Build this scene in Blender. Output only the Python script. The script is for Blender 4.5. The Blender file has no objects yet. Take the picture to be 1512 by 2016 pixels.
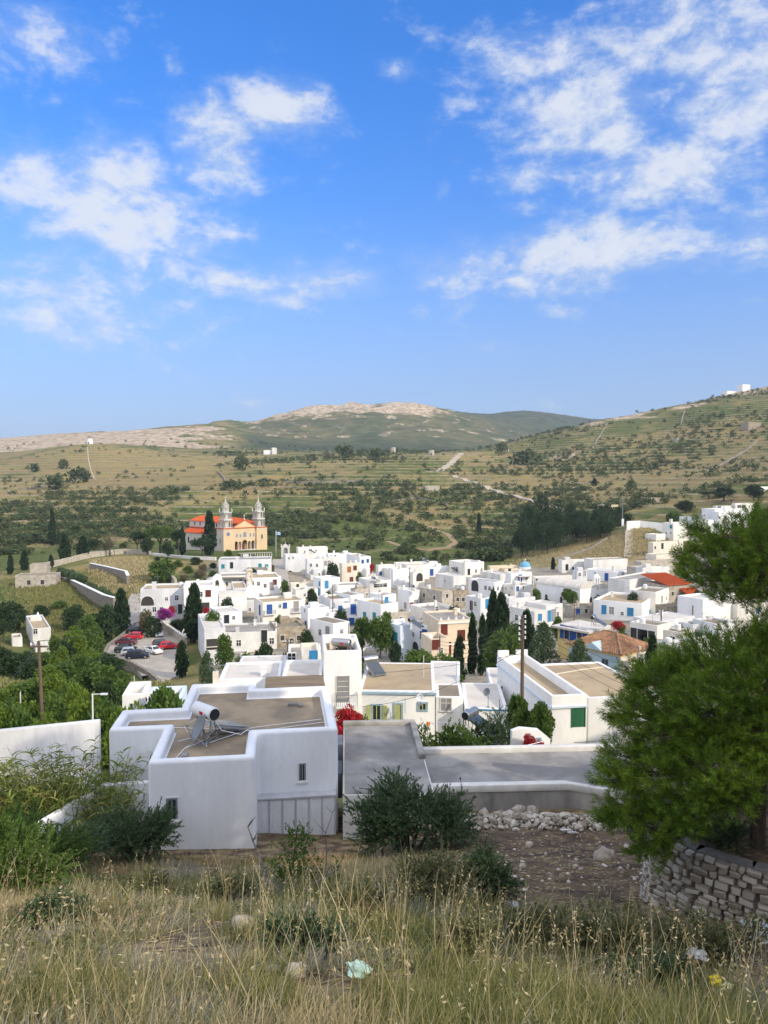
import bpy, bmesh, math, random
import numpy as np
from mathutils import Vector, Matrix
R = math.radians
rng = np.random.default_rng(7)
random.seed(7)
C = bpy.context.scene.collection
S = bpy.context.scene

# ------------------------------------------------------------------ camera, sun, sky, exposure
F = 1456.0                       # focal length in pixels of the 1512 x 2016 photograph
PITCH = R(2.3)
cam_d = bpy.data.cameras.new('camera'); cam = bpy.data.objects.new('camera', cam_d); C.objects.link(cam)
cam_d.sensor_fit = 'VERTICAL'; cam_d.sensor_height = 36.0; cam_d.lens = 36.0 * F / 2016.0
cam_d.clip_start = 0.05; cam_d.clip_end = 20000
cam.location = (0, 0, 0); cam.rotation_euler = (R(90) - PITCH, 0, 0)
S.camera = cam
SUN_AZ, SUN_EL = R(52), R(29)    # azimuth measured from straight behind the camera towards the right
SUN = Vector((math.sin(SUN_AZ) * math.cos(SUN_EL), -math.cos(SUN_AZ) * math.cos(SUN_EL), math.sin(SUN_EL)))
sd = bpy.data.lights.new('sun', 'SUN'); sd.energy = 2.75; sd.angle = R(0.5); sd.color = (1.0, 0.88, 0.70)
so = bpy.data.objects.new('sun', sd); C.objects.link(so)
so.rotation_euler = (-SUN).to_track_quat('-Z', 'Y').to_euler(); so.location = SUN * 300
S.view_settings.view_transform = 'Standard'; S.view_settings.look = 'None'
S.view_settings.exposure = 0.38; S.view_settings.gamma = 1.0; S.view_settings.use_curve_mapping = False
S.cycles.max_bounces = 6; S.cycles.diffuse_bounces = 3; S.cycles.glossy_bounces = 2
S.cycles.transparent_max_bounces = 8; S.cycles.volume_bounces = 0
S.cycles.use_denoising = True

class NT:
    """tiny helper for building node trees"""
    def __init__(s, tree): s.t = tree; s.n = tree.nodes; s.l = tree.links
    def new(s, kind, **kw):
        n = s.n.new(kind)
        for k, v in kw.items(): setattr(n, k, v)
        return n
    def put(s, sock, v):
        if isinstance(v, bpy.types.NodeSocket): s.l.new(v, sock)
        elif v is not None: sock.default_value = v
    def m(s, op, a, b=None, c=None, clamp=False):
        n = s.new('ShaderNodeMath', operation=op, use_clamp=clamp)
        s.put(n.inputs[0], a); s.put(n.inputs[1], b); s.put(n.inputs[2], c)
        return n.outputs[0]
    def ss(s, x, lo, hi, a=0.0, b=1.0):
        n = s.new('ShaderNodeMapRange', interpolation_type='SMOOTHSTEP')
        s.put(n.inputs[0], x); s.put(n.inputs[1], lo); s.put(n.inputs[2], hi); s.put(n.inputs[3], a); s.put(n.inputs[4], b)
        return n.outputs[0]
    def mix(s, f, a, b, blend='MIX'):
        n = s.new('ShaderNodeMix', data_type='RGBA', blend_type=blend)
        s.put(n.inputs[0], f)
        for k, v in ((6, a), (7, b)):
            if isinstance(v, tuple) and len(v) == 3: v = (*v, 1)
            s.put(n.inputs[k], v)
        return n.outputs[2]
    def noise(s, vec, scale, detail=3, rough=0.55, dist=0.0):
        n = s.new('ShaderNodeTexNoise'); s.put(n.inputs['Vector'], vec)
        n.inputs['Scale'].default_value = scale; n.inputs['Detail'].default_value = detail
        n.inputs['Roughness'].default_value = rough; n.inputs['Distortion'].default_value = dist
        return n.outputs[0]
    def scaled(s, vec, sc):
        n = s.new('ShaderNodeVectorMath', operation='MULTIPLY'); s.put(n.inputs[0], vec); n.inputs[1].default_value = sc
        return n.outputs[0]
    def ramp(s, f, stops):
        n = s.new('ShaderNodeValToRGB'); s.put(n.inputs[0], f); e = n.color_ramp.elements
        while len(e) < len(stops): e.new(0.5)
        for k, (p, c) in enumerate(stops): e[k].position = p; e[k].color = (*c, 1)
        return n.outputs[0]

def build_world():
    w = bpy.data.worlds.new('World'); S.world = w; w.use_nodes = True
    t = NT(w.node_tree); t.n.clear()
    sky = t.new('ShaderNodeTexSky', sky_type='NISHITA'); sky.sun_disc = False
    sky.sun_elevation = SUN_EL; sky.sun_rotation = math.atan2(SUN.x, SUN.y)
    sky.air_density = 1.0; sky.dust_density = 0.4; sky.ozone_density = 2.5; sky.altitude = 250
    gen = t.new('ShaderNodeTexCoord').outputs['Generated']
    sep = t.new('ShaderNodeSeparateXYZ'); t.put(sep.inputs[0], gen)
    x, y, z = sep.outputs
    az = t.m('ARCTAN2', x, y); el = t.m('ARCSINE', z)
    # deepen the blue towards the zenith
    hsv = t.new('ShaderNodeHueSaturation'); t.put(hsv.inputs['Color'], sky.outputs[0])
    hsv.inputs['Saturation'].default_value = 1.1; hsv.inputs['Value'].default_value = 1.0
    hi = t.ss(el, R(2), R(36))
    tint = t.mix(hi, (0.74, 0.82, 1.06), (0.28, 0.86, 1.45))
    blue = t.mix(1.0, hsv.outputs[0], tint, 'MULTIPLY')
    blue = t.mix(t.ss(el, R(-2), R(22), 0.88, 0.0), blue, (1.62, 2.25, 3.45))
    # clouds: where they lie in the sky (azimuth, elevation), broken up by noise on a cloud layer
    blobs = [(70,60,120,50,.75),(0,180,30,70,.4),(235,345,120,75,1.0),(425,290,95,85,1.0),(80,330,150,70,.7),(250,455,220,90,.85),
             (120,555,190,90,.75),(550,215,105,60,.95),(430,545,55,28,.8),(630,550,170,40,.9),(780,140,70,20,.65),(900,205,38,16,.6),
             (870,380,20,32,.6),(1045,110,110,42,.82),(1400,60,170,110,.95),(1430,190,130,90,.8),(1170,225,150,75,1.0),(1310,330,190,65,.85),
             (1060,350,110,30,.65),(1060,410,150,20,.5),(1150,505,320,60,.85),(1490,440,60,60,.7),(865,530,90,45,.8),(930,685,60,14,.42),(1090,612,36,16,.45)]
    cov = None
    for (px, py, sx, sy, wt) in blobs:
        dx, dz = (px - 756) / F, -(py - 1008) / F
        c, s_ = math.cos(PITCH), math.sin(PITCH)
        yy, zz = c + s_ * dz, -s_ + c * dz
        a0 = math.atan2(dx, yy); e0 = math.atan2(zz, math.hypot(dx, yy))
        u = t.m('MULTIPLY', t.m('SUBTRACT', az, a0), F / (sx * 1.25)); v = t.m('MULTIPLY', t.m('SUBTRACT', el, e0), F / (sy * 1.25))
        d2 = t.m('ADD', t.m('MULTIPLY', u, u), t.m('MULTIPLY', v, v))
        g = t.m('MULTIPLY', t.m('EXPONENT', t.m('MULTIPLY', d2, -1.0)), wt)
        cov = g if cov is None else t.m('MAXIMUM', cov, g)
    vec = t.scaled(gen, (1.0, 1.0, 1.75))
    n1 = t.noise(vec, 8.0, 9, 0.62, 0.25)
    n2 = t.noise(vec, 24.0, 8, 0.66, 0.2)
    nn = t.m('ADD', t.m('MULTIPLY', n1, 0.62), t.m('MULTIPLY', n2, 0.38))
    q = t.m('ADD', t.m('SUBTRACT', t.m('ADD', t.m('MULTIPLY', t.m('SUBTRACT', nn, 0.5), 1.55), 0.5), 0.665), t.m('MULTIPLY', cov, 0.40))
    # added to lift the fill light: unseen bright cloud deck overhead and behind the viewpoint
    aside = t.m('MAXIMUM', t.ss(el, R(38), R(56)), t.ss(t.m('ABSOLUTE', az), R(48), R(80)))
    fill_deck = t.m('MULTIPLY', t.m('MULTIPLY', t.ss(nn, 0.36, 0.56), 0.92), t.m('MULTIPLY', aside, t.ss(el, R(4), R(14))))
    veil = t.m('MULTIPLY', t.ss(t.m('ADD', cov, t.m('MULTIPLY', t.m('SUBTRACT', nn, 0.5), 2.6)), 0.18, 1.15), 0.62)
    dens = t.m('MAXIMUM', t.m('MAXIMUM', t.m('MULTIPLY', t.ss(q, -0.07, 0.30), 0.95), veil), fill_deck)
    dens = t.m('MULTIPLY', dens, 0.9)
    n3 = t.noise(vec, 12.0, 5, 0.6, 0.2)
    shade = t.ss(t.m('ADD', t.m('MULTIPLY', q, 1.4), t.m('MULTIPLY', n3, 0.8)), 0.42, 0.78)
    ccol = t.mix(shade, (3.0, 3.55, 4.4), (4.3, 4.45, 4.7))
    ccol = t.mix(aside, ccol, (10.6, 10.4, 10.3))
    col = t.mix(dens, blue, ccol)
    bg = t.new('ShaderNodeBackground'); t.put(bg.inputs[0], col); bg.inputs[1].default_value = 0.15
    out = t.new('ShaderNodeOutputWorld'); t.l.new(bg.outputs[0], out.inputs[0])
build_world()

# ------------------------------------------------------------------ helpers
def ray(px, py):
    dx, dz = (px - 756) / F, -(py - 1008) / F
    c, s_ = math.cos(PITCH), math.sin(PITCH)
    return Vector((dx, c + s_ * dz, -s_ + c * dz))
def P(px, py, Y):
    d = ray(px, py); return d * (Y / d.y)
def PX(px, Y, z=-25.0):
    """x of image column px at depth Y"""
    return (px - 756) / F * (Y * math.cos(PITCH) - z * math.sin(PITCH))
def onplane(px, py, z):
    d = ray(px, py); return d * (z / d.z)

def tag(o, label=None, cat=None, group=None, kind=None):
    if label: o['label'] = label
    if cat: o['category'] = cat
    if group: o['group'] = group
    if kind: o['kind'] = kind
    return o
def thing(name, label, cat, loc=(0, 0, 0), rz=0.0, group=None):
    o = bpy.data.objects.new(name, None); C.objects.link(o); o.location = loc; o.rotation_euler = (0, 0, rz)
    o.empty_display_size = 0.2
    return tag(o, label, cat, group)
def link_mesh(name, me, parent=None, mats=None):
    o = bpy.data.objects.new(name, me); C.objects.link(o)
    if parent is not None: o.parent = parent
    if mats is not None:
        for m in (mats if isinstance(mats, (list, tuple)) else [mats]): me.materials.append(m)
    return o
def dup(root, loc=None, rz=None, scale=None, label=None, group=None):
    r = root.copy(); C.objects.link(r)
    if loc is not None: r.location = loc
    if rz is not None: r.rotation_euler = (0, 0, rz)
    if scale is not None: r.scale = scale
    if label: r['label'] = label
    if group: r['group'] = group
    for ch in list(root.children):
        c = ch.copy(); C.objects.link(c); c.parent = r
        for g in list(ch.children):
            d = g.copy(); C.objects.link(d); d.parent = c
    return r

class MB:
    """collects shapes into one mesh"""
    def __init__(s): s.v = []; s.f = []; s.mi = []; s.M = None
    def at(s, M): s.M = M; return s
    def add(s, vs, fs, mi=0):
        k = len(s.v)
        s.v += [tuple(s.M @ Vector(p)) if s.M is not None else tuple(p) for p in vs]
        s.f += [tuple(i + k for i in f) for f in fs]; s.mi += [mi] * len(fs)
        return s
    def box(s, lo, hi, mi=0):
        x0, y0, z0 = lo; x1, y1, z1 = hi
        return s.add([(x0,y0,z0),(x1,y0,z0),(x1,y1,z0),(x0,y1,z0),(x0,y0,z1),(x1,y0,z1),(x1,y1,z1),(x0,y1,z1)],
              [(0,3,2,1),(4,5,6,7),(0,1,5,4),(1,2,6,5),(2,3,7,6),(3,0,4,7)], mi)
    def hexa(s, b, t, mi=0):
        n = len(b)
        return s.add(list(b) + list(t), [tuple(range(n - 1, -1, -1)), tuple(range(n, 2 * n))] + [(k, (k + 1) % n, n + (k + 1) % n, n + k) for k in range(n)], mi)
    def prism(s, poly, z0, z1, mi=0):
        return s.hexa([(x, y, z0) for x, y in poly], [(x, y, z1) for x, y in poly], mi)
    def extrude(s, poly, axis, a0, a1, mi=0):
        """poly in the plane across axis: 'x' -> (y,z), 'y' -> (x,z)"""
        if axis == 'x': b = [(a0, u, w) for u, w in poly]; t = [(a1, u, w) for u, w in poly]
        else: b = [(u, a1, w) for u, w in poly]; t = [(u, a0, w) for u, w in poly]
        return s.hexa(b, t, mi)
    def tube(s, pts, r, n=6, mi=0, cap=True):
        pts = [Vector(p) for p in pts]; rs = r if isinstance(r, (list, tuple)) else [r] * len(pts)
        vs, fs = [], []
        ref = Vector((0.0, 0.0, 1.0))
        for k, p in enumerate(pts):
            d = (pts[min(k + 1, len(pts) - 1)] - pts[max(k - 1, 0)])
            if d.length < 1e-9: d = Vector((0, 0, 1))
            d.normalize(); a = d.cross(ref)
            if a.length < 0.15: a = d.cross(Vector((1, 0, 0)))
            a.normalize(); b = d.cross(a)
            vs += [p + (a * math.cos(2 * math.pi * j / n) + b * math.sin(2 * math.pi * j / n)) * rs[k] for j in range(n)]
        for k in range(len(pts) - 1):
            fs += [(k * n + j, k * n + (j + 1) % n, (k + 1) * n + (j + 1) % n, (k + 1) * n + j) for j in range(n)]
        if cap: fs += [tuple(range(n - 1, -1, -1)), tuple((len(pts) - 1) * n + j for j in range(n))]
        return s.add(vs, fs, mi)
    def lathe(s, prof, n=12, c=(0, 0, 0), mi=0, sx=1.0, sy=1.0):
        vs, fs = [], []
        for (r_, z_) in prof:
            vs += [(c[0] + sx * r_ * math.cos(2 * math.pi * j / n), c[1] + sy * r_ * math.sin(2 * math.pi * j / n), c[2] + z_) for j in range(n)]
        for k in range(len(prof) - 1):
            fs += [(k * n + j, k * n + (j + 1) % n, (k + 1) * n + (j + 1) % n, (k + 1) * n + j) for j in range(n)]
        fs += [tuple(range(n - 1, -1, -1)), tuple((len(prof) - 1) * n + j for j in range(n))]
        return s.add(vs, fs, mi)
    def rock(s, c, r, seed, mi=0, flat=0.7, sub=1):
        bm = bmesh.new(); bmesh.ops.create_icosphere(bm, subdivisions=sub, radius=1.0)
        rr = random.Random(seed); rot = Matrix.Rotation(rr.random() * 6.28, 3, 'Z') @ Matrix.Rotation(rr.uniform(-.4, .4), 3, 'X')
        sc = Vector((rr.uniform(.75, 1.25), rr.uniform(.65, 1.1), flat * rr.uniform(.8, 1.2)))
        vs = []
        for v in bm.verts:
            p = v.co * rr.uniform(.78, 1.12); p = Vector((p.x * sc.x, p.y * sc.y, p.z * sc.z)) * r
            vs.append(Vector(c) + rot @ p)
        fs = [tuple(v.index for v in f.verts) for f in bm.faces]; bm.free()
        return s.add(vs, fs, mi)
    def build(s, name, mats, parent=None, bevel=0.0, seg=2, smooth=False, angle=40):
        me = bpy.data.meshes.new(name); me.from_pydata(s.v, [], s.f)
        if any(s.mi): me.polygons.foreach_set('material_index', s.mi)
        bm = bmesh.new(); bm.from_mesh(me)
        bmesh.ops.recalc_face_normals(bm, faces=bm.faces)
        if bevel > 0:
            es = [e for e in bm.edges if len(e.link_faces) == 2 and e.calc_face_angle(0) > R(30)]
            bmesh.ops.bevel(bm, geom=es, offset=bevel, segments=seg, affect='EDGES', profile=0.5, clamp_overlap=True)
        bm.to_mesh(me); bm.free()
        if smooth or bevel > 0:
            me.polygons.foreach_set('use_smooth', [True] * len(me.polygons)); me.set_sharp_from_angle(angle=R(angle))
        return link_mesh(name, me, parent, mats)

def np_mesh(name, verts, faces, mats, parent=None, mi=None, smooth=False):
    """verts (N,3); faces (M,k) of one size k"""
    me = bpy.data.meshes.new(name); verts = np.asarray(verts, np.float32); faces = np.asarray(faces, np.int32)
    n, k = faces.shape
    me.vertices.add(len(verts)); me.vertices.foreach_set('co', verts.ravel())
    me.loops.add(n * k); me.loops.foreach_set('vertex_index', faces.ravel())
    me.polygons.add(n); me.polygons.foreach_set('loop_start', np.arange(0, n * k, k, dtype=np.int32))
    me.polygons.foreach_set('loop_total', np.full(n, k, np.int32))
    if mi is not None: me.polygons.foreach_set('material_index', np.asarray(mi, np.int32))
    if smooth: me.polygons.foreach_set('use_smooth', np.ones(n, bool))
    me.update(calc_edges=True)
    return link_mesh(name, me, parent, mats)

def unit(a): return a / np.maximum(np.linalg.norm(a, axis=-1, keepdims=True), 1e-9)
def leaves(pos, dirs, L, W, rng_=rng):
    """diamond leaves: returns verts, faces"""
    n = len(pos); dirs = unit(dirs)
    side = unit(np.cross(dirs, unit(rng_.normal(size=(n, 3))))); L = np.broadcast_to(L, n)[:, None]; W = np.broadcast_to(W, n)[:, None]
    mid = pos + dirs * L * 0.45
    v = np.stack([pos, mid + side * W / 2, pos + dirs * L, mid - side * W / 2], 1).reshape(-1, 3)
    return v, np.arange(4 * n).reshape(n, 4)
def blades(base, dirs, bend, L, W, seg=3):
    """curved tapering strips: returns verts, quads"""
    n = len(base); L = np.broadcast_to(L, n)[:, None]; W = np.broadcast_to(W, n)[:, None]
    dirs = unit(dirs); side = unit(np.cross(dirs, unit(rng.normal(size=(n, 3)))))
    rows = []
    for k in range(seg + 1):
        t = k / seg
        c = base + dirs * L * t + bend * (L * t * t)
        w = W * (1 - t) ** 0.7 * 0.5 + W * 0.06
        rows += [c - side * w, c + side * w]
    v = np.stack(rows, 1).reshape(-1, 3); m = 2 * (seg + 1)
    q = np.concatenate([[[2 * k, 2 * k + 1, 2 * k + 3, 2 * k + 2]] for k in range(seg)])
    f = (np.arange(n)[:, None, None] * m + q[None]).reshape(-1, 4)
    return v, f

# value noise for the ground
_perm = np.random.default_rng(3).random((256, 256))
def vnoise(x, y):
    xi = np.floor(x).astype(int); yi = np.floor(y).astype(int); fx = x - xi; fy = y - yi
    fx = fx * fx * (3 - 2 * fx); fy = fy * fy * (3 - 2 * fy)
    g = lambda i, j: _perm[i & 255, j & 255]
    return (g(xi, yi) * (1 - fx) + g(xi + 1, yi) * fx) * (1 - fy) + (g(xi, yi + 1) * (1 - fx) + g(xi + 1, yi + 1) * fx) * fy
def fbm(x, y, o=4):
    s_ = 0; a = 0.5
    for k in range(o): s_ = s_ + a * (vnoise(x, y) - 0.5); x = x * 2.03 + 17.3; y = y * 2.03 + 5.1; a *= 0.5
    return s_

# ------------------------------------------------------------------ materials
MATS = {}
def mat(name, col, rough=0.85, var=0.12, scale=2.0, bump=0.0, spec=0.25, col2=None, metal=0.0, stretch=(1, 1, 1), detail=4, edge=(0.35, 0.7)):
    if name in MATS: return MATS[name]
    m = bpy.data.materials.new(name); m.use_nodes = True; t = NT(m.node_tree)
    b = t.n['Principled BSDF']; b.inputs['Roughness'].default_value = rough; b.inputs['Metallic'].default_value = metal
    b.inputs['Specular IOR Level'].default_value = spec
    geo = t.new('ShaderNodeNewGeometry').outputs['Position']; v = t.scaled(geo, stretch)
    n = t.noise(v, scale, detail, 0.6)
    lo = tuple(min(1, c * (1 - var)) for c in col); hi = tuple(min(1, c * (1 + var * 0.6)) for c in (col if col2 is None else col2))
    if col2 is not None: lo = col; hi = col2
    c1 = t.mix(t.ss(n, *edge), lo, hi)
    n2 = t.noise(v, scale * 9, 3, 0.6)
    c1 = t.mix(t.ss(n2, 0.3, 0.75, 0, 0.35), c1, tuple(c * (1 - 1.4 * var) if var < .5 else c * .4 for c in lo))
    t.put(b.inputs['Base Color'], c1)
    if bump:
        bp = t.new('ShaderNodeBump'); bp.inputs['Strength'].default_value = 0.6; bp.inputs['Distance'].default_value = bump
        t.put(bp.inputs['Height'], t.noise(v, scale * 5, 5, 0.65)); t.put(b.inputs['Normal'], bp.outputs[0])
    MATS[name] = m; return m
def leafmat(name, stops, trans=0.3, rough=0.6, patch=0.0, pscale=0.6):
    """leaf colours differ from leaf to leaf (and patch to patch)"""
    if name in MATS: return MATS[name]
    m = bpy.data.materials.new(name); m.use_nodes = True; t = NT(m.node_tree); t.n.clear()
    g = t.new('ShaderNodeNewGeometry'); rnd = g.outputs['Random Per Island']
    if patch:
        nz = t.ss(t.noise(g.outputs['Position'], pscale, 4, 0.6), 0.3, 0.7)
        rnd = t.m('ADD', t.m('MULTIPLY', rnd, 1 - patch), t.m('MULTIPLY', nz, patch))
    n = len(stops); col = t.ramp(rnd, [(k / max(1, n - 1), c) for k, c in enumerate(stops)])
    b = t.new('ShaderNodeBsdfPrincipled'); b.inputs['Roughness'].default_value = rough; b.inputs['Specular IOR Level'].default_value = 0.25
    t.put(b.inputs['Base Color'], col)
    tr = t.new('ShaderNodeBsdfTranslucent'); t.put(tr.inputs[0], t.mix(0.5, col, (0.20, 0.26, 0.03)))
    mx = t.new('ShaderNodeMixShader'); mx.inputs[0].default_value = trans
    t.l.new(b.outputs[0], mx.inputs[1]); t.l.new(tr.outputs[0], mx.inputs[2])
    o = t.new('ShaderNodeOutputMaterial'); t.l.new(mx.outputs[0], o.inputs[0])
    MATS[name] = m; return m
WHITE = mat('whitewash', (0.80, 0.79, 0.76), var=0.07, scale=0.5, stretch=(1, 1, .35), bump=0.01)
WHITE_OLD = mat('old_whitewash', (0.70, 0.68, 0.63), var=0.16, scale=0.45, stretch=(1, 1, .3), bump=0.015)
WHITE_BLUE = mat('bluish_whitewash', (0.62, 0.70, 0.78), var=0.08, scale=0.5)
CREAM = mat('cream_plaster', (0.70, 0.58, 0.42), var=0.1, scale=0.6)
CREAM_PALE = mat('pale_cream_plaster', (0.72, 0.65, 0.53), var=0.1, scale=0.6)
YELLOW = mat('yellow_plaster', (0.74, 0.56, 0.24), var=0.08, scale=0.5)
AQUA_WALL = mat('grey_blue_plaster', (0.42, 0.54, 0.58), var=0.1, scale=0.6)
STONE = mat('rubble_stone', (0.40, 0.34, 0.25), col2=(0.20, 0.17, 0.12), var=0.25, scale=1.3, bump=0.08)
STONE_LIGHT = mat('pale_stone', (0.50, 0.45, 0.37), col2=(0.30, 0.26, 0.20), var=0.2, scale=1.2, bump=0.06)
ROOF_GREY = mat('grey_roof_screed', (0.34, 0.31, 0.27), col2=(0.23, 0.21, 0.185), var=0.2, scale=0.4, bump=0.01)
ROOF_TAN = mat('tan_roof_screed', (0.44, 0.34, 0.21), col2=(0.34, 0.26, 0.165), var=0.18, scale=0.45, bump=0.01)
ROOF_BROWN = mat('brown_roof_screed', (0.27, 0.225, 0.16), col2=(0.21, 0.175, 0.13), var=0.2, scale=0.5, bump=0.01)
ROOF_WHITE = mat('pale_roof_screed', (0.62, 0.58, 0.51), col2=(0.52, 0.48, 0.42), var=0.12, scale=0.5)
CONCRETE = mat('grey_concrete', (0.33, 0.315, 0.29), col2=(0.20, 0.19, 0.175), var=0.25, scale=0.55, bump=0.01, detail=7, edge=(.38,.62))
CONCRETE_STAIN = mat('stained_concrete', (0.40, 0.38, 0.34), col2=(0.17, 0.165, 0.15), var=0.25, scale=0.9, stretch=(1, 1, .3))
BLUE = mat('blue_paint', (0.030, 0.10, 0.34), rough=0.5, var=0.1); SKYBLUE = mat('light_blue_paint', (0.05, 0.25, 0.46), rough=0.5, var=0.1)
TEAL = mat('teal_paint', (0.03, 0.26, 0.30), rough=0.5); GREEN = mat('green_paint', (0.035, 0.15, 0.075), rough=0.5, var=0.2, scale=6, stretch=(1, 1, .1))
RED_BROWN = mat('red_brown_paint', (0.15, 0.035, 0.025), rough=0.5); ORANGE_WOOD = mat('orange_wood', (0.42, 0.14, 0.035), rough=0.5)
DARK = mat('dark_glass', (0.025, 0.03, 0.035), rough=0.15, spec=0.5, var=0.1); GREYWOOD = mat('grey_wood', (0.28, 0.27, 0.27), rough=0.7)
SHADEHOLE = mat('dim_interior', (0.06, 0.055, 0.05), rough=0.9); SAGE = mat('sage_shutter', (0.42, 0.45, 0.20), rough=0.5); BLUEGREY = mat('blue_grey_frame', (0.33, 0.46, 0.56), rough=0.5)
TERRACOTTA = mat('terracotta_tile', (0.55, 0.115, 0.035), col2=(0.42, 0.085, 0.03), var=0.15, scale=2.0)
TILE_OLD = mat('old_clay_tile', (0.40, 0.22, 0.12), col2=(0.22, 0.13, 0.08), var=0.3, scale=1.6, bump=0.05, edge=(.4, .6))
STEEL = mat('galvanised_steel', (0.42, 0.43, 0.44), rough=0.35, metal=0.8); GREYMETAL = mat('grey_painted_metal', (0.22, 0.24, 0.25), rough=0.5)
BLACK = mat('black_rubber', (0.02, 0.02, 0.02), rough=0.6); WHITE_PLASTIC = mat('white_plastic', (0.75, 0.75, 0.74), rough=0.35, var=0.03)
POLE_WOOD = mat('weathered_pole_wood', (0.17, 0.12, 0.085), col2=(0.10, 0.075, 0.06), var=0.2, scale=3, stretch=(1, 1, .15))
BARK = mat('bark', (0.11, 0.085, 0.065), col2=(0.06, 0.048, 0.04), var=0.3, scale=6, stretch=(1, 1, .3), bump=0.02)
COLLECTOR = mat('collector_glass', (0.06, 0.075, 0.09), rough=0.12, spec=0.6, var=0.1)
# ------------------------------------------------------------------ terrain: one height field through surveyed points
CTRL = []                                   # (x, y, z)
def ctl(Y, *pairs):
    for px, py in pairs: CTRL.append(tuple(P(px, py, Y)))
CTRL += [(0,0,-1.62),(-8,0,-1.3),(8,0,-1.3),(0,3,-2.8),(0,6,-4.1),(-6,6,-4.2),(6,6,-4.15),(5,9,-5.95),(2.2,8,-5.35),(8,8,-4.9),(0,9.5,-5.75),(0,12,-6.95),(-7,12,-7.0),(4.5,12,-7.05),(0,18,-9.6),
         (-8,18,-9.8),(6,18,-9.4),(12,16,-7.6),(-5,23.5,-12.0),(0,23.5,-11.9),(7,23.5,-11.4),(14,24,-10.6),(0,25.2,-12.4),(3,26.8,-12.25),(7,26.6,-12.1),(11,25.5,-11.6),(2,31,-13.8),(9,31,-13.4),
         (-6,30,-13.5),(-14,26,-13.2),(-20,36,-16),(-12,40,-17.5),(0,42,-18.2),(15,45,-18.2),(28,45,-15),(0,60,-21.2),(22,60,-20.6),(-20,60,-22),
         (0,-10,2.5),(0,-25,9),(-20,-10,2),(-15,5,-3.6),(-30,10,-6),(18,4,1.5),(16,-6,6),(26,10,3),(40,0,13),(40,30,-2),(-40,0,0),(-34,30,-14),(46,55,-12),(30,-25,18),(-30,-30,8)]
ctl(80,(-250,1325),(0,1370),(400,1385),(800,1385),(1200,1370),(1500,1352),(1750,1325))
ctl(100,(-250,1300),(0,1345),(250,1352),(500,1342),(800,1335),(1200,1325),(1500,1308),(1750,1285))
ctl(125,(-200,1280),(0,1325),(180,1345),(330,1338),(500,1300),(800,1295),(1200,1285),(1500,1268))
ctl(150,(-200,1240),(0,1280),(190,1290),(280,1276),(360,1272),(500,1255),(800,1252),(1200,1240),(1500,1225),(1750,1205))
ctl(180,(-200,1200),(0,1232),(140,1236),(280,1218),(500,1214),(800,1212),(1200,1200),(1500,1183))
ctl(220,(-200,1140),(0,1170),(250,1166),(500,1168),(800,1168),(1200,1153),(1500,1120),(1750,1090))
ctl(270,(-250,1110),(0,1134),(200,1110),(300,1108),(450,1112),(600,1125),(800,1128),(1050,1118),(1200,1106),(1260,1096),(1330,1094),(1500,1060),(1750,1000))
ctl(320,(-250,1080),(0,1103),(250,1088),(430,1086),(550,1086),(800,1113),(1000,1103),(1200,1062),(1240,1044),(1290,1042),(1330,1054),(1420,1050),(1512,1025),(1750,960))
ctl(370,(-250,1050),(0,1075),(300,1078),(440,1076),(560,1078),(800,1088),(1000,1082),(1200,1040),(1400,1016),(1512,995))
ctl(450,(-250,1010),(0,1030),(300,1033),(600,1030),(800,1035),(1000,1035),(1200,1003),(1400,966),(1512,945),(1750,905))
ctl(550,(-250,975),(0,990),(300,988),(600,982),(800,975),(1000,980),(1200,960),(1400,928),(1512,905))
ctl(680,(-250,950),(0,955),(300,945),(600,938),(800,930),(900,938),(1000,935),(1200,922),(1400,893),(1512,868),(1750,820))
ctl(850,(-250,925),(0,925),(200,905),(400,912),(600,903),(800,898),(930,893),(1000,900),(1100,878),(1250,850),(1400,812),(1512,790))
ctl(1000,(-250,905),(0,903),(177,874),(400,893),(600,891),(800,890),(930,888),(1050,858),(1180,828),(1300,806),(1420,778),(1512,760),(1750,720))
ctl(1250,(-250,890),(0,888),(200,876),(400,884),(600,891),(800,891),(950,890),(1100,872),(1250,855),(1400,833),(1512,815),(1750,780))
ctl(1700,(-250,872),(0,862),(100,857),(200,852),(350,844),(450,840),(520,858),(600,868),(800,866),(950,878),(1100,880),(1250,872),(1512,860))
ctl(2300,(-250,892),(0,888),(200,880),(350,850),(480,832),(560,813),(620,805),(680,800),(740,797),(770,793),(810,791),(840,796),(870,806),(910,818),(945,827),(1000,845),(1100,862),(1250,868),(1512,868))
ctl(3300,(-250,915),(0,905),(400,885),(700,855),(900,840),(960,823),(1000,815),(1040,813),(1080,816),(1120,823),(1180,829),(1300,850),(1512,870))
ctl(4500,(-600,925),(0,920),(700,905),(1040,890),(1512,900),(2100,915))
_ct = np.array(CTRL)
def _feat(x, y):
    y2 = np.maximum(y, -45) + 55.0
    return np.stack([1.7 * x / y2, np.log(y2)], -1)
_fp = _feat(_ct[:, 0], _ct[:, 1]); _q = _ct[:, 2] / (np.maximum(_ct[:, 1], -45) + 55.0)
_K = lambda A, B: np.sqrt(((A[:, None] - B[None]) ** 2).sum(-1) + 0.0016)
_n = len(_ct); _A = np.zeros((_n + 3, _n + 3)); _A[:_n, :_n] = _K(_fp, _fp) - 1e-4 * np.eye(_n) * 0
_A[:_n, _n] = 1; _A[:_n, _n + 1:] = _fp; _A[_n, :_n] = 1; _A[_n + 1:, :_n] = _fp.T
_w = np.linalg.solve(_A, np.concatenate([_q, np.zeros(3)]))
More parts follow.
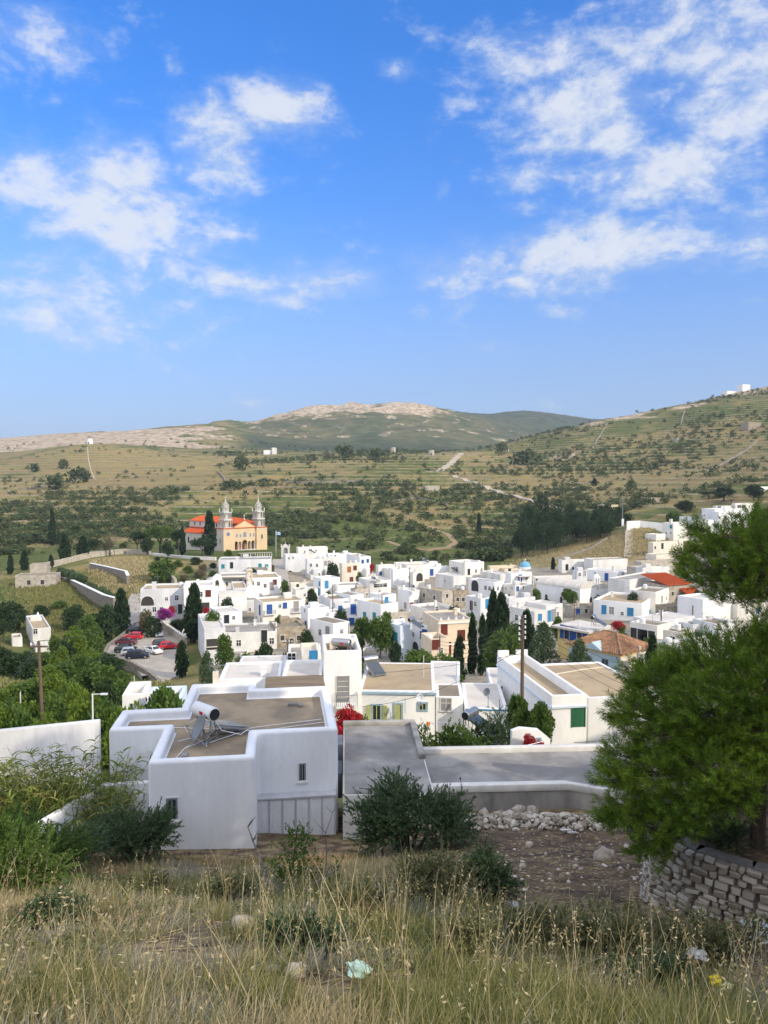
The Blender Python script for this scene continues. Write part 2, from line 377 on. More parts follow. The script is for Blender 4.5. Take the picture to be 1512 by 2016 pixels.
WALL_LINE = [(8.2,15.2),(6.4,14.5),(5.2,13.6),(4.72,12.8),(4.62,12.2),(4.95,11.55),(5.6,11.0),(6.6,10.5),(8.2,10.1),(9.6,9.9)]   # foot of the curved dry-stone wall
_wl = np.array(WALL_LINE[::-1])
def sstep(t): t = np.clip(t, 0, 1); return t * t * (3 - 2 * t)
def H0(x, y):
    x = np.asarray(x, float); y = np.asarray(y, float); sh = x.shape; x = x.ravel(); y = y.ravel(); out = np.empty(len(x))
    for a in range(0, len(x), 40000):
        b = slice(a, a + 40000); f = _feat(x[b], y[b])
        q = _K(f, _fp) @ _w[:_n] + _w[_n] + f @ _w[_n + 1:]
        out[b] = q * (np.maximum(y[b], -45) + 55.0)
    return out.reshape(sh)
def H(x, y, fine=False):
    x = np.asarray(x, float); y = np.asarray(y, float)
    z = H0(x, y)
    far = sstep((y - 380) / 150)
    amp = 8.0 * sstep((y - 1600) / 500) * 0 + 0.9 * sstep((y - 60) / 200) + 3.0 * far + 34.0 * sstep((y - 1500) / 600) + 6.0 * sstep((y - 800) / 400)
    sc = np.where(y < 900, 0.013, 0.006)
    z = z + amp * fbm(x * 0.0085 + 11, y * 0.0085 + 3, 5) * 0.9 + 0.12 * fbm(x * 0.9, y * 0.9, 3) * sstep((60 - y) / 30)
    # terraced slopes
    tm = sstep((y - 330) / 60) * sstep((1150 - y) / 250) * sstep((fbm(x * 0.006 + 40, y * 0.006 + 9, 3) + 0.30) / 0.25)
    st = 3.4; k = np.floor(z / st); fr = z / st - k
    zt = (k + np.clip((fr - 0.72) / 0.28, 0, 1)) * st
    z = z + 0.8 * tm * (zt - z)
    # level terrace held up by the dry-stone wall on the right
    wx = np.interp(y, _wl[:, 1], _wl[:, 0])
    m = sstep((x - wx - 0.2) / 0.3) * sstep((y - 9.9) / .25) * sstep((18 - y) / 2.5) * sstep((15 - x) / 3)
    ztop = -5.98 + 0 * y
    z = z + m * np.maximum(ztop - z, 0)
    return z
def H1(x, y): return float(H(np.array([x]), np.array([y]))[0])

_rows = np.concatenate([np.arange(-44, 0, 2.0), np.arange(0, 30, .22), np.arange(30, 130, 1.3), np.arange(130, 330, 2.4), np.arange(330, 1000, 1.9), np.arange(1000, 2500, 9), np.arange(2500, 3600, 24), np.arange(3600, 6200, 200)])
_cs = np.linspace(-1, 1, 460)
_Y = np.repeat(_rows[:, None], len(_cs), 1); _X = _cs[None] * (0.70 * (np.maximum(_rows, 0)[:, None] + 30) + 18)
_Z = H(_X, _Y)
def ground_index(nr, nc):
    i = np.arange(nr - 1)[:, None] * nc + np.arange(nc - 1)[None]
    return np.stack([i, i + 1, i + nc + 1, i + nc], -1).reshape(-1, 4)

def ground_material():
    m = bpy.data.materials.new('ground'); m.use_nodes = True; t = NT(m.node_tree); b = t.n['Principled BSDF']
    b.inputs['Roughness'].default_value = 0.95; b.inputs['Specular IOR Level'].default_value = 0.1
    g = t.new('ShaderNodeNewGeometry'); pos = g.outputs['Position']
    sep = t.new('ShaderNodeSeparateXYZ'); t.put(sep.inputs[0], pos)
    at = lambda nm: t.new('ShaderNodeAttribute', attribute_name=nm).outputs['Fac']
    n1 = t.noise(pos, 0.011, 5, 0.6); n2 = t.noise(pos, 0.06, 5, 0.65); n3 = t.noise(pos, 0.45, 4, 0.65); n4 = t.noise(pos, 3.5, 4, 0.7)
    dry = t.mix(t.ss(n2, .35, .65), (0.26, 0.205, 0.075), (0.155, 0.155, 0.045))
    dry = t.mix(t.ss(n3, .3, .7, 0, .5), dry, (0.31, 0.24, 0.12))
    green = t.mix(t.ss(n3, .35, .68), (0.052, 0.076, 0.020), (0.125, 0.14, 0.038))
    f = t.m('ADD', t.m('ADD', t.m('MULTIPLY', n1, .55), t.m('MULTIPLY', n2, .45)), t.m('SUBTRACT', t.m('MULTIPLY', at('green'), .5), 0.25))
    f = t.m('ADD', f, t.m('MULTIPLY', t.m('SUBTRACT', n3, .5), .35))
    vf = t.new('ShaderNodeTexVoronoi'); t.put(vf.inputs['Vector'], t.scaled(pos, (.55, 1.0, 2.4))); vf.inputs['Scale'].default_value = .035
    vs = t.new('ShaderNodeSeparateColor'); t.l.new(vf.outputs['Color'], vs.inputs[0])
    f = t.m('ADD', f, t.m('MULTIPLY', t.m('SUBTRACT', vs.outputs[0], .5), .16))
    dry = t.mix(t.m('MULTIPLY', vs.outputs[1], .55), dry, (0.22, 0.155, 0.085))
    col = t.mix(t.ss(f, .42, .58), dry, green)
    # terrace risers: dry-stone walls and bare banks along the contours
    zz = t.m('ADD', sep.outputs[2], t.m('MULTIPLY', t.m('SUBTRACT', n2, .5), 2.2))
    fr = t.m('FRACT', t.m('DIVIDE', sep.outputs[2], 3.4))
    riser = t.m('MULTIPLY', t.ss(fr, .70, .78), t.m('SUBTRACT', 1.0, t.ss(fr, .93, 1.0)))
    riser = t.m('MULTIPLY', t.m('MULTIPLY', riser, at('terrace')), t.ss(n2, .40, .56))
    col = t.mix(t.m('MULTIPLY', riser, .95), col, t.mix(t.ss(n3, .35, .65), (0.38, 0.315, 0.21), (0.17, 0.13, 0.075)))
    # dense dark maquis on the mountain
    mq = t.mix(t.ss(t.noise(pos, .03, 5, .7), .35, .65), (0.022, 0.038, 0.022), (0.085, 0.098, 0.045))
    col = t.mix(t.m('MULTIPLY', at('maquis'), t.ss(t.m('ADD', t.m('ADD', t.m('MULTIPLY', n2, .4), t.m('MULTIPLY', n1, .5)), t.m('MULTIPLY', at('maquis'), .18)), .36, .5)), col, mq)
    # bare limestone
    vor = t.noise(t.scaled(pos, (1, .55, 2.2)), .022, 7, .72)
    rk = t.m('ADD', vor, t.m('MULTIPLY', at('rock'), .34))
    rock = t.mix(t.ss(t.noise(t.scaled(pos, (1, .6, 2)), .09, 5, .75), .36, .62), (0.22, 0.155, 0.09), (0.56, 0.455, 0.325))
    col = t.mix(t.m('MULTIPLY', t.ss(rk, .66, .74), t.ss(at('rock'), .05, .3)), col, rock)
    # bare earth near the camera, with straw litter
    earth = t.mix(t.ss(n4, .35, .65), (0.105, 0.07, 0.045), (0.19, 0.135, 0.085))
    earth = t.mix(t.ss(t.noise(pos, 1.1, 4, .6), .4, .62), earth, (0.075, 0.052, 0.040))
    litter = t.mix(t.ss(n4, .3, .7), (0.19, 0.145, 0.08), (0.30, 0.24, 0.14))
    near = t.mix(at('dirt'), t.mix(t.ss(t.noise(pos, 1.7, 5, .65), .40, .60), earth, litter), earth)
    col = t.mix(t.ss(sep.outputs[1], 26.0, 40.0), near, col)
    # pale trodden dust between the houses
    col = t.mix(t.m('MULTIPLY', at('town'), .85), col, t.mix(t.ss(n3, .35, .65), (0.36, 0.32, 0.26), (0.27, 0.235, 0.185)))
    col = t.mix(t.m('MULTIPLY', at('straw'), t.ss(n3, .25, .55)), col, t.mix(t.ss(n4, .3, .7), (0.40, 0.27, 0.10), (0.30, 0.205, 0.085)))
    t.put(b.inputs['Base Color'], col)
    bp = t.new('ShaderNodeBump'); bp.inputs['Strength'].default_value = .8; bp.inputs['Distance'].default_value = .7
    t.put(bp.inputs['Height'], t.m('ADD', n3, t.m('MULTIPLY', vor, t.m('MULTIPLY', at('rock'), 8.0)))); 
    bp2 = t.new('ShaderNodeBump'); bp2.inputs['Strength'].default_value = .7; bp2.inputs['Distance'].default_value = .05
    t.put(bp2.inputs['Height'], n4); t.l.new(bp.outputs[0], bp2.inputs['Normal']); t.put(b.inputs['Normal'], bp2.outputs[0])
    return m
GROUND = ground_material()
ground = np_mesh('ground', np.stack([_X, _Y, _Z], -1).reshape(-1, 3), ground_index(*_Y.shape), GROUND, smooth=True)
tag(ground, 'terraced hillsides, valley floor and dry slope around the village', 'ground', kind='structure')
def surf_attr(nm, val):
    a = ground.data.attributes.new(nm, 'FLOAT', 'POINT'); a.data.foreach_set('value', np.clip(val, 0, 1).astype(np.float32).ravel())
_PXa = 756 + F * _X / np.maximum(_Y * math.cos(PITCH) - _Z * math.sin(PITCH), 1e-3)
_PYa = 1008 - F * (_Z * math.cos(PITCH) + _Y * math.sin(PITCH)) / np.maximum(_Y * math.cos(PITCH) - _Z * math.sin(PITCH), 1e-3)
bump2 = lambda x, c, w: np.exp(-((x - c) / w) ** 2)
def zone_masks():
    Y, X, Z = _Y, _X, _Z; px = _PXa
    rock = 1.1 * sstep((Y - 1080) / 200) * sstep((1900 - Y) / 150) * sstep((470 - px + 160 * fbm(X * .01, Y * .01, 3)) / 130) * sstep((px + 900) / 300)
    crest = sstep((Y - 1980) / 150) * sstep((2600 - Y) / 150)
    rock = rock + crest * (0.9 * bump2(px, 615, 70) + 0.95 * bump2(px, 800, 55) + .25 * bump2(px, 700, 50)) * sstep((Z - 150) / 70)
    rock = rock + .55 * sstep((Y - 880) / 60) * sstep((1080 - Y) / 60) * sstep((px - 1050) / 120) + .3 * crest * bump2(px, 500, 60)
    rock = rock + .30 * sstep((Y - 1500) / 300) * sstep((px - 430) / 60) * sstep((2500 - Y) / 200)
    rock = rock + .62 * bump2(px, 1120, 60) * bump2(Y, 800, 45) + 0.22 * sstep((Y - 3000) / 200)
    maq = sstep((Y - 1150) / 250) * sstep((px - 440) / 80) * sstep((1010 - px) / 60)
    maq = maq * (1 - .9 * rock.clip(0, 1) ** .7) + .55 * sstep((Y - 2800) / 200) + .85 * sstep((Y - 1300) / 100) * sstep((px - 950) / 60)
    green = .5 + .3 * sstep((Y - 250) / 60) * sstep((600 - Y) / 150) * bump2(px, 700, 420) - .38 * bump2(px, 180, 260) * bump2(Y, 780, 190) \
        - .30 * bump2(px, 1330, 190) * bump2(Y, 560, 110) - .26 * bump2(px, 900, 110) * bump2(Y, 480, 80) + .25 * sstep((Y - 60) / 20) * sstep((240 - Y) / 60) * sstep((330 - px) / 60) \
        + .16 * sstep((Y - 700) / 150) * sstep((px - 1000) / 100) - .3 * bump2(px, 1180, 120) * bump2(Y, 300, 40)
    town = sstep((Y - 62) / 10) * sstep((285 - Y) / 20) * sstep((px - 395) / 30) * sstep((1475 - px) / 60)
    straw = bump2(px, 232, 34) * bump2(Y, 245, 34) + bump2(px, 1170, 60) * bump2(Y, 293, 26) + .5 * bump2(px, 140, 60) * bump2(Y, 215, 20) + bump2(px, 1235, 40) * bump2(Y, 290, 30)
    town = town * (1 - straw.clip(0, 1))
    dirt = bump2(X, 3.4, 2.6) * sstep((Y - 12.0) / 1.5) * sstep((25 - Y) / 2) + .8 * bump2(X, -4.2, 2.3) * bump2(Y, 8.6, .8) + .8 * sstep((X - 4.5) / 1) * sstep((Y - 5) / 2) * sstep((26 - Y) / 3)
    dirt = dirt + .7 * bump2(X, 5.0, 1.2) * bump2(Y, 6.5, 2.5)
    ter = sstep((Y - 330) / 60) * sstep((1150 - Y) / 250) * sstep((fbm(X * 0.006 + 40, Y * 0.006 + 9, 3) + 0.30) / 0.25)
    for nm, v in (('rock', rock), ('maquis', maq), ('green', green), ('town', town), ('straw', straw), ('dirt', dirt), ('terrace', ter)): surf_attr(nm, v)
zone_masks()

TRACKS = []
def ribbon(name, pts, width, m, label, lift=0.25, cat='road'):
    """a road laid on the terrain; pts are (x, y)"""
    pts = [Vector((p[0], p[1], 0)) for p in pts]; fine = []
    for a, b in zip(pts[:-1], pts[1:]):
        n = max(2, int((b - a).length / 4)); fine += [a.lerp(b, k / n) for k in range(n)]
    fine.append(pts[-1]); v = []; f = []; TRACKS.extend((p.x, p.y, width) for p in fine)
    for k, p in enumerate(fine):
        d = (fine[min(k + 1, len(fine) - 1)] - fine[max(k - 1, 0)]).normalized(); nrm = Vector((-d.y, d.x, 0))
        zc = max(H1(p.x, p.y), H1(p.x + nrm.x * width / 2, p.y + nrm.y * width / 2), H1(p.x - nrm.x * width / 2, p.y - nrm.y * width / 2)) + lift
        for s_ in (-1, 1):
            q = p + nrm * s_ * width / 2; v.append((q.x, q.y, zc)); v.append((q.x, q.y, zc - .9))
    for k in range(len(fine) - 1):
        a = 4 * k; b = a + 4
        f += [(a, a + 2, b + 2, b), (a + 1, a, b, b + 1), (a + 2, a + 3, b + 3, b + 2)]
    mb = MB(); mb.add(v, f); o = mb.build(name, m)
    return tag(o, label, cat, kind='structure')
DUST = mat('pale_dust_track', (0.46, 0.40, 0.31), col2=(0.36, 0.30, 0.22), var=.15, scale=.3)
PAVE = mat('pale_paving', (0.42, 0.38, 0.32), col2=(0.33, 0.295, 0.245), var=.15, scale=.5)
rp = lambda *a: [tuple(P(px, py, Y)[:2]) for px, py, Y in a]
ribbon('road', rp((832,932,705),(868,932,720),(888,918,770),(897,908,810),(905,898,850),(912,893,900)), 7.0, DUST, 'pale road climbing over the saddle between the hills')
ribbon('track', rp((895,938,690),(940,948,640),(985,962,585),(1040,972,545),(1090,985,500),(1140,995,462)), 5.0, DUST, 'pale track running down across the terraces', .5)
ribbon('path', rp((172,880,960),(174,905,860),(180,930,760),(188,945,700)), 1.1, DUST, 'thin stone wall laid as a path below the white windmill')  # a field wall, drawn as a flat dust ribbon
ribbon('track', rp((1240,1045,330),(1238,1062,308),(1238,1080,290),(1236,1100,272)), 3.0, DUST, 'trodden earth track beside the straw field', .06)
ribbon('street', rp((318,1330,128),(300,1300,136),(286,1250,160),(275,1225,174),(268,1195,195),(282,1165,215)), 6.5, PAVE, 'paved lane climbing from the car park')
ribbon('street', rp((556,1178,200),(552,1150,232),(549,1125,262),(552,1104,292)), 6.0, PAVE, 'paved lane leading up to the church gateway')
ribbon('track', rp((762,1058,405),(795,1066,388),(840,1069,382),(882,1066,388),(898,1056,405),(880,1044,430),(845,1036,450)), 3.2, mat('tan_earth_track', (.34,.245,.14), col2=(.25,.18,.10), var=.2, scale=.4), 'curving tan earth track among the olive terraces', .2)
# car park: a level paved platform behind a stone retaining wall
zpk = P(300, 1268, 151).z
pk_px = [(207,1286),(214,1272),(236,1256),(262,1240),(268,1226),(300,1222),(330,1244),(364,1268),(372,1300),(352,1330),(318,1344),(296,1326),(262,1306),(232,1296)]
pk = [onplane(a, b, zpk)[:2] for a, b in pk_px]
mb = MB(); mb.prism(pk, zpk - 0.5, zpk)
tag(mb.build('car_park', PAVE), 'pale paved car park platform above the green gully', 'car park', kind='structure')
def wall_strip(name, pts, z_top, thick, m, label, cap=None, cat='wall', ztops=None, group=None, depth=None, capw=.12):
    """a free-standing wall following (x, y) points on the ground"""
    root = thing(name, label, cat, (pts[0][0], pts[0][1], H1(*pts[0][:2])), 0, group); o = root.location.copy()
    pts = [Vector((p[0], p[1], 0)) for p in pts]; L = []; Rr = []
    for k, p in enumerate(pts):
        d = (pts[min(k + 1, len(pts) - 1)] - pts[max(k - 1, 0)]).normalized(); n = Vector((-d.y, d.x, 0)) * thick / 2
        L.append(p + n); Rr.append(p - n)
    top = ztops if ztops else [z_top] * len(pts)
    def strip(mb, ex, z0s, z1s):
        for k in range(len(pts) - 1):
            q = []
            for S_ in (L, Rr):
                for j in (k, k + 1):
                    c = pts[j] + (S_[j] - pts[j]) * ex; q.append(c)
            b = [(q[0].x, q[0].y, z0s[k]), (q[2].x, q[2].y, z0s[k]), (q[3].x, q[3].y, z0s[k + 1]), (q[1].x, q[1].y, z0s[k + 1])]
            t_ = [(q[0].x, q[0].y, z1s[k]), (q[2].x, q[2].y, z1s[k]), (q[3].x, q[3].y, z1s[k + 1]), (q[1].x, q[1].y, z1s[k + 1])]
            mb.hexa([Vector(p) - o for p in b], [Vector(p) - o for p in t_])
    gz = [min(H1(p.x, p.y), t - .3) - .5 if depth is None else t - depth for p, t in zip(pts, top)]
    mb = MB(); strip(mb, 1.0, gz, top); mb.build('masonry', m, root)
    if cap: mb = MB(); strip(mb, 1.25, top, [t + capw for t in top]); mb.build('coping', cap, root)
    return root
DRYWALL = mat('dry_stone_wall', (0.33, 0.29, 0.235), col2=(0.17, 0.15, 0.12), var=.3, scale=2.2, bump=.08, edge=(.42, .6))
edge = [onplane(a, b, zpk)[:2] for a, b in [(268,1228),(240,1252),(214,1271),(206,1286),(232,1298),(262,1308),(296,1328),(316,1346)]]
wall_strip('retaining_wall', edge, zpk + .45, .5, DRYWALL, 'curved stone retaining wall holding up the car park', depth=7.0)
edge = [onplane(a, b, zpk)[:2] for a, b in [(302,1222),(332,1245),(366,1269)]]
wall_strip('garden_wall', edge, zpk + 1.5, .5, STONE_LIGHT, 'low stone garden wall along the right side of the car park', cap=WHITE_OLD)
# ------------------------------------------------------------------ houses of the village
WIN = {  # kind: (name, width, height, frame material, panes [(x0, x1, material)], arched)
 'd': ('window', .8, 1.1, WHITE, DARK), 's': ('window', .6, .75, WHITE, DARK), 'b': ('window', .85, 1.2, BLUE, BLUE), 'c': ('window', .85, 1.2, SKYBLUE, SKYBLUE),
 'g': ('window', 1.0, 1.3, TEAL, TEAL), 'r': ('window', 1.1, 1.4, RED_BROWN, RED_BROWN), 'o': ('window', 1.1, 1.7, ORANGE_WOOD, ORANGE_WOOD), 'w': ('window', 1.0, 1.6, WHITE_OLD, GREYWOOD),
 'B': ('door', 1.15, 2.3, BLUE, BLUE), 'C': ('door', 1.1, 2.2, SKYBLUE, SKYBLUE), 'D': ('door', 1.1, 2.2, WHITE_OLD, DARK), 'G': ('door', 1.1, 2.2, GREEN, GREEN),
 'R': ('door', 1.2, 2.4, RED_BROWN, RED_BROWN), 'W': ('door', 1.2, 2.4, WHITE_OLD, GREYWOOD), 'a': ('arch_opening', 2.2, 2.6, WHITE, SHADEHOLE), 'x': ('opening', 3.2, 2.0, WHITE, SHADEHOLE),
 'e': ('window', .8, 1.0, WHITE_OLD, SHADEHOLE), 'S': ('window', 1.2, 1.6, BLUEGREY, DARK)}
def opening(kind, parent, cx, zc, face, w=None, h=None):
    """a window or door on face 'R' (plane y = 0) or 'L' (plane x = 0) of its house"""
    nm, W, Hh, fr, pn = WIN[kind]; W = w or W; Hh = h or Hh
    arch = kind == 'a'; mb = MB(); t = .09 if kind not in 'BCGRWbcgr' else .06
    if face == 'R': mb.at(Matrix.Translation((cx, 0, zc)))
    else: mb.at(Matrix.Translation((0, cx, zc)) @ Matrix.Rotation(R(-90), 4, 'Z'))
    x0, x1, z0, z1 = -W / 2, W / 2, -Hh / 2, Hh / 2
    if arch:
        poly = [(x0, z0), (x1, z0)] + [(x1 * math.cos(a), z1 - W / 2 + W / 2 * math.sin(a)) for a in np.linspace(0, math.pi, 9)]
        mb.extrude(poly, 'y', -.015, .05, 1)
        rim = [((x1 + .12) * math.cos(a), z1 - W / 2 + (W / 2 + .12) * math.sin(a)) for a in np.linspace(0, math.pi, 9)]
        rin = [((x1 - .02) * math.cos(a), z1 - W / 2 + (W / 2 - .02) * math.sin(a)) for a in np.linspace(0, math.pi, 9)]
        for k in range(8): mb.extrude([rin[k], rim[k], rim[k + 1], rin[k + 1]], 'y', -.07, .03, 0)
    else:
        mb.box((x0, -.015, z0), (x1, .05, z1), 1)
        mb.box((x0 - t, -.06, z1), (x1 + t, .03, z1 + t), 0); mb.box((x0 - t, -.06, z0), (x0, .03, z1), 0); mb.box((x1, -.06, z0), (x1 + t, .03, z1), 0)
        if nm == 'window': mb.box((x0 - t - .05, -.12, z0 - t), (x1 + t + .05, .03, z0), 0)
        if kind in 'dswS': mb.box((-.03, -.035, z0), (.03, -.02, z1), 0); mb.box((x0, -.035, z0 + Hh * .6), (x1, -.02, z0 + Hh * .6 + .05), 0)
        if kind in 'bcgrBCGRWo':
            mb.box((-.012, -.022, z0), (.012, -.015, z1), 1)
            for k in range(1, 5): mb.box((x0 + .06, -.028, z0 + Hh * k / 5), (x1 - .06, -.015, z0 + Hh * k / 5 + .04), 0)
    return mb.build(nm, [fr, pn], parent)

def flat_block(root, a, b, h, wall, roof, par=.4, thick=.28, off=(0, 0), z0=0, bevel=.05, inside=None, nm='wall'):
    """walls with a parapet round a sunken flat roof; local frame of root"""
    x0, y0 = off; x1, y1 = x0 + a, y0 + b; t = min(thick, a * .3, b * .3); zt, zf = z0 + h, z0 + h - par
    o = [(x0, y0), (x1, y0), (x1, y1), (x0, y1)]; i = [(x0 + t, y0 + t), (x1 - t, y0 + t), (x1 - t, y1 - t), (x0 + t, y1 - t)]
    v = [(x, y, z0) for x, y in o] + [(x, y, zt) for x, y in o] + [(x, y, zt) for x, y in i] + [(x, y, zf) for x, y in i]
    f = [(k, (k + 1) % 4, 4 + (k + 1) % 4, 4 + k) for k in range(4)] + [(4 + k, 4 + (k + 1) % 4, 8 + (k + 1) % 4, 8 + k) for k in range(4)] \
        + [(8 + k, 8 + (k + 1) % 4, 12 + (k + 1) % 4, 12 + k) for k in range(4)] + [(12, 13, 14, 15)]
    mb = MB(); mb.add(v, f); mb.build(nm, wall, root, bevel=bevel, seg=2)
    mb = MB(); e = .004; mb.box((i[0][0] - .02, i[0][1] - .02, zf - .1), (i[2][0] + .02, i[2][1] + .02, zf + .02)); mb.build('roof', roof, root)

WHITE_GREY = mat('greyish_whitewash', (0.66, 0.66, 0.65), var=.14, scale=.5, stretch=(1, 1, .3)); WHITE_WARM = mat('warm_whitewash', (0.77, 0.73, 0.65), var=.1, scale=.5, stretch=(1, 1, .3))
HOUSES = {}
_hr = random.Random(5)
def face_hit(px, py, org, th, face):
    u = Vector((math.cos(th), math.sin(th), 0)); v = Vector((-math.sin(th), math.cos(th), 0))
    n = v if face == 'R' else u
    d = ray(px, py); t = org.dot(n) / d.dot(n); p = d * t - org
    return (p.dot(u) if face == 'R' else p.dot(v)), p.z
def house(label, l, c, r, top, Y, th=22, b=None, wall=WHITE, roof=ROOF_GREY, par=.4, wins=(), blocks=(), chim=(), h=None, name='white_house', group='houses of the village',
          cat='house', bevel=.06, flat=True, drop=.4, arcs=True):
    th = R(th); org = P(c, top, Y); kr = (r - 756) / F
    d = ray(r, top); u = Vector((math.cos(th), math.sin(th), 0)); v = Vector((-math.sin(th), math.cos(th), 0))
    kx = d.x / d.y; a = (kx * org.y - org.x) / (math.cos(th) - kx * math.sin(th))
    if b is None:
        dl = ray(l, top); kl = dl.x / dl.y; den = kl * math.cos(th) + math.sin(th)
        b = (org.x - kl * org.y) / den if abs(den) > .02 else 8
        b = min(max(b, 2.5), 18)
    a = min(max(a, 1.5), 40)
    cor = [org + u * s_ * a + v * q * b for s_ in (0, 1) for q in (0, 1)]
    g = min(H1(p.x, p.y) for p in cor) - drop
    if h is None: h = max(org.z - g, 2.6)
    root = thing(name, label, cat, (org.x, org.y, org.z - h), th, group)
    if wall is WHITE and Y > 70: wall = _hr.choice((WHITE, WHITE, WHITE_OLD, WHITE_GREY, WHITE_WARM))
    if roof in (ROOF_GREY, ROOF_WHITE) and Y > 90: roof = _hr.choice((ROOF_GREY, ROOF_WHITE, ROOF_WHITE, ROOF_TAN, ROOF_BROWN))
    flat_block(root, a, b, h, wall, roof, par, bevel=bevel)
    if Y > 95 and Y < 300 and name != 'yellow_house':
        lows = [face_hit(w[0], w[1], org, th, 'R')[1] + h for w in wins if w[0] >= c - .5]; cap = min([h - .6, 3.4] + [z - 1.3 for z in lows])
        if cap > 2.0 and a > 4 and _hr.random() < .8:
            aw = _hr.uniform(2.6, min(5.5, a * .7)); ax = _hr.uniform(0, a - aw); ad = _hr.uniform(1.8, 3.6)
            flat_block(root, aw, ad, cap, wall, _hr.choice((ROOF_GREY, ROOF_BROWN, ROOF_WHITE)), .22, off=(ax, -ad), bevel=.04, nm='annex')
            opening(_hr.choice('ddwWBDs'), root, ax + aw * _hr.uniform(.3, .7), cap * .5, 'R').location = (0, -ad, 0)
        if _hr.random() < .6:       # low yard wall running on from the front
            yw = _hr.uniform(3, 7); yh = _hr.uniform(1.2, 2.2); sx = _hr.choice((0, a - .3)); mb = MB(); mb.box((sx, -yw, 0), (sx + .3, -.01, yh)); mb.box((sx - (2.5 if sx else 0), -yw - .3, 0), (sx + (.3 if sx else 2.8), -yw, yh)); mb.build('yard_wall', WHITE_OLD, root)
        if _hr.random() < .5:       # outside stair up to the roof
            mb = MB(); n = max(4, int((h - .3) / .32)); x0 = a + .002
            for k in range(n): mb.box((x0, b * .1 + k * .3, 0), (x0 + .9, b * .1 + (k + 1) * .3, (k + 1) * (h - .4) / n)) if b * .1 + (k + 1) * .3 < b else None
            if mb.v: mb.build('outside_stair', wall, root)
        if _hr.random() < .65 and a > 3:
            x = _hr.uniform(.8, a - .8); y = _hr.uniform(b * .4, b - .8) if b > 2.4 else b / 2; k = _hr.randint(0, 2); mb = MB()
            if k == 0: mb.box((x - .25, y - .25, h - par), (x + .25, y + .25, h + .7)); mb.box((x - .32, y - .32, h + .7), (x + .32, y + .32, h + .8)); mb.build('chimney', wall, root)
            elif k == 1: mb.lathe([(.45, 0), (.5, .1), (.5, .9), (.42, 1.0), (.12, 1.08)], 12, (x, y, h - par)); mb.build('water_tank', WHITE_PLASTIC, root)
            else: mb.box((x - .9, y - .7, h - par), (x + .9, y + .7, h + .9)); mb.build('stair_hut', wall, root, bevel=.04)
    root['_dims'] = (a, b, h)
    for w in wins:
        px, py, k = w[:3]; face = 'R' if px >= c - .5 else 'L'
        s_, z = face_hit(px, py, org, th, face)
        if len(w) > 5: face = w[5]; s_, z = face_hit(px, py, org, th, face)
        W, Hh = (w[3], w[4]) if len(w) > 4 else (None, None)
        lim = a if face == 'R' else b; hw = (W or WIN[k][1]) / 2 + .15
        s_ = min(max(s_, hw), max(lim - hw, hw))
        opening(k, root, s_, z + h, face, W, Hh)
    for bl in blocks:      # further storeys of the same house: (l, c, r, top, Y[, depth, wins])
        bl = tuple(bl) + (None,) * (7 - len(bl)); _, c2, r2, t2, Y2, b2, w2 = bl
        o2 = P(c2, t2, Y2); d = ray(r2, t2); kx = d.x / d.y; a2 = (kx * o2.y - o2.x) / (math.cos(th) - kx * math.sin(th))
        rel = o2 - org; off = (rel.dot(u), rel.dot(v)); hb = rel.z + h
        sub = MB(); z0 = 0
        flat_block(root, a2, b2 or 5, hb, wall, roof, par * .9, off=off, z0=z0, bevel=bevel)
        for w in (w2 or ()):
            px, py, k = w[:3]; face = 'R' if px >= c2 - .5 else 'L'; s_, z = face_hit(px, py, o2, th, face); lim = a2 if face == 'R' else (b2 or 5); hw = WIN[k][1] / 2 + .15
            s_ = min(max(s_, hw), max(lim - hw, hw))
            ob = opening(k, root, s_, z + o2.z - org.z + h, face)
            ob.location = (off[0], off[1], 0)
    for ch in chim:        # chimneys: (px, py of its top, size)
        px, py = ch[:2]; s2 = ch[2] if len(ch) > 2 else .6
        q = P(px, py, Y + 2.5); rel = q - org; cx = min(max(rel.dot(u), .6), a - .6); cy = min(max(1.6, .6), b - .6); hc = min(max(rel.z + par, .7), 2.0)
        mb = MB(); zb = h - par; mb.box((cx - s2 / 2, cy - s2 / 2, zb), (cx + s2 / 2, cy + s2 / 2, zb + hc)); mb.box((cx - s2 / 2 - .06, cy - s2 / 2 - .06, zb + hc), (cx + s2 / 2 + .06, cy + s2 / 2 + .06, zb + hc + .1))
        mb.build('chimney', wall, root)
    HOUSES[label] = (root, org, th, a, b, h)
    return root
def part_box(root, name, lo, hi, m, bevel=0.0): mb = MB(); mb.box(lo, hi); return mb.build(name, m, root, bevel=bevel)
def balcony(root, px, py, face, org, th, h, width=2.2):
    s_, z = face_hit(px, py, org, th, face); z += h
    mb = MB()
    if face == 'L': mb.at(Matrix.Rotation(R(-90), 4, 'Z') @ Matrix.Scale(-1, 4, (1, 0, 0)))
    mb.box((s_ - width / 2, -.8, z - .12), (s_ + width / 2, .02, z)); mb.build('balcony_slab', WHITE, root)
    mb = MB()
    if face == 'L': mb.at(Matrix.Rotation(R(-90), 4, 'Z') @ Matrix.Scale(-1, 4, (1, 0, 0)))
    n = int(width / .16)
    for k in range(n + 1): x = s_ - width / 2 + .04 + (width - .08) * k / n; mb.box((x - .012, -.78, z), (x + .012, -.755, z + .9))
    for x in (s_ - width / 2 + .03, s_ + width / 2 - .03):
        for k in range(5): mb.box((x - .012, -.76 + k * .15, z), (x + .012, -.735 + k * .15, z + .9))
        mb.box((x - .02, -.78, z + .9), (x + .02, 0, z + .94))
    mb.box((s_ - width / 2, -.79, z + .9), (s_ + width / 2, -.74, z + .94)); mb.build('railing', GREYMETAL, root)
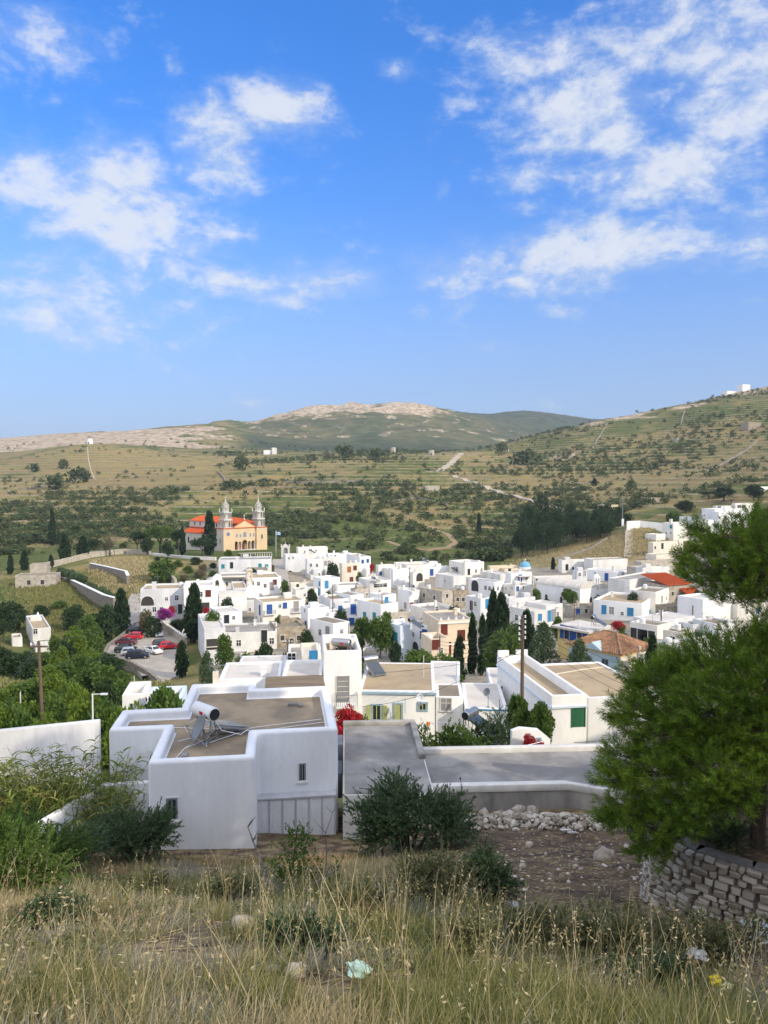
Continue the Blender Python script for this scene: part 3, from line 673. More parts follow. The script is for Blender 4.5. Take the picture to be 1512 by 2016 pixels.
W_, G_, T_, B_, P_ = WHITE, ROOF_GREY, ROOF_TAN, ROOF_BROWN, ROOF_WHITE

# --- farthest row, below the church and along the back of the village
house('white house at the back of the village just below the church gateway plaza', 583,587,645,1078,288,20,wins=[(600,1086,'s'),(622,1084,'s')],chim=[(612,1075)])
house('white house with a dark terrace canopy right of the church steps', 558,562,604,1092,266,18,wins=[(569,1099,'s'),(577,1098,'s'),(571,1130,'a')],roof=P_)
house('white house with two small dark windows beside the terrace canopy', 601,604,636,1101,256,18,wins=[(612,1112.5,'d'),(624,1113,'d')])
house('pale house with faint grey windows behind the dark round tree', 633,636,668,1098,258,15,wins=[(641,1109,'w'),(648,1108,'w')],wall=WHITE_OLD,chim=[(652,1092)])
house('long low white house on the far edge with a row of roof chimneys', 642,646,695,1091,280,14,roof=P_,chim=[(657,1084),(680,1087)],wins=[(660,1096,'d')])
house('white cube house with two bright blue windows on the far edge', 682,708,730,1096,262,24,wins=[(714,1105.5,'b'),(724,1104,'b')],chim=[(698,1090)])
house('cream two storey house with an orange wooden door and brown window', 671,673,708,1109,240,18,wall=CREAM_PALE,roof=T_,wins=[(687.5,1121,'o'),(699,1118,'r'),(692,1140.5,'r')],chim=[(690,1104)])
house('white house with two dark blue windows at the centre of the back row', 742,745,777,1113,248,22,wins=[(749.5,1129,'b'),(757.5,1131,'b'),(768,1132,'w')],blocks=[(0,768,800,1121,243,6)])
house('long white house with stepped roofs and panels behind the tall pole', 776,779,862,1108,262,16,roof=P_,wins=[(789,1118,'s')],chim=[(811,1102),(846,1106)],blocks=[(0,800,846,1112,250,5)])
house('white house with a rounded corner and broad blank wall', 770,774,812,1121,232,20,wins=[(806,1136,'s')])
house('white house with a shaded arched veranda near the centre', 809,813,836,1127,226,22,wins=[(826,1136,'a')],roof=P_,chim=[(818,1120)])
house('low ochre roofed house with one blue door by the back edge', 842,846,884,1116,258,14,roof=T_,wins=[(848,1127,'B')])
house('tall white house with notched parapet and two stout chimneys', 884,915,953,1108,250,30,wins=[(900,1119,'d'),(923,1126,'D'),(937,1124,'d'),(948,1122,'d'),(893,1122,'d')],chim=[(915,1104,1.0),(951,1105,1.0)],par=.9)
house('ochre flat roofed house in front of the blue domed chapel', 962,965,1020,1115,268,15,wall=CREAM,roof=T_,chim=[(1008,1112)])
house('white house with a dark low roof below the ochre roofed house', 945,985,1010,1131,240,28,wins=[(953,1139,'d'),(970,1141,'d'),(998,1144,'d'),(1005,1143,'d')])
root = house('white house with a blue door under a flat porch canopy', 995,1006,1047,1128,228,20,roof=P_,wins=[(1024,1138.5,'B'),(1037,1138,'s')],par=.25)
part_box(root, 'canopy', (1.8,-2.2,3.6), (7,-.05,3.75), P_); part_box(root, 'canopy_post', (2.0,-2.1,0), (2.15,-1.95,3.6), W_); part_box(root, 'canopy_post', (6.7,-2.1,0), (6.85,-1.95,3.6), W_)
house('broad house with a dark grey sunken roof and pale coping', 1048,1054,1132,1136,232,12,wall=WHITE_OLD,roof=G_,par=.7,wins=[(1062,1145,'x')])
house('long pale house with stepped white roof blocks at the far right back', 1100,1106,1172,1103,252,14,wall=WHITE_OLD,roof=G_,wins=[(1116,1117,'D'),(1128,1119,'e')],blocks=[(0,1168,1236,1102,246,6)])
house('white house with grey roof and a blue door above the barrel vaulted church', 1152,1215,1236,1126,226,45,wins=[(1173,1130,'d'),(1194,1136,'B'),(1226,1132,'w')],roof=G_,chim=[(1198,1096,.7)])
house('small white house with two white framed windows beside the vaulted church', 1132,1136,1156,1124,224,20,wins=[(1141,1131,'d'),(1151,1129,'w')])
# --- the far right, climbing the hill
house('cream house with a tall dark chimney above the stone roofs', 1276,1286,1345,1068,268,24,wall=CREAM_PALE,roof=P_,wins=[(1290,1078,'e'),(1304,1075,'D')],blocks=[(0,1292,1340,1092,258,5)])
house('tall white cube house standing alone above the straw field', 1304,1326,1356,1030,300,38,wins=[(1321,1037,'g'),(1312,1049,'s'),(1321,1049,'s')],blocks=[(0,1292,1310,1052,296,5)],chim=[(1316,1022,1.0)])
house('low white house with a single dark window on the right hillside', 1362,1368,1405,1024,325,16,wins=[(1374,1034,'d')],roof=P_)
house('white hillside house with a covered porch at the top of the lane', 1376,1380,1422,1012,345,18,wins=[(1392,1017,'x')],roof=P_)
house('big white terraced house with a tall chimney behind the pine branches', 1402,1415,1478,1008,335,22,wins=[(1425,1023,'d'),(1452,1016,'x'),(1466,1022,'d')],blocks=[(0,1408,1462,1002,340,8)],chim=[(1431,993,1.0)],roof=P_)
house('white house with a band of dark windows highest on the right hillside', 1440,1448,1484,991,362,18,wins=[(1455,997,'d',2.2,1.4),(1464,997,'d',2.2,1.4),(1475,997,'d')],roof=P_)
house('small white villa beneath a dark tree on the right hillside', 1405,1410,1448,996,372,16,wins=[(1416,999,'d',2,1.3)],roof=P_)
house('white block with a shaded terrace low behind the pine sprigs', 1412,1416,1478,1026,312,20,wins=[(1428,1040,'d'),(1447,1036,'x')],roof=P_)
house('white house at the right edge above the pine', 1490,1498,1530,958,420,20,wins=[(1506,965,'d')])
house('long house with layered brown roofs and weathered grey walls', 1247,1262,1330,1106,232,22,wall=STONE_LIGHT,roof=B_,wins=[(1256,1119,'e')],blocks=[(0,1270,1330,1120,218,8)])
house('old grey walled house with a brown roof left of the red tiles', 1252,1265,1318,1118,212,20,wall=WHITE_OLD,roof=B_,wins=[(1272,1128,'e')])
# --- left group round the car park
root = house('long white house with an arched loggia beside the car park', 272,276,360,1160,166,10,wins=[(288,1183,'a',2.8,2.2),(328,1179,'s'),(348,1177,'d'),(304,1200,'d'),(318,1200,'d'),(345,1199,'w'),(354,1199,'D')],chim=[(304,1146,.9)],b=9)
house('white house with a red framed window right of the tall cypress', 356,361,420,1154,164,12,wins=[(395,1170,'d'),(410,1168,'r'),(398,1195,'x')],chim=[(372,1146)],b=9)
house('white house with teal windows below the yellow church', 426,430,534,1102,250,8,wins=[(439,1115,'g'),(456,1113,'D'),(512,1113.5,'g'),(525,1115,'g')],chim=[(467,1096,.9)],roof=P_,b=10)
root = house('white house with a wide terrace pergola below the teal windowed house', 425,432,492,1134,222,10,wins=[(446,1150,'e'),(474,1144,'d'),(484,1144,'d')],b=9,roof=G_)
part_box(root, 'pergola_roof', (.3,-2.2,4.6), (7.4,2.4,4.75), ROOF_BROWN)
for x in (.5, 3.8, 7.1): part_box(root, 'pergola_post', (x, -2.1, 0), (x + .14, -1.96, 4.6), GREYMETAL)
house('white house with a row of three dark windows below the church', 484,489,551,1138,216,14,wins=[(497,1148,'d'),(509,1149,'d'),(522,1153,'d'),(541,1146,'r'),(497,1170,'s'),(510,1170,'s'),(535,1154,'W')])
house('white block with a salmon side wall behind the pergola', 488,492,530,1124,238,12,wall=CREAM_PALE,roof=G_,wins=[(499,1134,'e')])
house('low white house with bluish shaded wall below the windowed row', 455,459,486,1158,205,14,wins=[(466,1167,'s'),(478,1167,'s')],wall=WHITE)
house('low white house with plain roof beside the little vaulted chapel', 465,478,530,1182,186,20,wins=[(470,1201,'s'),(492,1200,'s')],roof=P_,par=.25)
root = house('white house with tall blue doors and two iron balconies', 500,517,600,1186,163,24,wins=[(511.5,1201.5,'B'),(530.5,1200.5,'B'),(561,1192,'b'),(551,1193,'s'),(583,1194,'W'),(514,1220,'d'),(505,1217,'d')],roof=G_)
_, o_, t_, _, _, h_ = HOUSES['white house with tall blue doors and two iron balconies']
balcony(root, 530, 1209, 'R', o_, t_, h_, 2.6)
balcony(root, 584, 1204, 'R', o_, t_, h_, 2.4)
house('square white house with narrow doors in front of the vaulted chapel', 413,433,477,1207,150,28,wins=[(428,1220,'d'),(446,1221,'D'),(460,1216,'s')],roof=P_,par=.3)
root = house('low white house with a pale roof pergola beside the cypress', 390,402,444,1238,132,18,wins=[(400,1262,'d'),(424,1268,'x')],roof=P_,par=.3)
part_box(root, 'pergola_roof', (.4,-.4,3.9), (4.4,4.2,4.02), P_)
house('broad low white house with long pale terrace roofs', 412,420,545,1246,134,8,wins=[(432,1262,'d'),(520,1252,'D'),(535,1262,'d'),(470,1266,'d')],roof=P_,par=.35,chim=[(468,1236)],b=9)
house('tan rubble stone house with a rough broken roofline', 530,545,602,1236,138,20,wall=STONE,roof=B_,wins=[(574,1262,'e'),(556,1256,'e'),(588,1256,'e')],name='stone_house')
house('ruined stone house half hidden by the bright green tree', 560,568,596,1222,148,22,wall=STONE,roof=B_,name='stone_house')
# --- middle rows
house('cream walled small house with a flat brown roof below the white plaza', 570,573,618,1149,212,16,wall=CREAM_PALE,roof=B_,wins=[(586,1153,'e')])
house('low white house with a brown roof above the blue awning', 576,582,626,1161,202,18,roof=B_,wins=[(600,1171,'s'),(616,1165,'d')])
root = house('white house with light blue windows and a blue cloth awning', 616,632,669,1139,208,30,wins=[(629,1149,'c'),(643,1151,'C'),(628,1166,'C')],roof=P_)
house('low white house with a brown roof behind the leaning dark pole', 658,664,712,1152,206,12,roof=B_,wins=[(700,1162,'d')])
house('white house with a small parapet terrace and long window band', 706,728,770,1144,210,22,wins=[(744,1153,'d',2.6,1.0),(755,1152,'d',2.2,1.0),(748,1166,'e')],roof=G_,chim=[(737,1132)])
house('rough walled house with a broken brown roof at the village centre', 690,698,726,1160,192,24,wall=STONE_LIGHT,roof=B_,wins=[(722,1170,'s')])
house('white house with wide brown roof right of the blue shuttered cube', 628,650,688,1180,176,26,roof=B_)
house('small house with a grey brown roof and pale end wall', 658,690,716,1172,184,36,roof=B_,wins=[(700,1184,'d')])
house('blank white cube house with one slit window', 592,606,648,1198,150,26,wins=[(600,1202,'s'),(602,1229,'b')],blocks=[(0,648,675,1206,151,4)],roof=P_,bevel=.08)
house('white house with a tall blue door and two blue windows in the middle', 656,660,706,1188,168,14,wins=[(670,1198,'b'),(695.5,1199.5,'B')],roof=B_)
house('low white house with a broad brown roof beside a utility pole', 610,656,688,1228,136,42,wins=[(630,1245,'d'),(645,1246,'W'),(672,1243,'s')],roof=B_,par=.15)
house('white house with two teal windows and a light blue roof shutter', 703,750,784,1190,158,38,wins=[(718,1211,'g'),(737,1212,'g'),(761,1181,'c')],roof=P_,par=.5,blocks=[(0,754,780,1172,166,5)])
house('tall plain white house left of the big stone house', 783,806,826,1163,186,34,wins=[(810,1192,'r'),(819,1190,'W'),(798,1192,'w')],roof=P_)
house('large tan stone house with three small square windows', 825,870,892,1164,182,36,wall=STONE_LIGHT,roof=ROOF_TAN,wins=[(835,1172,'e'),(855,1176.5,'e'),(880,1173,'e'),(840,1188,'s'),(856,1192,'s')],par=.2,name='stone_house')
house('half ruined stone house joined to the big stone house', 888,893,924,1162,184,14,wall=STONE,roof=B_,wins=[(901,1180,'e'),(912,1180,'e')],name='stone_house')
house('plain white walled house with one small window above the stone house', 857,893,918,1135,216,34,wins=[(876,1144,'s')],roof=P_,par=.25)
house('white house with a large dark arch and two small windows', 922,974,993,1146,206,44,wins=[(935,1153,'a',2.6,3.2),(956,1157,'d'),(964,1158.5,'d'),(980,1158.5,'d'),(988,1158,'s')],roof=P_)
house('white house with three small windows stepping down beside the arch', 991,1014,1046,1153,204,30,wins=[(996,1158,'s'),(1008,1158,'s'),(1019,1159,'b'),(1030,1156,'s')],roof=G_)
house('low white walled yard house with a shed at the centre', 807,850,906,1203,160,26,wins=[(860,1199,'d'),(830,1220,'s')],roof=P_,par=.7)
house('rubble walled ruin with a collapsed brown roof', 756,770,806,1206,158,22,wall=STONE_LIGHT,roof=B_,wins=[(790,1219,'e'),(765,1215,'e')],name='stone_house')
house('white house with an aqua door left of the tall twin cypresses', 917,946,968,1178,168,34,wins=[(936,1189,'d'),(959.5,1189,'C'),(928,1192,'D')],roof=P_,chim=[(934,1169)])
house('white house with a pale terrace behind the twin cypresses', 990,1002,1054,1178,176,20,roof=G_,par=.5)
house('white house with a blue window and blue door in the sunlight', 998,1052,1108,1204,142,32,wins=[(1063,1215,'c'),(1082.5,1213,'C'),(1090,1211,'W'),(1098,1208,'s'),(1017,1216,'d')],roof=G_,par=.35,blocks=[(0,1075,1108,1192,146,6)])
house('grey stone shed with a blue door beside the timber pergola', 1112,1128,1168,1194,170,16,wall=STONE_LIGHT,roof=B_,wins=[(1138,1204,'b'),(1154,1203,'e')],name='stone_house')
root = house('large white house with bright blue windows and rooftop plants', 1168,1264,1292,1188,160,58,wins=[(1189,1200,'c',1.0,1.9),(1204,1202,'w'),(1241,1204.5,'c',1.25,1.7),(1279,1206,'c'),(1225,1208,'s')],roof=P_,par=.5)
house('white house with a single deep blue window above the planted roof', 1203,1236,1256,1142,188,44,wins=[(1216,1154,'b',1.2,1.6)],roof=P_,blocks=[(0,1240,1312,1142,186,6)])
house('sunlit white block with two narrow doors right of the planted roof', 1240,1291,1317,1166,166,50,wins=[(1303,1180,'w'),(1312,1178,'s')],roof=B_)
root = house('yellow house with a row of dark blue shutters under a pale flat roof', 1098,1158,1200,1246,116,40,wall=YELLOW,roof=P_,wins=[(1108,1243,'b',.9,2.1),(1116,1245,'D',.9,2.1),(1123,1247,'b',.9,2.1),(1132,1249,'b',.9,2.1),(1141,1251,'D',.9,2.1),(1150,1253,'b',.9,2.1),(1192,1252,'r')],par=.02,name='yellow_house',bevel=0)
a_, b_, h_ = root['_dims']
part_box(root, 'roof_overhang', (-.9,-.7,h_ + .03), (a_ + .7, b_ + .7, h_ + .35), P_)
house('tall white house half hidden behind the pine on the right', 1384,1404,1450,1172,150,30,wins=[(1408,1206,'s'),(1420,1196,'s')],roof=P_,blocks=[(0,1384,1430,1180,146,6)])
house('stone barn with a rough roof below the red tiled roofs', 1290,1312,1366,1194,152,24,wall=STONE,roof=ROOF_BROWN,wins=[(1316,1213,'e')],name='stone_house')
house('white shop house with a pale canopy behind the tiled roof', 1240,1294,1322,1232,122,40,wins=[(1252,1248,'x'),(1272,1252,'x')],roof=P_,wall=WHITE)
house('long white house with pale sloping roof behind the slim pole', 1246,1300,1368,1224,134,34,roof=P_,par=.15)
house('cream house with a flat brown roof right of the slim pole', 1305,1343,1367,1246,114,38,wall=CREAM_PALE,roof=B_,wins=[(1324,1260,'d'),(1356,1252,'s')],par=.15)
house('long white house with a blue shuttered window at the right', 1340,1364,1446,1230,122,18,wins=[(1373,1252,'b'),(1391,1256,'d'),(1420,1255,'s')],roof=B_,blocks=[(0,1406,1448,1228,120,5)])
house('low white house with stepped roof behind the small cypress', 1294,1320,1376,1270,100,24,wins=[(1333,1284,'w'),(1355,1293,'s')],roof=P_)
house('small pale house with a white roof at the foot of the small cypress', 1255,1302,1336,1296,94,36,roof=P_,wins=[(1262,1303,'d')],wall=CREAM_PALE)
house('low white block beside the pine with flat pale roof', 1350,1366,1442,1262,108,18,wins=[(1386,1268,'d'),(1400,1272,'s')],roof=P_)
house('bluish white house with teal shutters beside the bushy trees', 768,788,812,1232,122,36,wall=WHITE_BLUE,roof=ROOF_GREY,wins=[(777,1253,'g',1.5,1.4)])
root = house('white house with a tall blue door and a small balcony', 807,842,866,1232,124,40,wins=[(813.5,1249,'s'),(831,1250.5,'b'),(841,1254,'B'),(818,1271,'a',1.4,1.4),(834,1277,'a',1.4,1.4)],roof=ROOF_BROWN)
house('white house seen through the gap between the two pine masses', 1440,1452,1515,1188,152,24,wins=[(1470,1204,'d'),(1492,1202,'b')],roof=P_)
house('long low white house behind the pine at the right edge', 1430,1440,1520,1226,126,18,wins=[(1462,1240,'d'),(1490,1238,'w')],roof=B_)
# --- cream two-storey house with red-brown shutters
root = house('cream neoclassical house with red brown shutters by the cypresses', 862,864,932,1222,118,14,wall=CREAM,roof=P_,wins=[(874.5,1239,'r',1.0,1.6),(908,1250.5,'r',1.2,1.6),(880,1278,'R',1.3,2.2)],par=.3,b=9,name='cream_house')
a_, b_, h_ = root['_dims']
part_box(root, 'cornice', (-.15,-.18,h_ - .55), (a_ + .15, -.02, h_ - .3), W_); part_box(root, 'string_course', (-.1,-.12,h_ - 4.0), (a_ + .1, -.02, h_ - 3.8), W_)
mb = MB(); 
for k in range(5): x = .4 + (a_ - .8) * k / 4; mb.add([(x - .25,-.05,h_), (x + .25,-.05,h_), (x,-.05,h_ + .6), (x - .25,.2,h_), (x + .25,.2,h_), (x,.2,h_ + .6)], [(0,1,2), (5,4,3), (0,3,4,1), (1,4,5,2), (2,5,3,0)])
mb.build('acroterion', W_, root)
house('low cream wing with terrace parapet in front of the cream house', 845,847,884,1258,113,14,wall=CREAM,roof=P_,wins=[(858,1269,'r'),(868,1280,'s')],par=.9,b=5,name='cream_house')

# --- nearest row, behind the foreground house
root = house('white tower like house with a grey shuttered balcony door', 632,637,712,1282,58,6,b=6.5,wins=[(675,1357,'W',1.0,2.1)],roof=T_,par=.7,bevel=.08,chim=[])
_, o_, t_, a_, b_, h_ = HOUSES['white tower like house with a grey shuttered balcony door']
balcony(root, 682, 1386, 'R', o_, t_, h_, 1.7)
for x0, x1 in ((1.1,1.7),(2.0,2.6)):
    opening('d', root, (x0 + x1) / 2 - .1, h_ - .55, 'R', .5, .5).location = (0, 3.4, 0)
part_box(root, 'roof_hut', (.6,3.45,h_ - .7), (2.9,5.2,h_ - .05), CREAM_PALE)
root = house('white house with sage green shutters and a tan roof', 703,706,857,1359,60,-3,b=9.5,roof=T_,par=.06,wins=[],bevel=.04)
_, o_, t_, a_, b_, h_ = HOUSES['white house with sage green shutters and a tan roof']
part_box(root, 'cornice', (-.1,-.14,h_ - .28), (a_ + .1,-.003,h_ - .1), BLUEGREY)
def shutter_window(root, px, py, org, th, h, w, hh, open_=True):
    s_, z = face_hit(px, py, org, th, 'R'); z += h
    mb = MB().at(Matrix.Translation((s_, 0, z))); t = .14
    for q in (((-w/2-t,-.07,-hh/2-t),(w/2+t,.02,-hh/2)), ((-w/2-t,-.07,hh/2),(w/2+t,.02,hh/2+t)), ((-w/2-t,-.07,-hh/2),(-w/2,.02,hh/2)), ((w/2,-.07,-hh/2),(w/2+t,.02,hh/2))): mb.box(*q)
    wn = mb.build('window', BLUEGREY, root)
    mb = MB().at(Matrix.Translation((s_, 0, z))); mb.box((-w/2,-.02,-hh/2),(w/2,.03,hh/2)); mb.build('pane', DARK, wn)
    mb = MB().at(Matrix.Translation((s_, 0, z)))
    for x in (-w/2+.04, 0, w/2-.04): mb.box((x-.035,-.045,-hh/2),(x+.035,-.022,hh/2))
    mb.build('sash', SAGE, wn)
    for sd_ in ((-1, 1) if open_ else ()):
        mb = MB().at(Matrix.Translation((s_ + sd_ * (w/2 + t + .02), 0, z)) @ Matrix.Rotation(R(sd_ * -14), 4, 'Z'))
        x0, x1 = sorted((0, sd_ * w * .52)); mb.box((x0,-.12,-hh/2-.05),(x1,-.075,hh/2+.05))
        for k in range(9): mb.box((x0+.05,-.135,-hh/2+.05+k*hh/9),(x1-.05,-.12,-hh/2+.05+k*hh/9+hh/18))
        mb.build('shutter', SAGE, wn)
shutter_window(root, 741.5, 1402.5, o_, t_, h_, .72, 1.15); shutter_window(root, 784, 1402, o_, t_, h_, .55, 1.3, False)
mb = MB().at(Matrix.Translation((*[face_hit(783, 1402, o_, t_, 'R')[0]], 0, face_hit(783, 1402, o_, t_, 'R')[1] + h_))); mb.box((-.28,-.1,-.62),(.2,-.06,.62)); mb.build('shutter', SAGE, root)
shutter_window(root, 832, 1391, o_, t_, h_, .6, .5, False)
root = house('white annex with a small brown roof and a pale yellow shutter', 856,858,912,1372,59.6,-3,b=4.0,roof=B_,par=.05,wins=[(878,1387,'w',.8,1.0)],bevel=.03)
root = house('white roofed house behind the tan roof with a pale sloping top', 836,840,905,1347,67,-6,b=9,roof=P_,par=.1,wins=[],bevel=.05)
root = house('low white house with a pale lean to roof and a light blue edge', 912,915,1000,1394,58,-4,b=7.5,roof=P_,par=.06,wins=[],bevel=.03)
a_, b_, h_ = root['_dims']; part_box(root, 'blue_trim', (.1,-.06,h_ - .16), (a_ - .1,-.004,h_ - .06), SKYBLUE)
root = house('small white house with a rooftop box between the wires and the pole', 962,966,1026,1348,74,-4,b=7,roof=P_,par=.05,wins=[],bevel=.03)
part_box(root, 'roof_box', (1.6,2.2,4.98), (2.5,3.1,5.7), CREAM_PALE); part_box(root, 'chimney', (.95,3.6,4.98), (1.4,4.0,6.1), W_)
house('small cream block with pale blue window behind the tower house', 590,594,632,1292,70,8,b=6,wall=CREAM_PALE,roof=P_,wins=[(617,1290,'c',.7,.8)])
house('low house with a narrow brown roof strip behind the tower house', 560,564,634,1304,78,6,b=9,wall=WHITE_OLD,roof=G_,wins=[(574,1296,'d')])
house('low white house with ragged pale roof left of the tower house', 548,552,634,1342,56,4,b=7,roof=P_,par=.3,wins=[])
house('white house with flat pale roof behind the foreground parapet', 425,430,552,1338,62,6,b=6,roof=P_,par=.2,chim=[(520,1318,.5)])
house('long white house with dusty pale roof behind the small conifer', 456,462,560,1322,76,5,b=7,roof=P_,par=.15)
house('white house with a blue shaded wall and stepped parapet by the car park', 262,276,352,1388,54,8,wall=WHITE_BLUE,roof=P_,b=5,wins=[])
house('small white box house with a sunken roof beside the bushes', 236,240,270,1368,50,10,b=3.4,roof=P_,par=.5,wins=[])
# --- house with the long tan roof and green door
root = house('white house with a tall green door and a sunken tan roof', 1033,1086,1156,1370,54,9,b=13,roof=T_,par=.75,wins=[(1138.5,1411,'G',1.0,1.55)],bevel=.05,drop=1.0)
a_, b_, h_ = root['_dims']; 
part_box(root, 'cornice', (-.1,-.12,h_ - .95), (a_ + .02,-.003,h_ - .8), WHITE_BLUE); part_box(root, 'cornice', (-.12,-.12,h_ - .95), (-.003,b_,h_ - .8), WHITE_BLUE)
for y_, z_ in ((3.2, 1.6), (6.8, 1.8)): opening('w', root, y_, h_ - 3.2, 'L', .7, 2.2)
part_box(root, 'base_plinth', (.05,-.35,0), (a_, -.004, max(.6, h_ - 4.3)), WHITE_OLD)
part_box(root, 'parapet_block', (.0,b_ - .3,h_ - .02), (a_ * .36,b_,h_ + .45), W_); part_box(root, 'parapet_block', (a_ * .62,b_ - .3,h_ - .02), (a_,b_,h_ + .45), W_)
root = house('white walled house with a broad plain tan roof beside the pine', 1155,1158.5,1300,1374,54.6,9,b=10.5,roof=ROOF_TAN,par=.14,wins=[],bevel=.05,drop=1.0)
a_, b_, h_ = root['_dims']
mb = MB(); mb.tube([(4.0,-.1,h_ - .95),(4.0,-.1,h_ - 4.2)], .035); mb.tube([(3.7,-.1,h_ - .95),(5.6,-.1,h_ - .95)], .035); mb.tube([(5.1,-.1,h_ - 2.4),(5.1,-.1,h_ - 4.2)], .035); mb.build('drain_pipe', GREYMETAL, root)
mb = MB(); mb.tube([(.4,7.2,h_ - .08),(3,8.2,h_ - .08),(5.4,8.8,h_ - .08)], .05); mb.build('roof_pipe', CREAM_PALE, root)

# --- house with hipped clay tile roof
def hip_house():
    th = R(38); c = P(1221, 1288, 100); root = thing('tiled_house', 'grey blue and cream house under an old hipped clay tile roof', 'house', (c.x, c.y, c.z - 5), th, 'houses of the village')
    a, b, h = 7.5, 8.6, 5.0
    mb = MB(); mb.box((0,0,0), (a,b,h)); mb.build('wall', AQUA_WALL, root)
    part_box(root, 'front_wall', (.02,-.05,0), (a,.02,h - .01), CREAM_PALE); part_box(root, 'cornice', (-.2,-.2,h - .35), (a + .2,b + .2,h), YELLOW)
    e = .45; z = h + .02; rz = h + 1.9; mx = a / 2
    mb = MB(); mb.add([(-e,-e,z),(a+e,-e,z),(a+e,b+e,z),(-e,b+e,z),(mx,b*.36,rz),(mx,b*.64,rz),(-e,-e,z-.12),(a+e,-e,z-.12),(a+e,b+e,z-.12),(-e,b+e,z-.12)],
           [(0,1,4),(1,2,5,4),(2,3,5),(3,0,4,5),(0,6,7,1),(1,7,8,2),(2,8,9,3),(3,9,6,0),(6,9,8,7)])
    # rows of pan tiles as ribs running down the slopes
    def ribs(p0, p1, q0, q1, n):
        for k in range(1, n):
            t = k / n; lo = Vector(p0).lerp(Vector(p1), t); hi = Vector(q0).lerp(Vector(q1), t); mb.tube([lo + Vector((0,0,.03)), hi + Vector((0,0,.03))], .07, 4)
    ribs((-e,-e,z),(a+e,-e,z),(mx,b*.36,rz),(mx,b*.36,rz),26); ribs((-e,b+e,z),(-e,-e,z),(mx,b*.64,rz),(mx,b*.36,rz),30); ribs((a+e,-e,z),(a+e,b+e,z),(mx,b*.36,rz),(mx,b*.64,rz),30)
    mb.tube([(-e,-e,z+.05),(mx,b*.36,rz+.05),(mx,b*.64,rz+.05)], .13, 6); mb.tube([(a+e,-e,z+.05),(mx,b*.36,rz+.05)], .13, 6)
    mb.build('roof', TILE_OLD, root)
    mb = MB(); mb.add([(-.55,b*.3,h),(-.55,b*.7,h),(-.55,b*.5,h+1.0),(1.6,b*.3,h),(1.6,b*.7,h),(1.6,b*.5,h+1.0)], [(0,1,2),(3,5,4),(0,2,5,3),(1,4,5,2),(0,3,4,1)]); mb.build('gable', AQUA_WALL, root)
    for y_ in (2.4, 5.4): opening('S', root, y_, 2.9, 'L', 1.0, 1.9)
    opening('S', root, 1.6, 2.6, 'R', 1.0, 1.9); opening('d', root, 5.6, 2.6, 'R')
    part_box(root, 'chimney', (3.9,-.4,0), (4.4,-.06,h + .6), STONE_LIGHT)
hip_house()
# --- old house with bright red tiled roofs
def red_roofs():
    c = P(1345, 1160, 184); root = thing('old_stone_house', 'old stone house with two bright red tiled roofs', 'house', (c.x, c.y, c.z - 4), R(24), 'houses of the village')
    mb = MB(); mb.box((-5.5,0,0), (2.0,8,4.6)); mb.box((-1.0,-3.2,0), (3.2,0,2.4)); mb.build('wall', STONE_LIGHT, root)
    mb = MB(); mb.hexa([(-5.9,-.5,5.3),(2.4,-.5,5.3),(2.4,8.3,7.0),(-5.9,8.3,7.0)], [(-5.9,-.5,5.45),(2.4,-.5,5.45),(2.4,8.3,7.15),(-5.9,8.3,7.15)])
    for k in range(24): x = -5.8 + k * .35; mb.tube([(x,-.5,5.5),(x,8.3,7.2)], .07, 4)
    mb.build('roof', TERRACOTTA, root)
    mb = MB(); mb.hexa([(-1.3,-3.6,2.6),(3.6,-3.6,2.6),(3.6,.2,4.2),(-1.3,.2,4.2)], [(-1.3,-3.6,2.74),(3.6,-3.6,2.74),(3.6,.2,4.34),(-1.3,.2,4.34)])
    for k in range(14): x = -1.2 + k * .36; mb.tube([(x,-3.6,2.78),(x,.2,4.4)], .07, 4)
    mb.build('porch_roof', TERRACOTTA, root)
    part_box(root, 'gable_wall', (-5.4,.1,4.6), (1.9,7.8,5.25), STONE_LIGHT)
    opening('e', root, -3.5, 3.1, 'R'); opening('D', root, 1.0, 1.1, 'R').location = (0, -3.2, 0)
red_roofs()
# --- small farm buildings scattered over the hills
def cottage(label, px, py, Y, w, d, h, wall=STONE, th=20, name='stone_hut', roof=ROOF_BROWN, wins=1, group='farm buildings on the hillside'):
    p = P(px, py, Y); z = H1(p.x, p.y); root = thing(name, label, 'hut', (p.x, p.y, z - .6), R(th), group)
    flat_block(root, w, d, h + .6, wall, roof, .25, .3, bevel=0)
    for k in range(wins): opening('e', root, w * (k + 1) / (wins + 1), (h + .6) * .5, 'R', 1.1, 1.5)
    return root
cottage('low tan farmhouse ruin above the pine wood', 1188,992,455,11,6,3.4,CREAM,wins=2)
cottage('small stone barn right of the tan farmhouse ruin', 1278,992,452,9,6,4,STONE,wins=1)
cottage('long ruined stone building high on the right terraces', 1332,905,760,26,7,4,STONE_LIGHT,wins=3)
cottage('square stone house by the dark trees at the right edge', 1472,908,745,17,10,9,STONE,wins=2)
cottage('tan stone farmhouse with two boxes at the left below the graveyard', 30,1155,232,12,7,4,STONE_LIGHT,wins=2,th=12)
cottage('stone loft stacked behind the tan farmhouse at the left', 60,1145,240,5,5,6.5,STONE_LIGHT,wins=1,th=12)
cottage('tiny white hut on the plateau left of the mountain', 520,895,1000,10,7,6,WHITE,wins=0,name='white_hut',roof=P_)
cottage('pale round topped hut beside the tiny white hut', 536,893,1000,6,6,9,WHITE_OLD,wins=0,name='white_hut',roof=P_)
cottage('tiny pale shed among the bushes right of the church', 730,968,590,6,4,3,STONE_LIGHT,wins=0,th=10)
cottage('ruined terrace wall hut below the saddle road', 838,962,580,12,6,4,STONE_LIGHT,wins=0)
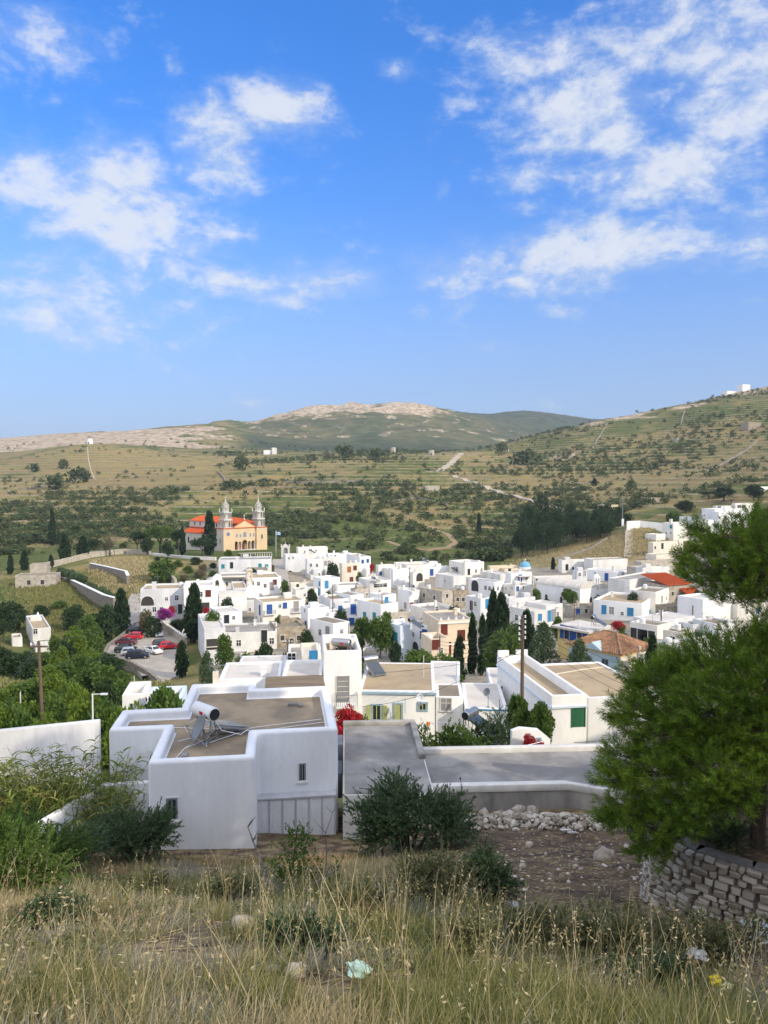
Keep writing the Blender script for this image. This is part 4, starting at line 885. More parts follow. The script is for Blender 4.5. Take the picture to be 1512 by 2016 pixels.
cottage('low white house on the ridge top at the far right', 1432,772,985,22,10,5,WHITE,wins=0,name='white_hut',roof=P_)
cottage('white chapel like block on the ridge top at the far right', 1462,768,985,13,9,10,WHITE,wins=0,name='white_hut',roof=P_)
# ------------------------------------------------------------------ the yellow church with two lattice belfries
OCHRE = mat('ochre_church_plaster', (0.70, 0.52, 0.31), col2=(0.62, 0.46, 0.28), var=.1, scale=.25); PALEWALL = mat('greyish_church_plaster', (0.62, 0.55, 0.46), var=.08, scale=.25)
MARBLE = mat('white_marble', (0.60, 0.57, 0.51), var=.06, scale=1.0); PINK = mat('pinkish_plaster', (0.68, 0.56, 0.50), var=.06, scale=.4)
def cross(mb, x, y, z, s=1.0): mb.box((x-.08*s,y-.08*s,z),(x+.08*s,y+.08*s,z+1.5*s)); mb.box((x-.5*s,y-.07*s,z+.85*s),(x+.5*s,y+.07*s,z+1.02*s))
def arch_poly(w, z0, z1, n=9): return [(-w/2,z0),(w/2,z0)] + [(w/2*math.cos(a), z1-w/2+w/2*math.sin(a)) for a in np.linspace(0, math.pi, n)]
def church():
    c = P(440, 1042, 320); th = R(43); h = 9.6
    root = thing('church', 'yellow two towered church with red tile roofs and white lattice belfries', 'church', (c.x, c.y, c.z - h), th)
    a, b, tw = 22.5, 40.0, 5.6
    mb = MB(); mb.box((0,0,-2),(tw,tw,h)); mb.box((a-tw,0,-2),(a,tw,h)); mb.box((tw,.9,4.9),(a-tw,tw,h))
    mb.box((tw,3.2,-2),(a-tw,tw,4.9))                                        # back wall of the porch
    xs = [tw+.2, tw+2.35, tw+4.1, tw+7.2, tw+8.95, a-tw-.2]                     # five arches between piers
    mb.build('facade', OCHRE, root)
    mb = MB()
    # arcade wall above the columns: solid band pierced by arches
    for k in range(5):
        x0, x1 = xs[k], xs[k+1]; xc = (x0+x1)/2; w = x1-x0-.35; zs = 3.0; n = 10
        pts = [(xc+w/2*math.cos(t), zs+min(w/2,1.6)*math.sin(t)) for t in np.linspace(math.pi, 0, n)]
        for j in range(n-1):
            (p0, q0), (p1, q1) = pts[j], pts[j+1]; mb.extrude([(p0,q0),(p1,q1),(p1,4.9),(p0,4.9)], 'y', .9, 1.4)
        mb.box((x0,.9,zs),(xc-w/2,1.4,4.9)); mb.box((xc+w/2,.9,zs),(x1,1.4,4.9))
    mb.build('arcade', OCHRE, root)
    for k in range(6): mb = MB(); mb.lathe([(.34,0),(.34,.3),(.24,.35),(.22,2.6),(.36,2.75),(.36,3.0)], 10, (xs[k] + (.2 if k == 0 else -.2 if k == 5 else 0), 1.15, 0)); mb.build('column', MARBLE, root)
    part_box(root, 'porch_shade', (tw,3.1,0),(a-tw,3.19,4.85), mat('shaded_porch_plaster', (.42,.27,.13)))  # darker ochre sheet; the shade of the porch is put into its colour
    mb = MB(); 
    for x, w in ((a/2,1.7),(tw+2.6,1.3),(a-tw-2.6,1.3)): mb.box((x-w/2,3.0,0),(x+w/2,3.09,2.9))
    mb.build('door', RED_BROWN, root)
    mb = MB(); mb.box((-.25,-.25,h),(tw+.25,tw+.25,h+.35)); mb.box((a-tw-.25,-.25,h),(a+.25,tw+.25,h+.35)); mb.box((tw+.25,.6,h),(a-tw-.25,1.2,h+.35)); mb.build('cornice', TERRACOTTA, root)
    mb = MB(); mb.box((tw+.01,.84,5.0),(a-tw-.01,.89,5.25)); mb.box((-.06,-.06,h-.9),(tw+.06,-.01,h-.6)); mb.box((a-tw-.06,-.06,h-.9),(a+.06,-.01,h-.6)); mb.build('string_course', MARBLE, root)
    # pediment
    mb = MB(); mb.extrude([(tw,h+.35),(a-tw,h+.35),(a/2,h+3.4)], 'y', .9, 1.6); mb.build('pediment', OCHRE, root)
    mb = MB()
    for s in (-1, 1): mb.extrude([(a/2, h+3.4),(a/2, h+3.75),(a/2+s*(a/2-tw+.1), h+.75),(a/2+s*(a/2-tw+.1), h+.36)], 'y', .75, 1.7)
    mb.build('raking_cornice', TERRACOTTA, root)
    mb = MB(); mb.box((a/2-.25,1.0,h+3.7),(a/2+.25,1.5,h+4.4)); cross(mb, a/2, 1.25, h+4.4, 1.1); mb.build('gable_cross', MARBLE, root)
    # upper windows of the facade
    for x, w, hh in ((tw+1.6,.8,1.6),(a/2,1.7,2.4),(tw+8.6,.8,1.6),(a-tw-.9,.7,1.6),(tw+3.4,.7,1.5)):
        mb = MB().at(Matrix.Translation((x,.9,5.7))); mb.extrude(arch_poly(w+.4,-.2,hh+.2), 'y', -.1, .02, 0); mb.extrude(arch_poly(w,0,hh), 'y', -.13, -.1, 1); mb.build('window', [MARBLE, GREYWOOD], root)
    mb = MB().at(Matrix.Translation((a-tw/2,0,4.5))); mb.extrude(arch_poly(1.0,-.2,2.2), 'y', -.1, .02, 0); mb.extrude(arch_poly(.7,0,2.0), 'y', -.13, -.1, 1); mb.build('window', [MARBLE, DARK], root)
    for y_ in (2.8,): mb = MB().at(Matrix.Rotation(R(-90), 4, 'Z') @ Matrix.Scale(-1, 4, (1,0,0)) @ Matrix.Translation((y_,0,3.4))); mb.extrude(arch_poly(.9,-.2,2.2), 'y', -.1, .02, 0); mb.extrude(arch_poly(.6,0,2.0), 'y', -.13, -.1, 1); mb.build('window', [MARBLE, DARK], root)
    part_box(root, 'side_plaster', (-.04,.02,-2),(-.003,tw-.02,h-.01), PALEWALL)
    mb = MB().at(Matrix.Translation((2.3,-.02,h-2.2)) @ Matrix.Rotation(R(90),4,'X')); mb.lathe([(1.0,0),(1.0,.12)], 20); mb.build('clock', [MARBLE], root)
    mb = MB().at(Matrix.Translation((2.3,-.15,h-2.2)) @ Matrix.Rotation(R(90),4,'X')); mb.lathe([(.8,0),(.8,.03)], 20, mi=0); mb.build('clock_face', mat('blue_grey_clock', (.12,.17,.28)), root)
    mb = MB(); mb.box((2.27,-.21,h-2.2),(2.33,-.185,h-1.6)); mb.box((2.3,-.21,h-2.23),(2.75,-.185,h-2.17)); mb.build('clock_hand', MARBLE, root)
    # nave and aisles
    mb = MB(); mb.box((5.4,tw,-2),(a-5.4,b,h+2.3)); mb.build('nave_wall', PINK, root)
    mb = MB(); mb.box((1.0,tw,-2),(5.4,b-2,6.6)); mb.box((a-5.4,tw,-2),(a-1.0,b-2,6.6)); mb.build('aisle_wall', PALEWALL, root)
    mb = MB(); e = .5; mx = a/2; z0 = h+2.2; z1 = h+4.3
    mb.extrude([(5.4-e,z0),(a-5.4+e,z0),(mx,z1)], 'y', 1.7, b+.4)
    for k in range(56):
        y = 2 + k*.68
        for s in (-1, 1): mb.tube([(mx+s*(mx-5.4+e),y,z0+.05),(mx,y,z1+.05)], .11, 4)
    mb.build('nave_roof', TERRACOTTA, root)
    mb = MB()
    for s in (-1, 1):
        xo, xi = (1.0-e, 5.4) if s < 0 else (a-1.0+e, a-5.4)
        mb.extrude([(xo,6.6),(xi,6.6),(xi,9.0)], 'y', tw+.02, b-1.6)
        for k in range(48): y = tw+.6+k*.68; mb.tube([(xo,y,6.68),(xi,y,9.05)], .11, 4)
    mb.build('aisle_roof', TERRACOTTA, root)
    for k in range(6):
        y = 10 + k*5.0; mb = MB().at(Matrix.Translation((5.4,y,h+.1)) @ Matrix.Rotation(R(-90), 4, 'Z')); mb.extrude(arch_poly(.9,0,1.7), 'y', -.03, .05, 0); mb.build('window', [DARK], root)
    for k in range(5):
        y = 9 + k*6.0; mb = MB().at(Matrix.Translation((1.0,y,1.8)) @ Matrix.Rotation(R(-90), 4, 'Z')); mb.extrude(arch_poly(1.3,0,2.8), 'y', -.03, .05, 0); mb.build('window', [DARK], root)
    # belfries: two lattice tiers of marble columns, an open ribbed dome and a cross
    def belfry(x, y, tall):
        mb = MB(); z = h+.35; s = 2.05
        def tier(z, hh, s, n, rr):
            mb.box((x-s-.1,y-s-.1,z),(x+s+.1,y+s+.1,z+.25)); mb.box((x-s-.1,y-s-.1,z+hh-.35),(x+s+.1,y+s+.1,z+hh))
            for k in range(n+1):
                t = -s + 2*s*k/n
                for q in ((x+t,y-s),(x+t,y+s),(x-s,y+t),(x+s,y+t)):
                    mb.lathe([(rr*1.3,0),(rr,.15),(rr*.9,hh-.9),(rr*1.5,hh-.7)], 6, (q[0],q[1],z+.3))
            for k in range(n):       # little arches between the columns
                t0 = -s + 2*s*k/n; w = 2*s/n; top = z+hh-.4; 
                for sx in (0, 1):
                    px0 = t0 + sx*w; px1 = px0 + (w*.3 if sx == 0 else -w*.3)
                    for yy in (y-s, y+s): mb.add([(x+px0,yy-.12,top-.75),(x+px1,yy-.12,top),(x+px0,yy-.12,top),(x+px0,yy+.12,top-.75),(x+px1,yy+.12,top),(x+px0,yy+.12,top)],[(0,1,2),(5,4,3),(0,3,4,1),(1,4,5,2),(2,5,3,0)])
                    for xx in (x-s, x+s): mb.add([(xx-.12,y+px0,top-.75),(xx-.12,y+px1,top),(xx-.12,y+px0,top),(xx+.12,y+px0,top-.75),(xx+.12,y+px1,top),(xx+.12,y+px0,top)],[(0,1,2),(5,4,3),(0,3,4,1),(1,4,5,2),(2,5,3,0)])
            mb.box((x-.75,y-.75,z+.3),(x+.75,y+.75,z+hh-.4))
        tier(z, 3.7, s, 4, .17); tier(z+3.7, 3.3, s*.92, 4, .15)
        for sx in (-1, 1):
            for sy in (-1, 1): mb.lathe([(.3,0),(.22,.7),(.35,.9),(.1,1.3),(.02,1.9)], 6, (x+sx*s*.95,y+sy*s*.95,z+7.0))
        z2 = z+7.0; mb.lathe([(1.5,0),(1.5,.25)], 10, (x,y,z2))
        for k in range(10): t = k*math.pi/5; mb.lathe([(.15,0),(.13,1.4),(.2,1.6)], 6, (x+1.25*math.cos(t),y+1.25*math.sin(t),z2+.25))
        mb.lathe([(1.45,0),(1.45,.2)], 10, (x,y,z2+1.85)); mb.lathe([(.6,0),(.6,1.6)], 8, (x,y,z2+.25))
        for k in range(10):
            t = k*math.pi/5; pr = [(1.35,0),(1.45,.5),(1.2,1.1),(.75,1.6),(.35,2.1),(.15,2.8)]
            mb.tube([(x+r_*math.cos(t),y+r_*math.sin(t),z2+2.05+zz) for r_, zz in pr], .11, 5)
        mb.lathe([(.9,0),(.85,.5),(.6,1.0),(.3,1.5)], 10, (x,y,z2+2.05)); mb.lathe([(.22,0),(.35,.2),(.15,.5),(.3,.7),(.06,1.0)], 8, (x,y,z2+4.7)); cross(mb, x, y, z2+5.6, .8)
        if tall: mb.tube([(x,y,z2+6.5),(x,y,z2+9.6)], .07, 5)
        mb.build('belfry', MARBLE, root)
    belfry(tw/2, tw/2, False); belfry(a-tw/2, tw/2, True)
    mb = MB()
    for k in range(6): mb.box((tw-.5-k*.35,.8-(k+1)*.45,-1.6),(a-tw+.5+k*.35,.8-k*.45,-.1-k*.16))
    mb.build('steps', MARBLE, root)
    mb = MB(); mb.box((tw,.8,-1.6),(a-tw,3.2,-.02)); mb.build('porch_floor', MARBLE, root)
church()
# gateway arch, plaza and balustrade
p = P(562, 1099, 296)
root = thing('gateway', 'white arched marble gateway on the church plaza', 'gateway', (p.x, p.y, p.z), R(15))
mb = MB(); mb.box((-1.7,-.5,-1.5),(-.85,.5,4.6)); mb.box((.85,-.5,-1.5),(1.7,.5,4.6)); 
for j in range(8):
    t0, t1 = math.pi*j/8, math.pi*(j+1)/8; mb.extrude([(.85*math.cos(t0),3.4+.85*math.sin(t0)),(.85*math.cos(t1),3.4+.85*math.sin(t1)),(.85*math.cos(t1),4.6),(.85*math.cos(t0),4.6)], 'y', -.5, .5)
mb.box((-1.9,-.6,4.6),(1.9,.6,4.95)); mb.extrude([(-1.2,4.95),(1.2,4.95),(.5,5.6),(0,5.9),(-.5,5.6)], 'y', -.4, .4); mb.build('arch', MARBLE, root)
mb = MB(); cross(mb, 0, 0, 5.85, .6); mb.lathe([(.2,0),(.3,.4),(.05,.8)], 8, (-1.6,0,4.95)); mb.lathe([(.2,0),(.3,.4),(.05,.8)], 8, (1.6,0,4.95)); mb.build('finial', MARBLE, root)
part_box(root, 'gate', (-.85,.1,-1.4),(.85,.18,3.8), GREYMETAL)
p = P(543.5, 1094, 300); root = thing('flagpole', 'tall flagpole with a blue and white striped flag by the gateway', 'flagpole', (p.x, p.y, p.z - 1))
mb = MB(); mb.tube([(0,0,0),(0,0,11)], .09, 8); mb.lathe([(.14,0),(.14,.2)], 8, (0,0,11)); mb.build('pole', WHITE_PLASTIC, root)
mb = MB()
for k in range(5):
    y = [.0,.12,.2,.1,-.05]; 
nf = 12; v = []; f = []
for i in range(nf + 1):
    for j in range(7): v.append((.1 + 1.9 * i / nf, .18 * math.sin(i * .9) * i / nf, 9.5 + 1.3 * j / 6 - .25 * i / nf))
mi = []
for i in range(nf):
    for j in range(6): f.append((i*7+j, i*7+j+7, i*7+j+8, i*7+j+1)); mi.append((j + (1 if (i < 4 and j > 2) else 0)) % 2)
mb.v = v; mb.f = f; mb.mi = mi; mb.build('flag', [SKYBLUE, WHITE_PLASTIC], root)
def balus(px0, py0, Y0, px1, py1, Y1, label):
    p0, p1 = P(px0, py0, Y0), P(px1, py1, Y1); d = p1 - p0; n = max(3, int(d.length / .9)); root = thing('balustrade', label, 'balustrade', p0)
    mb = MB(); mb.tube([(0,0,.95), tuple(d + Vector((0,0,.95)))], .1, 6)
    for k in range(n + 1): q = d * k / n; mb.lathe([(.12,-1.2),(.16,.2),(.08,.5),(.12,.9)], 6, tuple(q))
    mb.build('rail', MARBLE, root)
balus(470, 1094, 292, 535, 1092, 296, 'white marble balustrade in front of the church steps')
# walls below the church and graveyard
wall_strip('churchyard_wall', rp((300,1100,298),(338,1108,290),(380,1109,284),(425,1110,281)), P(380,1096,284).z, .8, WHITE_OLD, 'long pale retaining wall below the churchyard trees', cap=W_)
wall_strip('churchyard_wall', rp((250,1094,308),(275,1092,306),(296,1100,299)), P(275,1082,306).z, .8, STONE_LIGHT, 'curved stone wall below the graveyard beside the church')
wall_strip('graveyard_wall', rp((60,1122,270),(120,1112,285),(180,1096,300),(250,1090,310)), 0, .7, STONE_LIGHT, 'old stone wall climbing along the graveyard', ztops=[P(60,1113,270).z, P(120,1101,285).z, P(180,1086,300).z, P(250,1080,310).z])
wall_strip('field_wall', rp((178,1112,262),(215,1120,250),(248,1130,236),(252,1138,228)), 0, .8, DRYWALL, 'stone field wall with white coping between grove and straw field', cap=W_, ztops=[P(178,1111,262).z+.4, P(215,1119,250).z+.4, P(248,1127,236).z+.4, P(252,1135,228).z+.3])
wall_strip('field_wall', rp((100,1133,258),(140,1146,236),(170,1162,215),(205,1178,198),(226,1180,192)), 0, .8, DRYWALL, 'long stone field wall with white coping curving below the olive grove', cap=W_, ztops=[P(100,1133,258).z+.6,P(140,1144,236).z+.5,P(170,1158,215).z+.5,P(205,1175,198).z+.5,P(226,1180,192).z+.4])
wall_strip('garden_wall', rp((304,1118,270),(318,1125,255),(334,1134,240),(346,1146,225)), 0, .7, STONE_LIGHT, 'sloping stone garden wall left of the teal windowed house', ztops=[P(304,1113,270).z,P(318,1118,255).z,P(334,1127,240).z,P(346,1140,225).z])
wall_strip('hill_wall', rp((1234,1030,320),(1260,1026,322),(1305,1030,318)), 0, .7, W_, 'long white wall above the straw field beside the white cube house', ztops=[P(1234,1026,320).z,P(1260,1025,322).z,P(1305,1030,318).z])
wall_strip('hill_wall', rp((1352,1042,310),(1378,1042,308)), P(1360,1038,310).z, .7, W_, 'short white wall right of the white cube house')
wall_strip('hill_wall', rp((1338,1020,345),(1392,1022,338)), P(1365,1017,342).z, .7, W_, 'white terrace wall below the hillside houses on the right')
_p = rp((1195,1060,322),(1160,1072,305),(1120,1082,296),(1090,1090,290))
wall_strip('field_wall', _p, 0, .6, DRYWALL, 'dry stone wall between the pine wood and the straw field', ztops=[H1(*q) + 1.1 for q in _p])

HW = 'dry stone walls on the far slopes'
for lb, pts in (('dry stone wall running up the right hill slope',((1166,872,800),(1176,856,840),(1188,836,895),(1197,822,940))),('short dry stone wall near the dark pines on the right hill',((1340,868,830),(1344,852,870),(1348,840,900))),
    ('stepped dry stone wall climbing toward the right edge',((1390,950,560),(1420,935,590),(1455,918,640),(1490,900,690))),('long dry stone wall across the left field',((40,962,640),(120,950,690),(180,944,715))),
    ('dry stone wall beside the green patch above the church',((428,918,740),(440,932,690),(446,944,650))),('dry stone wall in the middle slope above the church',((560,945,640),(640,950,630),(720,946,640))),
    ('dry stone wall below the saddle road',((760,985,520),(820,978,540),(880,982,520))),('dry stone wall on the slope right of the track',((1000,1000,460),(1060,1002,450),(1110,1010,430)))):
    q = rp(*pts); q2 = []
    for a, b in zip(q[:-1], q[1:]): q2 += [(a[0]+(b[0]-a[0])*k/5, a[1]+(b[1]-a[1])*k/5) for k in range(5)]
    q2.append(q[-1]); wall_strip('field_wall', q2, 0, 1.1, DRYWALL, lb, ztops=[H1(*v) + 1.5 for v in q2], group=HW)
# ------------------------------------------------------------------ chapels
def barrel(mb, x0, x1, y0, y1, z0, rise, n=10, along='x'):
    if along == 'x': mb.extrude([(y0 + (y1-y0)*(1-math.cos(t))/2, z0 + rise*math.sin(t)) for t in np.linspace(0, math.pi, n)], 'x', x0, x1)
    else: mb.extrude([(x0 + (x1-x0)*(1-math.cos(t))/2, z0 + rise*math.sin(t)) for t in np.linspace(0, math.pi, n)], 'y', y0, y1)
# barrel-vaulted church with a bell gable
p = P(1142, 1160, 190); root = thing('vaulted_church', 'long white barrel vaulted church with a double bell gable', 'church', (p.x, p.y, p.z - 5.5), R(38))
mb = MB(); mb.box((0,0,0),(7.0,14.5,5.5)); mb.build('wall', W_, root, bevel=.05)
mb = MB(); barrel(mb, -.15, 7.15, -.1, 14.6, 5.5, 1.5, along='y')
for k in range(4): barrel(mb, -.2, 7.2, 1.5 + k*3.3, 2.1 + k*3.3, 5.55, 1.6, along='y')
mb.build('vault', ROOF_WHITE, root, smooth=True)
mb = MB(); mb.box((7.0,0,0),(12.0,8.5,4.8)); mb.build('aisle', W_, root, bevel=.05)
mb = MB(); mb.extrude([(7.0,4.8),(12.1,4.8),(9.6,6.4),(7.0,6.2)], 'y', -.05, 8.6); mb.build('aisle_roof', ROOF_WHITE, root)
mb = MB(); mb.box((5.9,-.1,5.4),(6.3,.5,8.0)); mb.box((7.0,-.1,5.4),(7.35,.5,8.0)); mb.box((8.0,-.1,5.0),(8.4,.5,8.0)); mb.box((5.9,-.1,8.0),(8.4,.5,8.3))
for cx, w in ((6.65,.7),(7.68,.65)):
    for j in range(6): t0, t1 = math.pi*j/6, math.pi*(j+1)/6; mb.extrude([(cx+w/2*math.cos(t0),7.5+w/2*math.sin(t0)),(cx+w/2*math.cos(t1),7.5+w/2*math.sin(t1)),(cx+w/2*math.cos(t1),8.05),(cx+w/2*math.cos(t0),8.05)], 'y', -.1, .5)
mb.extrude([(6.2,8.3),(8.1,8.3),(7.15,9.0)], 'y', -.05, .45); cross(mb, 7.15, .2, 8.95, .5); mb.build('bell_gable', W_, root)
opening('a', root, 4.6, 2.0, 'R', 1.1, 2.2); opening('a', root, 9.2, 1.9, 'R', 1.2, 2.2); opening('a', root, 6.0, 2.0, 'L', .9, 1.8); opening('a', root, 11.0, 2.0, 'L', .9, 1.8)
# blue-domed chapel
p = P(1035, 1124, 268); z = H1(p.x, p.y); root = thing('domed_chapel', 'small white chapel with a pale blue dome and cross', 'chapel', (p.x, p.y, z - .3), R(20))
zz = P(1035, 1121, 268).z - z + .3
mb = MB(); mb.box((-2.6,-2.0,0),(2.4,3.0,zz)); mb.build('wall', W_, root, bevel=.05)
mb = MB(); mb.lathe([(2.0*math.cos(t), zz + .9 + 2.0*math.sin(t)) for t in np.linspace(0, 1.5, 8)], 20, (0,.4,0)); mb.build('dome', mat('pale_blue_dome', (.16,.42,.62), rough=.5), root, smooth=True, angle=80)
mb = MB(); mb.lathe([(2.1,0),(2.1,.95)], 20, (0,.4,zz)); mb.build('drum', W_, root)
mb = MB(); cross(mb, 0, .4, zz + 2.8, .8); mb.build('dome_cross', W_, root)
# small chapel with bell gable, left of the balcony house
p = P(428, 1182, 182); root = thing('bell_gable_chapel', 'small white chapel with a tall single bell gable and a red door', 'chapel', (p.x, p.y, p.z - 1.5), R(18))
mb = MB(); mb.box((-2.2,0,0),(2.2,9,5.0)); mb.build('wall', W_, root, bevel=.05); mb = MB(); barrel(mb, -2.25, 2.25, .3, 9.1, 5.0, 1.3, along='y'); mb.build('vault', ROOF_WHITE, root, smooth=True)
mb = MB(); mb.extrude([(-1.7,5.0),(-.45,5.0),(-.45,6.3),(.45,6.3),(.45,5.0),(1.7,5.0),(1.0,7.4),(.5,7.9),(0,8.2),(-.5,7.9),(-1.0,7.4)], 'y', -.1, .35); mb.build('bell_gable', W_, root)
opening('a', root, -.05, 6.0, 'R', .8, 1.2).location = (0,-.1,0); opening('r', root, .9, 2.9, 'R', 1.1, 1.5); opening('a', root, -1.0, 2.0, 'R', .8, 1.8)
# low white vaulted chapel with a slim tan bell tower
p = P(486, 1190, 176); root = thing('low_chapel', 'low white vaulted chapel with a conical roof and slim tan bell tower', 'chapel', (p.x, p.y, p.z - 2), R(20))
mb = MB(); mb.box((-6.5,0,0),(0,7,4.0)); mb.build('wall', W_, root, bevel=.08); mb = MB(); barrel(mb, -6.55, .05, -.05, 7.05, 4.0, 1.0, along='x'); mb.build('vault', ROOF_WHITE, root, smooth=True)
mb = MB(); mb.lathe([(2.2,3.6),(1.9,4.6),(.8,5.9),(.25,6.6),(.05,7.0)], 14, (1.2,2,0)); mb.build('cone_roof', W_, root, smooth=True)
mb = MB(); mb.box((.55,3.2,3),(.85,3.9,9.6)); mb.box((1.65,3.2,3),(1.95,3.9,9.6)); [mb.box((.55,3.2,zz),(1.95,3.9,zz+.35)) for zz in (5.4,7.2,9.0,9.7)]; mb.build('bell_tower', CREAM, root)

# ------------------------------------------------------------------ white house in the gully, left
root = house('white house with a conical chimney down in the green gully', 42,64,100,1238,158,30,wins=[(46,1245,'D'),(69.5,1243,'d'),(55,1269,'d'),(61,1266,'d')],roof=ROOF_TAN,blocks=[(0,24,44,1256,156,5)])
mb = MB(); mb.lathe([(.9,0),(.75,.6),(.35,1.1),(.2,1.6),(.02,2.0)], 12, (root['_dims'][0]*.6,root['_dims'][1]*.7,root['_dims'][2]-.4)); mb.build('conical_chimney', W_, root, smooth=True)
# ------------------------------------------------------------------ windmills
def windmill(label, px, py, Y, r, h, m, cap):
    p = P(px, py, Y); z = H1(p.x, p.y); root = thing('windmill', label, 'windmill', (p.x, p.y, z - 1), 0, 'old windmills on the skyline')
    mb = MB(); mb.lathe([(r*1.12,0),(r*1.0,h*.6),(r*.94,h+1)], 18); mb.build('tower', m, root, smooth=True)
    if cap: mb = MB(); mb.lathe([(r*1.05,h+1),(r*.6,h+1+r*.7),(.1,h+1+r*1.1)], 18); mb.build('cap', ROOF_BROWN, root)
    else: mb = MB(); mb.lathe([(r*.7,h+.99),(r*.7,h+1.02)], 14); mb.build('hollow_top', SHADEHOLE, root)
    part_box(root, 'door', (-.7,-r*1.12-.05,1),(.7,-r*1.0,3.4), SHADEHOLE)
windmill('white round windmill tower on the left ridge', 177, 874, 1000, 3.9, 7.5, W_, True)
windmill('left ruined stone windmill drum on the saddle', 774, 890, 930, 3.4, 7.0, STONE_LIGHT, False)
windmill('right ruined stone windmill drum beside the saddle road', 849, 898, 860, 3.5, 6.5, STONE_LIGHT, False)
p = P(997, 885, 900); root = thing('bell_cote', 'tiny white bell cote on the rise by the saddle road', 'bell cote', (p.x, p.y, H1(p.x, p.y) - .5)); mb = MB(); mb.extrude([(-1.2,0),(1.2,0),(1.2,3),(.5,4.6),(0,5.6),(-.5,4.6),(-1.2,3)], 'y', -.5, .5); mb.box((-3,-.2,0),(3,4,2.5)); mb.build('wall', W_, root)
# ------------------------------------------------------------------ the white house below the slope
def inset(poly, t):
    n = len(poly); out = []
    for k in range(n):
        p0, p1, p2 = Vector(poly[k-1]), Vector(poly[k]), Vector(poly[(k+1) % n]); a = (p1-p0).normalized(); b = (p2-p1).normalized()
        na, nb = Vector((-a.y, a.x)), Vector((-b.y, b.x)); out.append(tuple(p1 + (na+nb) * t / (1 + na.dot(nb))))
    return out
def parapet_house(root, poly, z0, zt, drop, t, wall, roof, bevel=.13, seg=4):
    n = len(poly); ins = inset(poly, t); zf = zt - drop
    v = [(x,y,z0) for x,y in poly] + [(x,y,zt) for x,y in poly] + [(x,y,zt) for x,y in ins] + [(x,y,zf) for x,y in ins]; f = []
    for k in range(n):
        j = (k+1) % n; f += [(k,j,n+j,n+k),(n+k,n+j,2*n+j,2*n+k),(2*n+k,2*n+j,3*n+j,3*n+k)]
    f.append(tuple(3*n+k for k in range(n)))
    mb = MB(); mb.add(v, f); w = mb.build('wall', wall, root, bevel=bevel, seg=seg)
    ins2 = inset(poly, t - .03); mb = MB(); mb.prism(ins2, zf - .08, zf + .03 + bevel * 0); mb.build('roof', roof, root)
    return zf + .03
ROOF_FG = mat('weathered_brown_roof', (0.37, 0.285, 0.18), col2=(0.21, 0.17, 0.12), var=.25, scale=.6, bump=.01, detail=8, edge=(.36,.64))
WHITE_FG = mat('smooth_limewash', (0.80, 0.81, 0.82), var=.08, scale=.7, bump=.012, stretch=(1,1,.3), detail=6)
FO = Vector((-7.7, 23.75, 0)); FT = R(8); ZT = -9.1
fg = thing('flat_roofed_house', 'large white foreground house with rounded parapets and a brown flat roof', 'house', (FO.x, FO.y, -13.6), FT)
poly = [(0,0),(3.45,0),(3.45,2.45),(6.4,2.45),(6.4,8.3),(3.2,8.3),(3.2,9.4),(.3,9.4),(.3,5.9),(-2,5.9),(-2,3.5),(0,3.5)]
zl = ZT + 13.6
zr = parapet_house(fg, poly, 0, zl, .42, .34, WHITE_FG, ROOF_FG)
fw = lambda x, y, z: Matrix.Translation(Vector((FO.x, FO.y, -13.6))) @ Matrix.Rotation(FT, 4, 'Z') @ Vector((x, y, z))
def fg_hit(px, py, yl):
    n = Vector((-math.sin(FT), math.cos(FT), 0)); o = fw(0, yl, 0); d = ray(px, py); t = o.dot(n) / d.dot(n); q = d*t - fw(0,0,0)
    return q.dot(Vector((math.cos(FT), math.sin(FT), 0))), q.z
def fg_window(px0, py0, px1, py1, yl, recess=.1):
    x0, z1 = fg_hit(px0, py0, yl); x1, z0 = fg_hit(px1, py1, yl)
    mb = MB(); t = .05; y = yl
    for q in (((x0-t,y-.02,z0-t),(x1+t,y+.05,z0)),((x0-t,y-.02,z1),(x1+t,y+.05,z1+t)),((x0-t,y-.02,z0),(x0,y+.05,z1)),((x1,y-.02,z0),(x1+t,y+.05,z1))): mb.box(*q)
    w = mb.build('window', WHITE_FG, fg); mb = MB(); mb.box((x0,y-.006,z0),(x1,y+.05,z1)); mb.build('pane', DARK, w)
    mb = MB(); mb.box((x0+.01,y-.014,z0),(x0+.06,y-.007,z1)); mb.box((x1-.06,y-.014,z0),(x1-.01,y-.007,z1)); mb.box((x0+.06,y-.014,z1-.06),(x1-.06,y-.007,z1)); mb.box(((x0+x1)/2-.02,y-.014,z0),((x0+x1)/2+.02,y-.007,z1)); mb.build('sash', GREYMETAL, w)
    mb = MB(); mb.box((x0-.08,y-.06,z0-t-.05),(x1+.08,y+.02,z0-t)); mb.build('sill', WHITE_OLD, w)
fg_window(588,1503,602,1536,2.45); fg_window(327,1572,350,1612,0)
